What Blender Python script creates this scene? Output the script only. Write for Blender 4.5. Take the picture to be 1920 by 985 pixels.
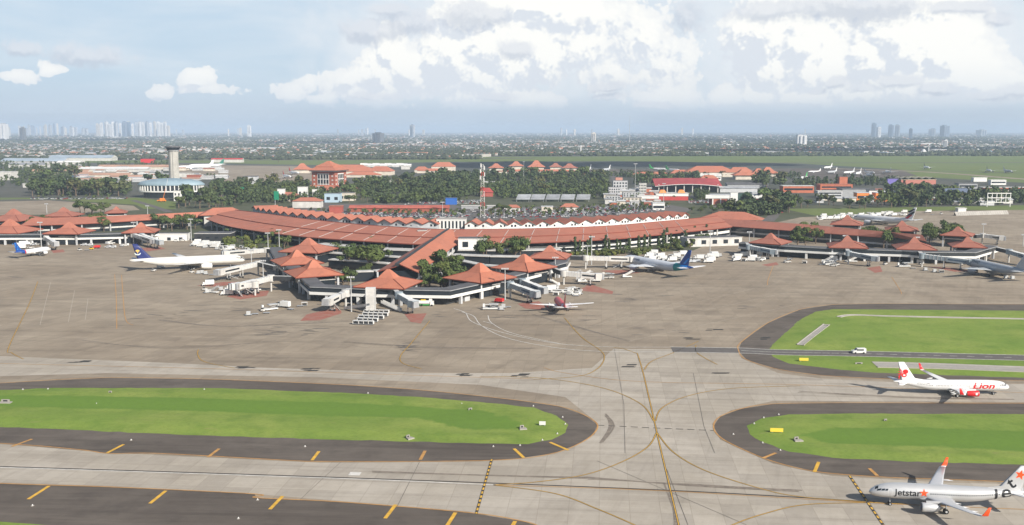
import bpy, bmesh, math, random
from mathutils import Vector, Matrix
from mathutils.geometry import tessellate_polygon
for o in list(bpy.data.objects): bpy.data.objects.remove(o)
SC = bpy.context.scene
COL = SC.collection
R = math.radians
# ------------------------------------------------------------------ camera
F, CX, CY, HZ, H = 1850.0, 960.0, 492.5, 244.5, 92.5
TH = math.atan((CY - HZ) / F)
cam = bpy.data.cameras.new('camera')
cam.sensor_width = 36; cam.lens = 36 * F / 1920; cam.clip_start = 1; cam.clip_end = 120000
camo = bpy.data.objects.new('camera', cam); COL.objects.link(camo)
camo.location = (0, 0, H); camo.rotation_euler = (math.pi / 2 - TH, 0, 0)
SC.camera = camo
def ray(px, py):
    u, v = (px - CX) / F, -(py - CY) / F
    return Vector((u, math.cos(TH) + v * math.sin(TH), -math.sin(TH) + v * math.cos(TH)))
def at(px, py, z=0.0):
    """the point of the horizontal plane at height z seen at a pixel of the photograph"""
    d = ray(px, py); t = (z - H) / d.z
    return Vector((d.x * t, d.y * t, z))
def at_y(px, py, Y):
    d = ray(px, py); t = Y / d.y
    return Vector((d.x * t, Y, H + d.z * t))
# ------------------------------------------------------------------ sun, sky, exposure
SUN = Vector((13.8, -15.5, 12.5)).normalized()
SUN_EL = math.asin(SUN.z); SUN_AZ = math.atan2(SUN.x, SUN.y)
sl = bpy.data.lights.new('sun', 'SUN'); sl.energy = 4.7; sl.angle = R(0.53); sl.color = (1.0, 0.94, 0.85)
so = bpy.data.objects.new('sun', sl); COL.objects.link(so)
so.rotation_euler = SUN.to_track_quat('Z', 'Y').to_euler(); so.location = (0, 0, 400)
SKY_STRENGTH = 0.072
SC.view_settings.view_transform = 'Standard'; SC.view_settings.look = 'None'
SC.view_settings.gamma = 1; SC.view_settings.use_curve_mapping = False
EXPO = 0.55
SC.view_settings.exposure = EXPO
cy = SC.cycles
cy.use_denoising = True
cy.max_bounces = 5; cy.diffuse_bounces = 2; cy.glossy_bounces = 2; cy.transmission_bounces = 2; cy.transparent_max_bounces = 8
cy.volume_bounces = 1
cy.caustics_reflective = False; cy.caustics_refractive = False
class NT:
    def __init__(s, tree): s.t = tree; s.n = tree.nodes; s.l = tree.links
    def new(s, typ, **kw):
        n = s.n.new(typ)
        for k, v in kw.items(): setattr(n, k, v)
        return n
    def put(s, sock, v):
        if isinstance(v, bpy.types.NodeSocket): s.l.new(v, sock)
        elif v is not None: sock.default_value = v
    def math(s, op, a, b=None, c=None, clamp=False):
        n = s.new('ShaderNodeMath', operation=op); n.use_clamp = clamp
        s.put(n.inputs[0], a); s.put(n.inputs[1], b); s.put(n.inputs[2], c)
        return n.outputs[0]
    def vmath(s, op, a, b=None, c=None):
        n = s.new('ShaderNodeVectorMath', operation=op)
        s.put(n.inputs[0], a); s.put(n.inputs[1], b)
        if c is not None: s.put(n.inputs[2], c)
        return n.outputs[1] if op in ('LENGTH', 'DISTANCE', 'DOT_PRODUCT') else n.outputs[0]
    def noise(s, vec, scale, detail=4, rough=0.5, lac=2.0, dist=0.0, out=0):
        n = s.new('ShaderNodeTexNoise'); s.put(n.inputs['Vector'], vec)
        n.inputs['Scale'].default_value = scale; n.inputs['Detail'].default_value = detail
        n.inputs['Roughness'].default_value = rough; n.inputs['Lacunarity'].default_value = lac
        n.inputs['Distortion'].default_value = dist
        return n.outputs[out]
    def ss(s, v, a, b, lo=0.0, hi=1.0):
        n = s.new('ShaderNodeMapRange', interpolation_type='SMOOTHSTEP')
        s.put(n.inputs[0], v)
        for i, x in enumerate((a, b, lo, hi)): s.put(n.inputs[i + 1], x)
        return n.outputs[0]
    def mix(s, f, a, b, blend='MIX'):
        n = s.new('ShaderNodeMix', data_type='RGBA', blend_type=blend)
        s.put(n.inputs[0], f)
        for sock, v in ((n.inputs[6], a), (n.inputs[7], b)):
            if isinstance(v, (tuple, list)): v = (*v[:3], 1.0)
            s.put(sock, v)
        return n.outputs[2]
    def mapping(s, vec, scale=(1, 1, 1), rot=(0, 0, 0), loc=(0, 0, 0)):
        n = s.new('ShaderNodeMapping'); s.put(n.inputs[0], vec)
        n.inputs['Scale'].default_value = scale; n.inputs['Rotation'].default_value = rot; n.inputs['Location'].default_value = loc
        return n.outputs[0]
    def ramp(s, v, stops):
        n = s.new('ShaderNodeValToRGB'); s.put(n.inputs[0], v)
        e = n.color_ramp.elements
        while len(e) < len(stops): e.new(0.5)
        for i, (p, c) in enumerate(stops): e[i].position = p; e[i].color = (*c[:3], 1)
        return n.outputs[0]

W = bpy.data.worlds.new('World'); SC.world = W; W.use_nodes = True
W.node_tree.nodes.clear()
w = NT(W.node_tree)
sky = w.new('ShaderNodeTexSky', sky_type='NISHITA', sun_disc=False)
def set_sky(n):
    n.sun_elevation = SUN_EL; n.sun_rotation = SUN_AZ
    n.altitude = 50; n.air_density = 1.0; n.dust_density = 1.6; n.ozone_density = 1.0
set_sky(sky)
bg = w.new('ShaderNodeBackground'); w.l.new(sky.outputs[0], bg.inputs[0]); bg.inputs[1].default_value = SKY_STRENGTH
ow = w.new('ShaderNodeOutputWorld'); w.l.new(bg.outputs[0], ow.inputs[0])
SKYM = bpy.data.materials.new('sky'); SKYM.use_nodes = True; SKYM.node_tree.nodes.clear()
w = NT(SKYM.node_tree)
# the cloud field, a group on (azimuth, elevation) in units of 1000 pixels of the photograph's scale
def ae(px, py):
    d = ray(px, py).normalized()
    return math.atan2(d.x, d.y) * 1.85, math.asin(d.z) * 1.85
BIG = [  # px, py, rx, ry, strength : heaped sunlit cumulus
 (735,100,34,44,1.0),(715,140,52,42,1.0),(768,135,40,50,.85),(655,150,44,30,.7),(690,175,70,26,.7),
 (890,40,80,55,1.0),(850,100,62,62,1.05),(930,95,85,70,1.2),(905,150,75,50,.95),(1010,100,80,50,.95),(1080,25,110,32,.7),(1090,85,60,38,.62),(985,185,60,22,.8),(1000,5,140,22,.9),
 (1190,60,80,60,.55),(1260,120,60,45,.40),(1150,150,70,30,.40),
 (1450,60,75,70,1.2),(1510,90,80,80,1.2),(1392,60,26,34,.85),(1400,100,26,30,.7),(1545,140,60,60,1.15),(1460,140,60,45,1.0),(1540,15,60,55,1.0),(1430,182,60,24,1.0),(1520,182,80,26,1.05),
 (1690,70,85,75,1.25),(1640,120,60,65,1.05),(1760,100,80,62,1.2),(1700,165,110,42,1.2),(1820,150,70,42,1.1),(1885,160,45,28,.95),(1610,182,80,26,1.05),(1740,15,90,40,1.0),(1800,70,45,45,.9),
 (1360,177,30,22,.9),(1255,184,50,26,.8),
 (372,148,30,18,.95),(388,170,50,9,.6),(305,168,20,12,.8),(545,165,34,16,.7),(610,182,36,10,.55),(98,130,20,13,.7),(40,142,26,10,.6),(570,150,18,12,.6)]
DARK = [ # small grey clouds in front, seen on their shaded side
 (690,62,52,20,.95),(760,48,45,24,.95),(735,22,34,12,.8),(965,97,36,16,1.1),(880,30,55,28,.9),(930,30,34,20,.8),(1435,24,66,20,1.1),(1610,8,100,32,1.2),(1790,18,38,12,1.0),(1870,30,20,12,.95),(1830,12,42,10,.9),
 (170,103,70,19,.8),(38,90,30,14,.7),(1565,158,24,9,1.0),(1690,155,40,11,1.1),(1765,168,34,10,1.1),(1620,170,28,8,.9),(1860,178,36,9,.95),(930,180,40,8,.95),(1140,163,32,8,.95),(1140,180,34,6,.8),(1295,35,34,34,.7),(1900,172,34,12,.9),(1225,200,34,6,.8),(705,180,50,7,.7),(1530,170,16,6,.9),(1085,38,12,8,.9),(900,58,10,6,.9)]
def cloud_group(name, blobs, warp, nscale, namp, steep=1.0):
    g = bpy.data.node_groups.new(name, 'ShaderNodeTree')
    g.interface.new_socket('uv', in_out='INPUT', socket_type='NodeSocketVector')
    g.interface.new_socket('d', in_out='OUTPUT', socket_type='NodeSocketFloat')
    t = NT(g)
    gi, go = t.new('NodeGroupInput'), t.new('NodeGroupOutput')
    uv = gi.outputs[0]
    wv = t.noise(uv, 7.0, 3, .55, out=1)
    wv = t.vmath('MULTIPLY_ADD', wv, (warp, warp * .8, 0), (-warp / 2, -warp * .4, 0))
    p = t.vmath('ADD', uv, wv)
    cur = None
    for px, py, rx, ry, s in blobs:
        a, e = ae(px, py); ix, iy = 1000 / rx * .72, 1000 / ry * .72
        q = t.vmath('MULTIPLY_ADD', p, (ix, iy, 0), (-a * ix, -e * iy, 0))
        v = t.math('MULTIPLY_ADD', t.vmath('LENGTH', q), -s * steep, s * steep)
        cur = v if cur is None else t.math('SMOOTH_MAX', cur, v, .18)
    def billow(sc):
        vo = t.new('ShaderNodeTexVoronoi', feature='SMOOTH_F1', voronoi_dimensions='2D'); t.put(vo.inputs['Vector'], q_); vo.inputs['Scale'].default_value = sc; vo.inputs['Smoothness'].default_value = .5
        return t.math('SUBTRACT', .40, vo.outputs['Distance'])
    q_ = t.vmath('ADD', p, t.vmath('MULTIPLY_ADD', t.noise(uv, nscale * 1.6, 3, .6, out=1), (.022, .016, 0), (-.011, -.008, 0)))
    n2 = t.noise(uv, nscale * .55, 9, .64)
    tex = t.math('ADD', t.math('MULTIPLY', billow(nscale), namp * .62), t.math('MULTIPLY', billow(nscale * 2.3), namp * .46))
    tex = t.math('ADD', tex, t.math('MULTIPLY', billow(nscale * 5.1), namp * .32))
    tex = t.math('MULTIPLY_ADD', t.math('SUBTRACT', n2, .5), namp * 1.25, tex)
    t.l.new(t.math('ADD', cur, tex), go.inputs[0])
    return g
def use(g, uv):
    n = w.new('ShaderNodeGroup'); n.node_tree = g; w.put(n.inputs[0], uv); return n.outputs[0]
geo = w.new('ShaderNodeNewGeometry')
tc = w.vmath('NORMALIZE', w.vmath('SUBTRACT', geo.outputs['Position'], (0, 0, H)))
sep = w.new('ShaderNodeSeparateXYZ'); w.l.new(tc, sep.inputs[0])
az = w.math('MULTIPLY', w.math('ARCTAN2', sep.outputs[0], sep.outputs[1]), 1.85)
el = w.math('MULTIPLY', w.math('ARCSINE', sep.outputs[2]), 1.85)
cmb = w.new('ShaderNodeCombineXYZ'); w.l.new(az, cmb.inputs[0]); w.l.new(el, cmb.inputs[1])
uv = cmb.outputs[0]
gb = cloud_group('heaped_clouds', BIG, .042, 23.0, .74, 1.45)
BROAD = [(880, 95, 260, 120, 1.0), (720, 150, 100, 60, .8), (1120, 90, 230, 120, .8), (1470, 105, 150, 130, 1.1), (1700, 110, 220, 110, 1.2), (1880, 165, 110, 50, 1.0), (1250, 180, 160, 40, .7)]
gv = cloud_group('broad_clouds', BROAD, .06, 9.0, .55)
gd = cloud_group('grey_clouds', DARK, .05, 30.0, .5)
sky = w.new('ShaderNodeTexSky', sky_type='NISHITA', sun_disc=False); set_sky(sky); w.put(sky.inputs[0], tc)
K = 1.0 / (SKY_STRENGTH * 2 ** EXPO)
def lin(r, g, b): return tuple(((x / 255 + .055) / 1.055) ** 2.4 if x > 10 else x / 3294 for x in (r, g, b))
def C(r, g, b, k=1.0): return tuple(x * K * k for x in lin(r, g, b))
# pale humid veil and thin high streaks over the blue
stv = w.mapping(uv, scale=(1.0, 4.5, 1), rot=(0, 0, .05))
veil = w.noise(stv, 3.2, 6, .6, dist=.4)
veil = w.ss(veil, .30, .80, .0, 1.0)
rightw = w.ss(az, -.55, .35, 0.0, .55)
veil = w.math('ADD', w.math('MULTIPLY', veil, .55), rightw, clamp=True)
low = w.ss(el, .0, .10, 1.0, 0.0)
base = w.mix(.85, sky.outputs[0], w.mix(low, C(199, 221, 241), C(200, 215, 233)))
base = w.mix(w.math('MULTIPLY', veil, w.ss(el, .03, .12, 0.25, 1.0)), base, C(236, 242, 247))
dv = use(gv, uv)
col0 = w.mix(w.math('MULTIPLY', w.ss(dv, -.05, .55), w.ss(el, .028, .08, 0.0, .86)), base, w.mix(w.ss(dv, .2, 1.0), C(230, 237, 244), C(242, 246, 249)))
d0 = use(gb, uv)
d1 = use(gb, w.vmath('ADD', uv, (.010, .016, 0)))
d2 = use(gb, w.vmath('ADD', uv, (.03, .05, 0)))
alpha = w.math('MULTIPLY', w.ss(d0, .10, .26), w.ss(el, .028, .062))
lit = w.math('ADD', w.math('MULTIPLY', w.math('SUBTRACT', d0, d1), 1.7), w.math('MULTIPLY', w.math('SUBTRACT', d0, d2), .5))
lit = w.ss(lit, -.55, .20)
foot = w.ss(el, .035, .13, .35, 1.0)
core = w.ss(d0, .15, .8, .62, 1.0)
lit = w.math('MULTIPLY', w.math('MULTIPLY', lit, foot), core)
ccol = w.mix(lit, C(226, 232, 240), C(255, 254, 249, 1.06))
col = w.mix(w.math('MULTIPLY', alpha, .96), col0, ccol)
e0 = use(gd, uv); e1 = use(gd, w.vmath('ADD', uv, (.004, .012, 0)))
da = w.math('MULTIPLY', w.ss(e0, .02, .50), .72)
dl = w.ss(w.math('SUBTRACT', e0, e1), -.25, .35)
col = w.mix(da, col, w.mix(dl, C(197, 206, 220), C(228, 232, 239)))
em = w.new('ShaderNodeEmission'); w.l.new(col, em.inputs[0]); em.inputs[1].default_value = SKY_STRENGTH
tr = w.new('ShaderNodeBsdfTransparent'); ms = w.new('ShaderNodeMixShader')
edge = w.math('MULTIPLY', w.ss(w.math('ABSOLUTE', az), 1.6, 2.2, 1.0, 0.0), w.ss(el, .55, .85, 1.0, 0.0))
w.l.new(edge, ms.inputs[0]); w.l.new(tr.outputs[0], ms.inputs[1]); w.l.new(em.outputs[0], ms.inputs[2])
om = w.new('ShaderNodeOutputMaterial'); w.l.new(ms.outputs[0], om.inputs[0])
SKYM.cycles.emission_sampling = 'NONE'
W.cycles.sampling_method = 'MANUAL'; W.cycles.sample_map_resolution = 512
# ------------------------------------------------------------------ helpers
def tag(o, label=None, cat=None, group=None, kind=None):
    for k, v in (('label', label), ('category', cat), ('group', group), ('kind', kind)):
        if v: o[k] = v
    return o
def empty(name, loc=(0, 0, 0), rz=0.0, label=None, cat=None, group=None):
    o = bpy.data.objects.new(name, None); COL.objects.link(o)
    o.location = loc; o.rotation_euler = (0, 0, rz); o.empty_display_size = .5
    return tag(o, label, cat, group)
KIDS = {}
def link(name, me, parent=None):
    o = bpy.data.objects.new(name, me); COL.objects.link(o)
    if parent is not None:
        o.parent = parent; KIDS.setdefault(parent.name, []).append(o)
    return o
def copy_tree(o, parent=None):
    c = o.copy(); COL.objects.link(c)
    if parent is not None:
        c.parent = parent; KIDS.setdefault(parent.name, []).append(c)
    for ch in list(KIDS.get(o.name, ())): copy_tree(ch, c)
    return c
class MB:
    """collects faces; build() links them as one mesh object"""
    def __init__(s): s.v = []; s.f = []; s.m = []; s.mats = []; s.sm = []
    def mi(s, mat):
        if mat not in s.mats: s.mats.append(mat)
        return s.mats.index(mat)
    def face(s, pts, mat, smooth=False):
        i = len(s.v); s.v += [tuple(p) for p in pts]; s.f.append(tuple(range(i, i + len(pts)))); s.m.append(s.mi(mat)); s.sm.append(smooth)
    def grid(s, rows, mat, closed=False, smooth=True, matfn=None):
        i0 = len(s.v); n = len(rows[0])
        for r in rows: s.v += [tuple(p) for p in r]
        for i in range(len(rows) - 1):
            for j in range(n if closed else n - 1):
                a, b = i0 + i * n + j, i0 + i * n + (j + 1) % n
                s.f.append((a, b, b + n, a + n)); s.m.append(s.mi(matfn(i, j) if matfn else mat)); s.sm.append(smooth)
    def fan(s, ring, tip, mat, flip=False, smooth=True):
        i = len(s.v); n = len(ring); s.v += [tuple(p) for p in ring] + [tuple(tip)]
        for j in range(n):
            f = (i + j, i + (j + 1) % n, i + n)
            s.f.append(f[::-1] if flip else f); s.m.append(s.mi(mat)); s.sm.append(smooth)
    def box(s, c, d, mat, rz=0.0, top=None, taper=1.0):
        cx, cy_, cz = c; dx, dy, dz = d[0] / 2, d[1] / 2, d[2]
        co, si = math.cos(rz), math.sin(rz)
        p = []
        for z, k in ((0, 1.0), (dz, taper)):
            for sx, sy in ((-1, -1), (1, -1), (1, 1), (-1, 1)):
                x, y = sx * dx * k, sy * dy * k
                p.append((cx + x * co - y * si, cy_ + x * si + y * co, cz + z))
        i = len(s.v); s.v += p
        for f, m in (((0, 1, 5, 4), mat), ((1, 2, 6, 5), mat), ((2, 3, 7, 6), mat), ((3, 0, 4, 7), mat), ((4, 5, 6, 7), top or mat), ((3, 2, 1, 0), mat)):
            s.f.append(tuple(i + k for k in f)); s.m.append(s.mi(m)); s.sm.append(False)
    def prism(s, poly, z0, z1, mat, top=None):
        n = len(poly); i = len(s.v)
        s.v += [(p[0], p[1], z0) for p in poly] + [(p[0], p[1], z1) for p in poly]
        for j in range(n):
            k = (j + 1) % n
            s.f.append((i + j, i + k, i + n + k, i + n + j)); s.m.append(s.mi(mat)); s.sm.append(False)
        for t in tessellate_polygon([[Vector((p[0], p[1], 0)) for p in poly]]):
            s.f.append(tuple(i + n + a for a in t)); s.m.append(s.mi(top or mat)); s.sm.append(False)
    def tube(s, a, b, r0, r1, mat, n=8, caps=True, smooth=True):
        a, b = Vector(a), Vector(b); d = (b - a).normalized()
        x = d.orthogonal().normalized(); y = d.cross(x)
        r = lambda c, q: [c + (x * math.cos(k * 2 * math.pi / n) + y * math.sin(k * 2 * math.pi / n)) * q for k in range(n)]
        A, B = r(a, r0), r(b, r1)
        s.grid([A, B], mat, closed=True, smooth=smooth)
        if caps:
            s.face(B, mat); s.face(A[::-1], mat)
    def beam(s, a, b, w_, h_, mat, top=None):
        """a bar of rectangular section from a to b, its underside on the line"""
        a, b = Vector(a), Vector(b); d = b - a; n = Vector((-d.y, d.x, 0))
        n = n.normalized() * w_ / 2 if n.length > 1e-6 else Vector((w_ / 2, 0, 0))
        up = Vector((0, 0, h_))
        q = [a - n, a + n, a + n + up, a - n + up]; p = [b - n, b + n, b + n + up, b - n + up]
        for f, m in (((q[3], q[2], p[2], p[3]), top or mat), ((q[0], q[3], p[3], p[0]), mat), ((q[2], q[1], p[1], p[2]), mat), ((q[1], q[0], p[0], p[1]), mat), ((q[0], q[1], q[2], q[3]), mat), ((p[3], p[2], p[1], p[0]), mat)):
            s.face(f, m)
    def build(s, name, parent=None, weld=False):
        me = bpy.data.meshes.new(name)
        me.from_pydata(s.v, [], s.f)
        for m in s.mats: me.materials.append(m)
        me.polygons.foreach_set('material_index', s.m)
        me.polygons.foreach_set('use_smooth', s.sm)
        me.update()
        if weld:
            bm = bmesh.new(); bm.from_mesh(me); bmesh.ops.remove_doubles(bm, verts=bm.verts, dist=1e-4)
            bmesh.ops.recalc_face_normals(bm, faces=bm.faces); bm.to_mesh(me); bm.free()
        return link(name, me, parent)
def spline(pts, step=None, n=8, closed=False):
    P = [Vector(p) for p in pts]; out = []
    N = len(P); rng = range(N if closed else N - 1)
    for i in rng:
        g = lambda k: P[k % N] if closed else P[max(0, min(N - 1, k))]
        p0, p1, p2, p3 = g(i - 1), g(i), g(i + 1), g(i + 2)
        m = n if step is None else max(1, int((p2 - p1).length / step))
        for k in range(m):
            t = k / m
            out.append(.5 * (2 * p1 + (p2 - p0) * t + (2 * p0 - 5 * p1 + 4 * p2 - p3) * t * t + (3 * p1 - p0 - 3 * p2 + p3) * t ** 3))
    if not closed: out.append(P[-1].copy())
    return out
# ------------------------------------------------------------------ the sky with its clouds, far beyond the haze
b = MB(); RS = 78000.0
b.grid([[(RS * math.cos(e) * math.sin(a), RS * math.cos(e) * math.cos(a), H + RS * math.sin(e)) for a in [R(-72 + 3 * i) for i in range(49)]] for e in [R(-3 + 2 * i) for i in range(17)]], SKYM)
tag(b.build('sky'), kind='structure')
def build_haze(density, colour, aniso, zlo, zhi, half):
    m = bpy.data.materials.new('haze'); m.use_nodes = True; m.node_tree.nodes.clear(); t = NT(m.node_tree)
    v = t.new('ShaderNodeVolumePrincipled'); v.inputs['Color'].default_value = (*colour, 1)
    v.inputs['Density'].default_value = density; v.inputs['Anisotropy'].default_value = aniso
    v.inputs['Density Attribute'].default_value = ''; v.inputs['Temperature Attribute'].default_value = ''
    o = t.new('ShaderNodeOutputMaterial'); t.l.new(v.outputs[0], o.inputs['Volume']); m.cycles.homogeneous_volume = True
    b = MB(); b.box((0, 0, zlo), (2 * half, 2 * half, zhi - zlo), m)
    return tag(b.build('haze', weld=True), kind='stuff')
# ------------------------------------------------------------------ materials
def mat(name, col, rough=.6, var=.0, scale=.3, metal=0.0, spec=.4, var2=None, objvar=0.0, coat=0.0):
    m = bpy.data.materials.new(name); m.use_nodes = True
    t = NT(m.node_tree); b = t.n['Principled BSDF']
    b.inputs['Roughness'].default_value = rough; b.inputs['Metallic'].default_value = metal
    b.inputs['Specular IOR Level'].default_value = spec; b.inputs['Coat Weight'].default_value = coat
    b.inputs['Base Color'].default_value = (*col, 1)
    c = None
    if var or var2:
        o = t.new('ShaderNodeTexCoord').outputs['Object']
        n = t.noise(o, scale, 5, .6)
        lo = tuple(x * (1 - var) for x in col); hi = tuple(min(.95, x * (1 + var)) for x in col)
        c = t.mix(t.ss(n, .3, .7), lo, hi if var2 is None else var2)
    if objvar:
        rnd = t.new('ShaderNodeObjectInfo').outputs['Random']
        k = t.math('MULTIPLY_ADD', rnd, 2 * objvar, 1 - objvar)
        cc = t.new('ShaderNodeCombineXYZ')
        for i in range(3): t.l.new(k, cc.inputs[i])
        c = t.mix(1.0, c if c is not None else col, cc.outputs[0], 'MULTIPLY')
    if c is not None: t.l.new(c, b.inputs['Base Color'])
    return m
WHITE = mat('white_paint', (.66, .66, .64), .45, .06, .15)
OFFWHITE = mat('weathered_white', (.50, .49, .465), .6, .14, .2)
CREAM = mat('cream_render', (.55, .50, .42), .7, .12, .15)
GREY = mat('grey_metal', (.30, .31, .32), .5, .1, .4)
LGREY = mat('light_grey', (.45, .46, .47), .6, .1, .3)
DARK_ = mat('dark_shade', (.03, .032, .035), .6, .15, .4)
DROOF = mat('dark_flat_roof', (.10, .10, .105), .8, .2, .15)
GLASS = mat('dark_glass', (.02, .026, .032), .12, .0, spec=.6)
BGLASS = mat('blue_glass', (.06, .10, .15), .12, .2, .3, spec=.6)
RUBBER = mat('rubber', (.015, .015, .016), .8)
BRICK = mat('red_brick', (.30, .095, .06), .8, .12, .3)
RED = mat('red_paint', (.55, .03, .03), .4)
ORANGE = mat('orange_paint', (.72, .22, .04), .5, .08, .2)
YELLOW = mat('yellow_paint', (.70, .45, .03), .5)
BLUE = mat('blue_paint', (.03, .12, .42), .4)
PURPLE = mat('violet_panel', (.16, .13, .42), .5)
GREEN_ = mat('green_sign', (.01, .20, .11), .5)
CONCRETE = mat('concrete', (.33, .31, .28), .85, .15, .12)
STEEL = mat('galvanised_steel', (.42, .43, .43), .45, .08, .5)
def tile_mat(name, col, lo, k=1.0, tilt=0.0):
    """weathered clay tile: courses, pale bleached patches and dark runs"""
    m = bpy.data.materials.new(name); m.use_nodes = True
    t = NT(m.node_tree); b = t.n['Principled BSDF']; b.inputs['Roughness'].default_value = .85; b.inputs['Specular IOR Level'].default_value = .2
    o = t.new('ShaderNodeTexCoord').outputs['Object']
    n1 = t.noise(o, .05, 5, .65); n2 = t.noise(o, .8, 4, .7)
    c = t.mix(t.ss(n1, .32, .68), lo, col); n3 = t.noise(t.mapping(o, scale=(1, 1, .25)), .28, 6, .7); c = t.mix(t.math('MULTIPLY', t.ss(n3, .52, .74), .45), c, (.17, .085, .06)); c = t.mix(t.math('MULTIPLY', t.ss(n3, .46, .28), .35), c, (.50, .26, .19))
    c = t.mix(t.math('MULTIPLY', t.ss(n2, .45, .8), .35), c, tuple(x * .62 for x in col))
    wv = t.new('ShaderNodeTexWave', wave_type='BANDS', bands_direction='Z')
    t.put(wv.inputs['Vector'], o); wv.inputs['Scale'].default_value = 1.1; wv.inputs['Distortion'].default_value = .6
    c = t.mix(t.math('MULTIPLY', wv.outputs['Fac'], .16), c, tuple(x * .5 for x in col))
    t.l.new(c, b.inputs['Base Color'])
    return m
TILE = tile_mat('clay_tile', (.43, .160, .105), (.355, .142, .098))
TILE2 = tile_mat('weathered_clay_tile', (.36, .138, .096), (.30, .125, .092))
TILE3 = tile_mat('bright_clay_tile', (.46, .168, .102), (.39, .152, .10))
RIDGE = mat('ridge_cap', (.20, .05, .03), .8)
TIN = mat('tin_roof', (.30, .31, .32), .5, .25, .1, objvar=.2)
def ground_mat(name, cols, scales=(.004, .05, .5), streak=None, joint=None, stain=None, rough=.9, bare=None, contrast=(.35, .65), grain=.16):
    """cols: base, second, patch. streak: (angle, amount). joint: (size, angle, amount). stain: amount of dark rubber and oil"""
    m = bpy.data.materials.new(name); m.use_nodes = True
    t = NT(m.node_tree); b = t.n['Principled BSDF']; b.inputs['Roughness'].default_value = rough; b.inputs['Specular IOR Level'].default_value = .15
    o = t.new('ShaderNodeTexCoord').outputs['Object']
    c = t.mix(t.ss(t.noise(o, scales[0], 6, .62, dist=.3), *contrast), cols[0], cols[1])
    c = t.mix(t.math('MULTIPLY', t.ss(t.noise(o, scales[1], 5, .6), .45, .72), .6), c, cols[2])
    fine = t.noise(o, scales[2], 4, .7)
    c = t.mix(.5, c, t.mix(t.ss(fine, .25, .75), tuple(x * .78 for x in cols[0]), tuple(min(.9, x * 1.2) for x in cols[0])), 'MIX') if streak is None else c
    if streak:
        for k, (ang, amt, sx, sy) in enumerate(streak):
            sv = t.mapping(t.mapping(o, rot=(0, 0, -ang)), scale=(sx, sy, 1), loc=(k * 3.7, 1.1, 0))
            sn = t.noise(sv, 1.0, 5, .6)
            c = t.mix(t.math('MULTIPLY', t.ss(sn, .50, .78), amt), c, tuple(x * .55 for x in cols[0]))
            c = t.mix(t.math('MULTIPLY', t.ss(sn, .48, .22), amt * .7), c, tuple(min(.8, x * 1.35) for x in cols[1]))
        c = t.mix(t.math('MULTIPLY', t.ss(fine, .40, .80), grain), c, tuple(x * .5 for x in cols[0]))
    if stain:
        sv = t.mapping(o, scale=(.5, 1, 1), rot=(0, 0, .3))
        sn = t.noise(sv, .045, 7, .68, dist=1.2)
        c = t.mix(t.math('MULTIPLY', t.ss(sn, .63, .74), stain), c, tuple(x * .33 for x in cols[0]))
    if bare:
        bn = t.noise(t.mapping(o, scale=(.6, 1.3, 1), rot=(0, 0, .15)), .16, 8, .72, dist=.5)
        c = t.mix(t.math('MULTIPLY', t.ss(bn, .60, .72), bare[1]), c, bare[0])
    if joint:
        br = t.new('ShaderNodeTexBrick'); br.offset = 0; br.squash = 1
        t.put(br.inputs['Vector'], t.mapping(o, rot=(0, 0, -joint[1])))
        br.inputs['Scale'].default_value = 1.0; br.inputs['Brick Width'].default_value = joint[0]; br.inputs['Row Height'].default_value = joint[0]
        br.inputs['Mortar Size'].default_value = .10; br.inputs['Bias'].default_value = 0
        br.inputs['Color1'].default_value = (.83, .82, .81, 1); br.inputs['Color2'].default_value = (1.13, 1.12, 1.10, 1); br.inputs['Mortar'].default_value = (.72, .70, .67, 1)
        c = t.mix(joint[2], c, t.mix(1.0, c, br.outputs['Color'], 'MULTIPLY'))
    t.l.new(c, b.inputs['Base Color'])
    return m
# ------------------------------------------------------------------ the ground and everything painted on it
TX = at(1228, 800); TY = at(1272, 985)
AX = math.atan2(at(640, 898).y - at(0, 877).y, at(640, 898).x - at(0, 877).x)      # direction of the parallel taxiway
APRON = ground_mat('apron_concrete', ((.266, .219, .165), (.330, .279, .215), (.204, .170, .133)), (.012, .045, .35),
                   streak=((AX, .55, .012, .16), (AX + 1.2, .32, .02, .30)), joint=(7.5, AX, .45), stain=.6)
TAXI = ground_mat('taxiway_concrete', ((.360, .322, .268), (.425, .386, .332), (.300, .266, .220)), (.02, .06, .4),
                  streak=((AX, .42, .010, .35), (AX + 1.35, .20, .03, .5)), joint=(7.5, AX, .55), stain=.35)
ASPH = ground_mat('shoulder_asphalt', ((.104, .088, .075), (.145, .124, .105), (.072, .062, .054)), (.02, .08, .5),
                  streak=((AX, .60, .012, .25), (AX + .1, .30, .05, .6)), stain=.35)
ROADM = ground_mat('road_asphalt', ((.125, .115, .108), (.15, .14, .13), (.10, .095, .09)), (.03, .1, .5))
GRASS = ground_mat('mown_grass', ((.152, .238, .040), (.235, .290, .066), (.108, .188, .030)), (.022, .085, .9), contrast=(.28, .72), streak=((AX, .10, .02, .5), (AX + .2, .22, .05, .09)), bare=((.235, .225, .085), .8), grain=.42)
def add_wet(m, col):
    t = NT(m.node_tree); b = t.n['Principled BSDF']; src = b.inputs['Base Color'].links[0].from_socket
    a = t.new('ShaderNodeAttribute', attribute_name='wet').outputs['Fac']
    o = t.new('ShaderNodeTexCoord').outputs['Object']
    k = t.math('ADD', a, t.math('MULTIPLY', t.math('SUBTRACT', t.noise(o, .12, 7, .72), .5), 1.9))
    t.l.new(t.mix(t.ss(k, .2, .8), src, t.mix(t.noise(o, .5, 4, .7), col, tuple(x * 1.35 for x in col))), b.inputs['Base Color'])
add_wet(GRASS, (.100, .170, .028))
GRASSF = ground_mat('runway_grass', ((.125, .165, .048), (.165, .185, .060), (.095, .140, .042)), (.003, .012, .1))
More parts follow.
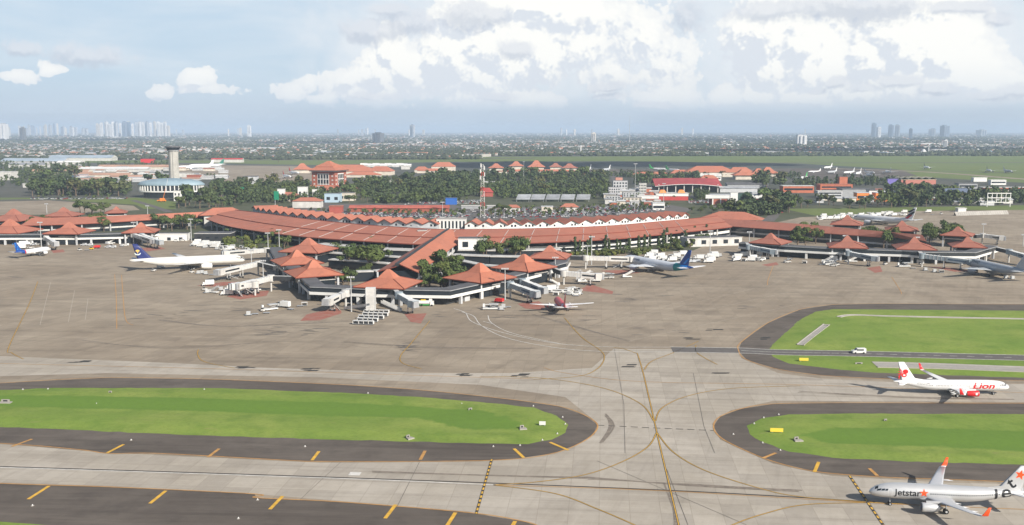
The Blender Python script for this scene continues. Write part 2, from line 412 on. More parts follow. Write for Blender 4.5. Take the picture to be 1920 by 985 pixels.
LAND = ground_mat('town_land', ((.075, .080, .062), (.140, .130, .115), (.048, .060, .045)), (.0022, .009, .05))
GARDEN = ground_mat('garden_ground', ((.075, .085, .045), (.12, .115, .085), (.055, .075, .035)), (.03, .07, .4))
FARA = ground_mat('far_apron_asphalt', ((.070, .078, .066), (.095, .100, .085), (.052, .060, .050)), (.004, .02, .2))
DRAINM = ground_mat('drain_concrete', ((.33, .31, .28), (.40, .38, .34), (.22, .21, .19)), (.06, .2, .8), stain=.3)
MY = mat('yellow_marking', (.62, .36, .045), .7, .18, .5)
MO = mat('orange_marking', (.46, .245, .075), .8, .2, .4)
MW = mat('white_marking', (.60, .58, .54), .8, .2, .5)
MB_ = mat('black_marking', (.045, .042, .038), .9, .1, .5)
MR = mat('red_stand_marking', (.38, .125, .085), .85, .22, .25, var2=(.30, .15, .115))
OILC = mat('sealed_seam', (.15, .135, .115), .9, .2, .4)
FADED = mat('faded_marking', (.37, .33, .27), .9, .15, .3)
PATCH = mat('fresh_slab', (.42, .39, .34), .9, .12, .2)
def px(pts, z=0.0): return [at(x, y, z) for x, y in pts]
def sheet(name, poly, z, m, kind='structure'):
    b = MB(); P = [Vector((p[0], p[1], z)) for p in poly]
    for t in tessellate_polygon([P]): b.face([P[i] for i in t], m)
    o = b.build(name, weld=True)
    bm = bmesh.new(); bm.from_mesh(o.data)
    for f in bm.faces:
        if f.normal.z < 0: f.normal_flip()
    bm.to_mesh(o.data); bm.free()
    return tag(o, kind=kind)
def ribbon(b, pts, wid, z, m, smooth=True, dash=None):
    P = [Vector((p[0], p[1], 0)) for p in pts]
    if smooth and len(P) > 2: P = spline(P, n=10)
    rows = []; s = 0.0
    for i, p in enumerate(P):
        d = (P[min(i + 1, len(P) - 1)] - P[max(i - 1, 0)]).normalized(); n = Vector((-d.y, d.x, 0)) * wid / 2
        rows.append((p - n + Vector((0, 0, z)), p + n + Vector((0, 0, z))))
    if dash is None:
        for a, c in zip(rows, rows[1:]): b.face([a[0], a[1], c[1], c[0]][::-1], m)
        return
    on, off = dash
    for p, q in zip(P, P[1:]):
        L = (q - p).length; d = (q - p).normalized(); n = Vector((-d.y, d.x, 0)) * wid / 2; t = 0
        while t < L:
            a, c = p + d * t, p + d * min(t + on, L); k = Vector((0, 0, z))
            b.face([a - n + k, c - n + k, c + n + k, a + n + k], m); t += on + off
def stripe(name, pts, wid, m, z=.10, border=None, smooth=True, dash=None, raw=False):
    b = MB(); P = pts if raw else px(pts)
    ribbon(b, P, wid, z, m, smooth, dash)
    if border: ribbon(b, P, border, z - .012, MB_, smooth)
    return tag(b.build(name), kind='structure')
# one sheet of land out to the horizon
b = MB(); G = 48000
b.face([(-G, -G, 0), (G, -G, 0), (G, G, 0), (-G, G, 0)], LAND); tag(b.build('ground'), kind='structure')
# concrete of the whole apron, in front of and around the terminal
apr = px([(-500, 1100), (2500, 1100), (2500, 430), (1930, 392), (1780, 392), (1500, 408), (1395, 430), (1300, 470), (1060, 480), (560, 480), (380, 455), (300, 440), (100, 440), (-500, 440)])
sheet('apron_pavement', apr, .02, APRON)
# paler concrete of the taxiways
sheet('taxiway_pavement', px([(-500, 820), (0, 833), (210, 850), (600, 868), (900, 866), (1040, 852), (1115, 815), (1122, 795), (1060, 745), (900, 722), (600, 708), (200, 700), (0, 706), (-300, 716), (-300, 680), (0, 668), (300, 680), (500, 690), (800, 700), (960, 700), (1110, 690), (1150, 655), (1385, 655), (1390, 672), (1460, 700), (1540, 710), (1700, 718), (2300, 725), (2300, 762), (1920, 754), (1450, 752), (1370, 770), (1335, 795), (1350, 825), (1450, 870), (1560, 893), (1760, 905), (2400, 920), (2400, 1100), (1000, 1100), (985, 982), (880, 960), (640, 940), (480, 927), (210, 912), (-500, 890)]), .035, TAXI)
# dark asphalt shoulders
A_OUT = [(-400, 745), (0, 719), (200, 709), (400, 712), (640, 722), (800, 733), (960, 750), (1050, 763), (1098, 780), (1120, 797), (1112, 815), (1085, 833), (1040, 850), (960, 862), (800, 866), (600, 866), (540, 864), (300, 851), (205, 851), (150, 844), (0, 832), (-400, 812)]
A_IN = [(-400, 742), (0, 732), (100, 728), (400, 728), (640, 737), (800, 746), (930, 757), (1000, 765), (1045, 780), (1065, 797), (1060, 812), (1035, 825), (990, 833), (900, 832), (640, 825), (400, 818), (0, 801), (-400, 786)]
B_OUT = [(2400, 757), (1920, 757), (1600, 756), (1450, 758), (1390, 767), (1350, 782), (1338, 800), (1350, 820), (1390, 842), (1450, 866), (1530, 885), (1650, 895), (1760, 899), (1920, 905), (2400, 920)]
B_IN = [(2400, 778), (1920, 777), (1600, 776), (1480, 778), (1430, 785), (1402, 799), (1404, 815), (1430, 830), (1480, 847), (1560, 859), (1700, 866), (1920, 872), (2400, 885)]
C_OUT = [(2400, 571), (1920, 571), (1650, 570), (1560, 572), (1500, 581), (1440, 606), (1390, 642), (1385, 658), (1400, 675), (1460, 693), (1550, 705), (1700, 712), (1920, 714), (2400, 724)]
C_IN = [(2400, 583), (1920, 583), (1562, 580), (1530, 585), (1500, 600), (1468, 628), (1441, 655), (1450, 670), (1480, 682), (1560, 692), (1640, 699), (1920, 709), (2400, 717)]
D_OUT = [(-400, 888), (0, 907), (210, 914), (478, 927), (480, 934), (640, 942), (880, 962), (980, 978), (1010, 987), (1060, 1040), (1060, 1120), (-500, 1120)]
for n, q in (('A', A_OUT), ('B', B_OUT), ('C', C_OUT), ('D', D_OUT)): sheet('shoulder_pavement', px(q), .05, ASPH)
def grassland(ring, ditch=None, wet=None, step=6.0, low=None):
    """a lawn with a shallow swale along the ditch line and slightly crowned edges"""
    Q0 = [Vector((p.x, p.y, 0)) for p in px(ring)]; P = []; jr = random.Random(len(ring))
    for a, c in zip(Q0, Q0[1:] + Q0[:1]):
        m = max(1, int((c - a).length / 3.0)) if max(abs(a.x), abs(c.x)) < 260 else 1
        n = Vector((-(c - a).y, (c - a).x, 0)).normalized()
        for k in range(m): P.append(a.lerp(c, k / m) + n * jr.uniform(-.38, .38) * (m > 1))
    o = sheet('grass', P, 0, GRASS, 'stuff'); bm = bmesh.new(); bm.from_mesh(o.data)
    lo = [min(p[i] for p in P) for i in (0, 1)]; hi = [max(p[i] for p in P) for i in (0, 1)]
    D = px(ditch) if ditch else None
    for ax in (0, 1):
        t = lo[ax] + step
        while t < hi[ax]:
            pl = Vector((0, 0, 0)); pl[ax] = t; no = Vector((0, 0, 0)); no[ax] = 1
            bmesh.ops.bisect_plane(bm, geom=bm.verts[:] + bm.edges[:] + bm.faces[:], plane_co=pl, plane_no=no); t += step
    edge = list(zip(Q0, Q0[1:] + Q0[:1]))
    def dseg(p, a, c):
        d = c - a; t = max(0, min(1, (p - a).dot(d) / max(d.length_squared, 1e-9))); return (p - a - d * t).length
    for v in bm.verts:
        e = min(dseg(v.co, a, c) for a, c in edge); k = min(1, e / 9)
        z = .06 + .55 * k * k * (3 - 2 * k) + .05 * math.sin(v.co.x * .11) * k
        if D:
            dd = min(dseg(v.co, Vector((a.x, a.y, 0)), Vector((c.x, c.y, 0))) for a, c in zip(D, D[1:]))
            z -= min(.5, .55 * math.exp(-(dd / 7.0) ** 2)) * k
        if low: z = .06 + (z - .06) * max(0, min(1, (min(dseg(v.co, a, c) for a, c in low) - 6) / 9))
        v.co.z = z
    if wet:
        wp = [Vector((p.x, p.y, 0)) for p in px(wet)]; lay = bm.verts.layers.float.new('wet')
        for v in bm.verts:
            c = Vector((v.co.x, v.co.y, 0)); ins = False
            for a, q in zip(wp, wp[1:] + wp[:1]):
                if (a.y > c.y) != (q.y > c.y) and c.x < (q.x - a.x) * (c.y - a.y) / (q.y - a.y) + a.x: ins = not ins
            d = min(dseg(c, a, q) for a, q in zip(wp, wp[1:] + wp[:1]))
            v[lay] = max(0, min(1, .5 + (d if ins else -d) / 3.0))
    for f in bm.faces: f.smooth = True
    bm.to_mesh(o.data); bm.free(); return o
grassland(A_IN, [(-300, 752), (0, 764), (300, 770), (560, 778), (800, 786), (830, 795), (870, 805), (980, 806)], [(-300, 728), (0, 744), (300, 748), (640, 758), (900, 772), (960, 788), (985, 800), (960, 806), (870, 805), (830, 794), (780, 785), (640, 781), (560, 778), (300, 770), (0, 763), (-300, 750)], 4.0)
grassland(B_IN, [(1490, 825), (1600, 832), (1920, 845), (2200, 853)], [(1500, 818), (1560, 806), (1700, 805), (1920, 812), (2300, 822), (2300, 856), (1920, 847), (1700, 837), (1560, 832)], 4.0)
rc = [(858, 582), (880, 590), (895, 608), (950, 630), (1040, 648), (1130, 655), (1260, 656), (1390, 658), (1460, 661), (1620, 664), (1920, 671.5), (2400, 683)]
rl = px(rc[6:])
grassland(C_IN, None, None, 5.0, list(zip(rl, rl[1:])))
sheet('grass', px([(-300, 968), (0, 979), (60, 983), (160, 992), (160, 1080), (-300, 1080)]), .07, GRASS, 'stuff')
# service road across the lawn and the apron
rc = [(858, 582), (880, 590), (895, 608), (950, 630), (1040, 648), (1130, 655), (1260, 656), (1390, 658), (1460, 661), (1620, 664), (1920, 671.5), (2400, 683)]
stripe('road', rc[6:], 10.5, ROADM, z=.10)
for off in (-5.0, 5.0):
    b = MB(); ribbon(b, [p + Vector((0, off, 0)) for p in px(rc[6:])], .45, .115, MW); tag(b.build('road_marking'), kind='structure')
stripe('road_marking', rc[7:], .3, MW, z=.115, dash=(3, 6))
for off in (-4.6, 4.6):
    b = MB(); ribbon(b, [p + Vector((-off * .5 if i < 3 else 0, off, 0)) for i, p in enumerate(px(rc[:7]))], .4, .10, MW, dash=(5, 1.5)); tag(b.build('road_marking'), kind='structure')
# a ramp of asphalt lifts the road over the edge of the lawn: kept level with it
# yellow taxi lines
YL = [[(1195, 663), (1206, 700), (1228, 795), (1234, 822), (1275, 995), (1300, 1100)],
      [(1231, 812), (1215, 838), (1170, 865), (1100, 890), (1010, 904), (925, 910)],
      [(1232, 812), (1262, 848), (1320, 882), (1420, 915), (1500, 932), (1640, 943), (1700, 946)],
      [(1226, 790), (1200, 757), (1130, 728), (1020, 710), (900, 706)],
      [(1229, 790), (1242, 765), (1290, 743), (1370, 729), (1500, 724)],
      [(1345, 1000), (1376, 984), (1430, 965), (1510, 947), (1640, 943)],
      [(925, 910), (1040, 926), (1120, 955), (1200, 990), (1230, 1010)],
      [(1058, 596), (1090, 632), (1125, 657), (1133, 672), (1120, 692), (1085, 706), (1000, 712)],
      [(806, 602), (770, 645), (751, 668), (756, 682), (790, 692)],
      [(372, 656), (371, 666), (384, 679), (440, 691)],
      [(71, 528), (55, 570), (17, 650), (22, 662), (44, 674)],
      [(1196, 664), (1170, 655), (1150, 652)], [(1208, 694), (1222, 678), (1262, 662), (1310, 640)],
      [(1305, 648), (1305, 660), (1322, 672), (1345, 684)]]
for q in YL: stripe('ground_marking', q, .23, MY, z=.10, border=.50)
for q in ([(-300, 672), (0, 682), (400, 692), (800, 705), (1000, 711)], [(1020, 690), (1060, 700), (1200, 716), (1500, 722), (1920, 737), (2300, 748)]): stripe('ground_marking', q, .3, MO, z=.10)
stripe('ground_marking', [(-300, 868), (0, 877), (640, 898), (925, 910)], .45, MW, z=.10); stripe('ground_marking', [(-300, 866.6), (0, 875.4), (640, 896.2), (1240, 919.5), (1640, 942)], .6, MB_, z=.088)
stripe('ground_marking', [(925, 910), (1240, 921), (1640, 944), (1920, 956), (2300, 972)], .3, MO, z=.10)
# orange edge lines round the shoulders
for q in (A_OUT, B_OUT, C_OUT, D_OUT[:9]):
    stripe('ground_marking', q, .42, MO, z=.104)
# chevron bars on the shoulders
for x0, y0, x1, y1, m in ((92, 912, 53, 937, MY), (311, 921, 281, 945, MY), (530, 931, 506, 956, MY), (742, 947, 722, 973, MY), (854, 962, 838, 987, MY), (966, 978, 958, 992, MY),
                          (60, 824, 22, 838, MO), (232, 834, 201, 850, MY), (411, 842, 390, 858, MO), (598, 847, 585, 864, MY), (797, 846, 788, 863, MO), (964, 842, 982, 859, MY), (1031, 830, 1066, 845, MY),
                          (1535, 867, 1527, 886, MY), (1630, 879, 1645, 893, MO), (1455, 850, 1430, 860, MO)):
    stripe('ground_marking', [(x0, y0), (x1, y1)], .95, m, z=.112, smooth=False)
# holding bars: black with yellow dashes
for q in ([(922, 862), (893, 964)], [(1593, 893), (1658, 988)]):
    stripe('ground_marking', q, .7, MB_, z=.104, smooth=False); stripe('ground_marking', q, .46, MY, z=.118, smooth=False, dash=(1.6, 1.2))
stripe('ground_marking', [(1120, 798), (1225, 803), (1338, 808)], .55, MB_, z=.09, smooth=False, dash=(2.2, 1.3))
for q in ([(1152, 655), (1170, 760), (1172, 850)], [(1300, 700), (1320, 800), (1340, 850)], [(1120, 865), (1400, 985)], [(1420, 640), (1560, 575)], [(640, 866), (560, 940)], [(787, 866), (745, 950)], [(1250, 880), (1290, 985)]):
    stripe('ground_marking', q, .14, OILC, z=.085, smooth=False)
# red parking zones in front of the stands
for q in ([(563, 602), (575, 590), (628, 578), (640, 582), (640, 588), (600, 601)], [(758, 589), (800, 588), (789, 607), (770, 604)], [(425, 556), (470, 548), (505, 545), (500, 555), (450, 562)], [(368, 536), (420, 529), (445, 529), (440, 534), (400, 538)],
          [(970, 570), (1010, 565), (1025, 575), (1015, 581), (985, 579)], [(1085, 545), (1105, 533), (1150, 547), (1148, 552)], [(1125, 508), (1180, 506), (1200, 512), (1165, 515)], [(262, 466), (300, 463), (310, 467), (275, 472)], [(1428, 497), (1456, 492), (1460, 497), (1440, 500)], [(1625, 503), (1650, 499), (1655, 510), (1640, 512)], [(96, 470), (118, 468), (122, 473), (100, 475)], [(1740, 500), (1790, 503), (1830, 509), (1790, 510)]):
    sheet('ground_marking', px(q), .06, MR)
# stand lines and faded paint on the apron
for q in ([(1110, 532), (1290, 545)], [(1210, 590), (1420, 540)], [(1150, 620), (1480, 548)], [(1180, 640), (1500, 570)], [(640, 600), (820, 575)], [(1100, 615), (1300, 560)], [(95, 530), (75, 610)], [(310, 545), (400, 540)], [(140, 545), (128, 605)], [(165, 560), (160, 600)]):
    stripe('ground_marking', q, .26, FADED, z=.08, smooth=False)
for q in ([(228, 516), (231, 560), (236, 600), (250, 610)], [(215, 515), (218, 560), (219, 617)], [(1450, 498), (1440, 525), (1439, 535)], [(1672, 520), (1688, 545), (1690, 552)]): stripe('ground_marking', q, .32, MO, z=.085)
stripe('ground_marking', [(906, 603), (925, 608)], .4, MW, z=.09); stripe('ground_marking', [(915, 592), (922, 606), (960, 625), (1050, 645)], .4, MW, z=.09)
# painted-out stand numbers and oil marks
rng = random.Random(4)
for x, y in ((465, 688), (580, 693), (148, 679), (875, 703), (973, 705), (1188, 687), (1355, 698), (1297, 636), (1338, 619), (1430, 635)):
    p = at(x, y)
    for k in range(4):
        q = p + Vector((rng.uniform(-2.6, 2.6), rng.uniform(-2.5, 2.5), 0)); u = Vector((rng.uniform(1.2, 2.4), 0, 0)); v = Vector((.4, rng.uniform(.5, 1.1), 0))
        sheet('ground_marking', [q - u - v, q + u - v, q + u + v, q - u + v], .092 + .004 * k, MB_)
OIL = mat('oil_stain', (.12, .105, .09), .8, .3, .4)
for x, y, w_, n in ((310, 590, 60, 6), (545, 620, 70, 14), (420, 575, 40, 8), (850, 590, 40, 5), (765, 650, 12, 12), (1190, 560, 60, 8), (1440, 575, 60, 5), (1100, 600, 30, 3), (500, 625, 30, 6), (950, 600, 30, 4), (60, 515, 40, 5), (1255, 620, 60, 6)):
    for k in range(n):
        q = at(x + rng.uniform(-w_, w_), y + rng.uniform(-9, 9)); L, wd = rng.uniform(1.5, 6), rng.uniform(.3, 1.0); a = AX + rng.uniform(-.25, .55)
        P = [q + Vector((math.cos(a) * L * math.cos(t) - math.sin(a) * wd * math.sin(t) * rng.uniform(.6, 1), math.sin(a) * L * math.cos(t) + math.cos(a) * wd * math.sin(t) * rng.uniform(.6, 1), 0)) for t in [i * math.pi / 5 for i in range(10)]]
        sheet('ground_marking', P, .064 + .0015 * k, OIL)
RUB = mat('tyre_mark', (.205, .172, .138), .85, .25, .6)
for pts in ([(1135, 778), (1147, 800), (1130, 832)], [(300, 600), (420, 612), (560, 606), (700, 600)], [(150, 640), (320, 652), (520, 640)], [(640, 640), (800, 652), (1000, 655)], [(1000, 590), (1100, 620), (1180, 640)], [(1250, 905), (1262, 960), (1270, 990)], [(700, 885), (900, 892), (1100, 897)], [(1100, 897), (1300, 910), (1500, 922)], [(1500, 735), (1700, 745), (1900, 750)]):
    for k in range(3):
        stripe('ground_marking', [(x + rng.uniform(-5, 5), y + rng.uniform(-2.2, 2.2)) for x, y in pts], rng.uniform(.25, .8), RUB, z=.07 + .004 * k)
# open concrete drains in the right lawn
def drain(name, pts, wid, label):
    P = spline(px(pts), n=6) if len(pts) > 2 else px(pts)
    b = MB(); rows = []
    for i, p in enumerate(P):
        d = (P[min(i + 1, len(P) - 1)] - P[max(i - 1, 0)]).normalized(); n = Vector((-d.y, d.x, 0))
        rows.append([p + n * wid * k + Vector((0, 0, z)) for k, z in ((-.5, .45), (-.5, .88), (-.42, .88), (-.36, .70), (.36, .70), (.42, .88), (.5, .88), (.5, .45))])
    b.grid(rows, DRAINM, smooth=False)
    return tag(b.build(name), label, 'drain')
drain('drain', [(1572, 597), (1600, 593.5), (1680, 596), (1920, 601), (2200, 606)], 2.6, 'long narrow concrete drain along the far side of the right lawn')
drain('drain', [(1500, 650), (1520, 634), (1550, 611)], 3.2, 'short slanting concrete drain with a dark upper end in the right lawn')
drain('drain', [(1640, 687), (1760, 690), (1920, 696), (2200, 704)], 9.0, 'broad pale concrete drain between the service road and the red and white jet')
def headwall(pxy, w_, label, rz=0.0):
    p = at(*pxy, .5); t = empty('drain_headwall', p - Vector((0, 0, .4)), rz, label, 'drain headwall'); t.scale = (.72,) * 3
    b = MB(); b.prism([(-w_ / 2, -.9), (w_ / 2, -1.4), (w_ / 2, 1.0), (-w_ / 2 * .6, 1.3)], 0, .55, DRAINM); b.build('apron_slab', t)
    b = MB(); b.box((0, 1.2, .0), (w_ * .55, .5, 1.5), CONCRETE); b.build('wall', t)
    b = MB(); b.box((0, .93, .56), (w_ * .3, .04, .7), DARK_); b.build('opening', t)
    return t
headwall((8, 754), 7, 'grey drain headwall at the far end of the long lawn')
headwall((205, 738), 2.6, 'small pale drain headwall on the far edge of the long lawn')
headwall((884, 770), 3.4, 'white drain headwall with dark mouth near the rounded end of the long lawn', .6)
headwall((980, 803), 3.2, 'grey triangular drain headwall beside a white guidance board', .3)
headwall((768, 821), 3.0, 'small drain headwall on the near edge of the long lawn', .8)
headwall((1496, 825), 3.6, 'pale triangular drain headwall in front of a yellow guidance board', .3)
headwall((1664, 791), 3.0, 'small drain headwall in the middle of the lawn between the two taxiing jets', .5)
headwall((1612, 684), 7.5, 'dark stone drain headwall where the broad concrete drain begins', .1)
headwall((1552, 612), 4.0, 'dark headwall at the upper end of the short slanting drain', .2)
def board(pxy, w_, m, label):
    p = at(*pxy, .1); t = empty('guidance_sign', p, AX, label, 'sign', 'taxiway guidance signs')
    b = MB(); b.box((0, 0, .55), (w_, .4, 1.1), m); b.build('panel', t)
    for s in (-1, 1):
        b = MB(); b.box((s * w_ * .35, 0, 0), (.18, .18, .55), GREY); b.build('leg', t)
board((1456, 813), 3.9, mat('sign_yellow', (.72, .55, .06), .5), 'long yellow guidance sign on the lawn beside the dark rounded shoulder')
board((1507, 679), 3.6, bpy.data.materials['sign_yellow'], 'yellow guidance sign below the service road on the right lawn')
board((1017, 800), 2.0, WHITE, 'white guidance sign at the rounded end of the long lawn')
for i, (x, y) in enumerate(((43, 731), (90, 730), (383, 731), (181, 758), (246, 826), (572, 838), (447, 1000), (61, 949), (483, 938), (447, 973), (866, 758), (1000, 762), (1055, 783), (1060, 796), (1045, 814), (1017, 826), (975, 836), (1414, 795), (1432, 784), (1460, 778), (1430, 831), (1463, 845), (690, 738), (1375, 815), (925, 838))):
    p = at(x, y, .1); b = MB(); b.box((0, 0, 0), (.6, .6, .15), CONCRETE); b.tube((0, 0, .15), (0, 0, .42), .16, .12, WHITE, 8)
    o = b.build('edge_light'); o.location = p; tag(o, 'small white taxiway edge light on a concrete pad by the lawns', 'light', 'taxiway edge lights round the lawns')
stripe('slab_pavement', [(655, 889), (676, 889.6)], 2.6, MW, z=.12, smooth=False)
# ------------------------------------------------------------------ behind the terminal
GD = px([(380, 455), (300, 440), (100, 440), (-500, 440), (-500, 392), (0, 380), (250, 376), (430, 372), (700, 364), (1150, 366), (1500, 384), (1930, 392), (1780, 394), (1500, 410), (1395, 432), (1300, 472), (1060, 482), (560, 482)])
sheet('grass', GD, .012, GARDEN, 'stuff')
sheet('apron_pavement', px([(-400, 382), (0, 378), (90, 376), (250, 386), (262, 394), (130, 402), (-400, 410)]), .03, APRON)
sheet('grass', px([(-300, 371), (0, 371), (260, 371), (330, 379), (330, 392), (270, 392), (255, 384), (90, 374), (-300, 379)]), .035, GRASSF, 'stuff')
sheet('grass', px([(1470, 392), (1640, 390), (1920, 385), (2100, 388), (1920, 394), (1720, 396), (1530, 405)]), .03, GRASSF, 'stuff')
sheet('apron_pavement', px([(1700, 398), (1800, 394), (2400, 398), (2400, 440), (1930, 445), (1870, 460), (1730, 440), (1700, 415)]), .03, APRON)
for q, w_ in (([(250, 376), (290, 388), (318, 398)], 9), ([(1425, 372), (1440, 385), (1452, 400), (1440, 415)], 12), ([(-100, 372), (120, 375), (220, 372), (290, 366)], 8), ([(440, 352), (560, 362), (640, 366), (900, 366), (1140, 366)], 14), ([(560, 362), (600, 378), (640, 390)], 10), ([(1152, 330), (1160, 350), (1165, 378)], 16), ([(1290, 366), (1330, 378), (1350, 392)], 10)):
    stripe('road', q, w_, ROADM, z=.05)
sheet('car_park_pavement', px([(545, 383), (845, 381), (870, 391), (1160, 384), (1240, 382), (1300, 392), (1270, 405), (900, 414), (700, 405), (560, 396)]), .04, ROADM)
sheet('runway_grass', px([(-600, 303), (400, 299), (960, 294), (1500, 292), (2600, 292), (2600, 350), (1920, 343), (1760, 334), (1500, 322), (900, 321), (700, 312), (400, 306), (0, 305), (-600, 308)]), .02, GRASSF, 'stuff')
sheet('apron_pavement', px([(320, 309), (560, 312), (640, 322), (620, 336), (540, 345), (420, 340), (330, 322)]), .03, APRON)
sheet('apron_pavement', px([(560, 311), (700, 307), (830, 304), (1150, 302.5), (1500, 307), (1690, 318), (1500, 323), (1100, 323), (900, 322), (720, 317)]), .026, FARA)  # far apron band, cloud shadow partly put into its dark colour
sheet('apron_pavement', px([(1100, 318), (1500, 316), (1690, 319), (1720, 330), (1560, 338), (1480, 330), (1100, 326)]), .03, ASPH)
stripe('runway_pavement', [(-500, 297), (400, 300.5), (1000, 297)], 60, ASPH, z=.03)
stripe('runway_pavement', [(1560, 316), (1740, 323), (1920, 336), (2300, 362)], 28, APRON, z=.04); stripe('runway_pavement', [(1640, 318), (1920, 325), (2300, 334)], 20, ASPH, z=.045)
stripe('runway_pavement', [(1150, 306.5), (1920, 305), (2400, 304)], 40, ASPH, z=.035)

build_haze(7.0e-5, (.62, .77, .97), 0.0, -1.0, 240.0, 50000.0)
# ------------------------------------------------------------------ the terminal
def frame(origin, pts):
    """world points relative to a thing's base"""
    return [p - origin for p in pts]
def resample(P, n):
    S = spline(P, n=12); L = [0.0]
    for a, c in zip(S, S[1:]): L.append(L[-1] + (c - a).length)
    out = []
    for i in range(n):
        t = L[-1] * i / (n - 1); k = max(0, min(len(S) - 2, next((j for j in range(len(L)) if L[j] >= t), len(L) - 1) - 1))
        u = (t - L[k]) / max(1e-6, L[k + 1] - L[k]); out.append(S[k].lerp(S[k + 1], u))
    return out
EZ, RZ = 9.0, 14.0
eave_px = [(385, 410), (423, 423), (487, 434), (572, 444), (700, 453), (779, 457.5), (850, 459), (1000, 455), (1150, 448), (1225, 441), (1340, 429), (1373, 425)]
ridge_px = [(432, 394), (500, 402), (572, 411.5), (660, 421), (740, 427), (800, 430.5), (845, 432), (965, 431), (1080, 428), (1160, 424), (1225, 418), (1319, 409.5), (1345, 406.5)]
NE = 57
EA = resample([at(x, y, EZ) for x, y in eave_px], NE); RI = resample([at(x, y, RZ) for x, y in ridge_px], NE)
RI = [Vector((r.x, r.y, RZ)) for r in RI]; EA = [Vector((e.x, e.y, EZ)) for e in EA]
BK = [r + (r - e) * .36 for e, r in zip(EA, RI)]
BK = [Vector((p.x, p.y, EZ)) for p in BK]
o0 = Vector((EA[NE // 2].x, EA[NE // 2].y + 15, 0))
hall = empty('terminal_hall', o0, 0, 'long crescent terminal hall with a red tiled two-tier roof behind the central pier', 'terminal building')
def L_(p): return p - o0
MID = [e.lerp(r, .47) for e, r in zip(EA, RI)]
b = MB(); b.grid([[L_(p) for p in EA], [L_(p) + Vector((0, 0, -.15)) for p in MID]], TILE, smooth=False); b.grid([[L_(p) + Vector((0, 0, -.7)) for p in EA], [L_(p) for p in EA]], RIDGE, smooth=False)
b.build('lower_roof', hall)
UP = [m.lerp(e, .06) + Vector((0, 0, .55)) for m, e in zip(MID, EA)]
b = MB(); b.grid([[L_(p) for p in UP], [L_(p) + Vector((0, 0, .5)) for p in RI], [L_(p) for p in BK]], TILE, smooth=False); b.grid([[L_(p) + Vector((0, 0, -.55)) for p in UP], [L_(p) for p in UP]], RIDGE, smooth=False)
b.build('upper_roof', hall)
b = MB()
for a, c in zip(RI, RI[1:]): b.beam(L_(a) + Vector((0, 0, .35)), L_(c) + Vector((0, 0, .35)), .8, .5, RIDGE)
b.build('ridge', hall)
for i in range(6, NE - 5, 2):
    for lo_, hi_, dz in ((EA, MID, .02), (UP, RI, .3)):
        a = lo_[i].lerp(hi_[i], .08); c = lo_[i].lerp(hi_[i], .92)
        b = MB(); b.beam(L_(a) + Vector((0, 0, dz)), L_(c) + Vector((0, 0, dz)), .32, .22, OFFWHITE if i > 14 else TILE2); b.build('roof_rib', hall)
IN = [e.lerp(r, .22) for e, r in zip(EA, RI)]
def strip_wall(b, P, z0, z1, m, out=0.0):
    b.grid([[Vector((p.x, p.y, z0)) - o0 for p in P], [Vector((p.x, p.y, z1)) - o0 for p in P]], m, smooth=False)
b = MB(); strip_wall(b, IN, 0, EZ + 1, GLASS); b.build('glass_wall', hall)
I2 = [e.lerp(r, .17) for e, r in zip(EA, RI)]
half = NE // 2
b = MB(); strip_wall(b, I2[half:], 2.9, 5.0, WHITE); strip_wall(b, I2[half:], .2, 1.0, WHITE); b.build('parapet', hall)
b = MB(); strip_wall(b, I2[:half], 3.2, 4.6, OFFWHITE); b.build('parapet', hall)
for i in range(2, NE - 1, 2):
    p = EA[i].lerp(RI[i], .05); q = IN[i]
    b = MB(); d = (q - p); a = math.atan2(d.y, d.x)
    b.box((p.x - o0.x, p.y - o0.y, 0), (1.5, .9, EZ - .4), OFFWHITE if i > half else LGREY, a); b.build('column', hall)
# landside end hips
for nm, pa, pb in (('end_roof', (383, 398), (446, 396)),):
    pass
def hip_roof(b, c, sx, sy, rz, z0, z1, ridge, m, over=0.0):
    """a hipped roof: rectangle sx by sy, ridge length along x"""
    co, si = math.cos(rz), math.sin(rz)
    T = lambda x, y, z: (c[0] + x * co - y * si, c[1] + x * si + y * co, z)
    e = [T(-sx / 2, -sy / 2, z0), T(sx / 2, -sy / 2, z0), T(sx / 2, sy / 2, z0), T(-sx / 2, sy / 2, z0)]
    r = [T(-ridge / 2, 0, z1), T(ridge / 2, 0, z1)]
    b.face([e[0], e[1], r[1], r[0]], m); b.face([e[2], e[3], r[0], r[1]], m)
    b.face([e[1], e[2], r[1]], m); b.face([e[3], e[0], r[0]], m); b.face(e[::-1], RIDGE)
for pxy, sz, rz, lab in (((418, 399), (46, 22), .35, 'small red hipped roof block at the left tip of the crescent hall'), ((1372, 407), (58, 24), -.35, 'small red hipped roof block at the right tip of the crescent hall')):
    p = at(*pxy, 12); t = empty('hall_end_block', (p.x, p.y, 0), rz, lab, 'building')
    b = MB(); b.box((0, 0, 0), (sz[0] * .8, sz[1] * .8, 10.5), OFFWHITE); b.build('wall', t)
    b = MB(); hip_roof(b, (0, 0), sz[0], sz[1], 0, 10.5, 17, sz[0] * .4, TILE); b.build('roof', t)
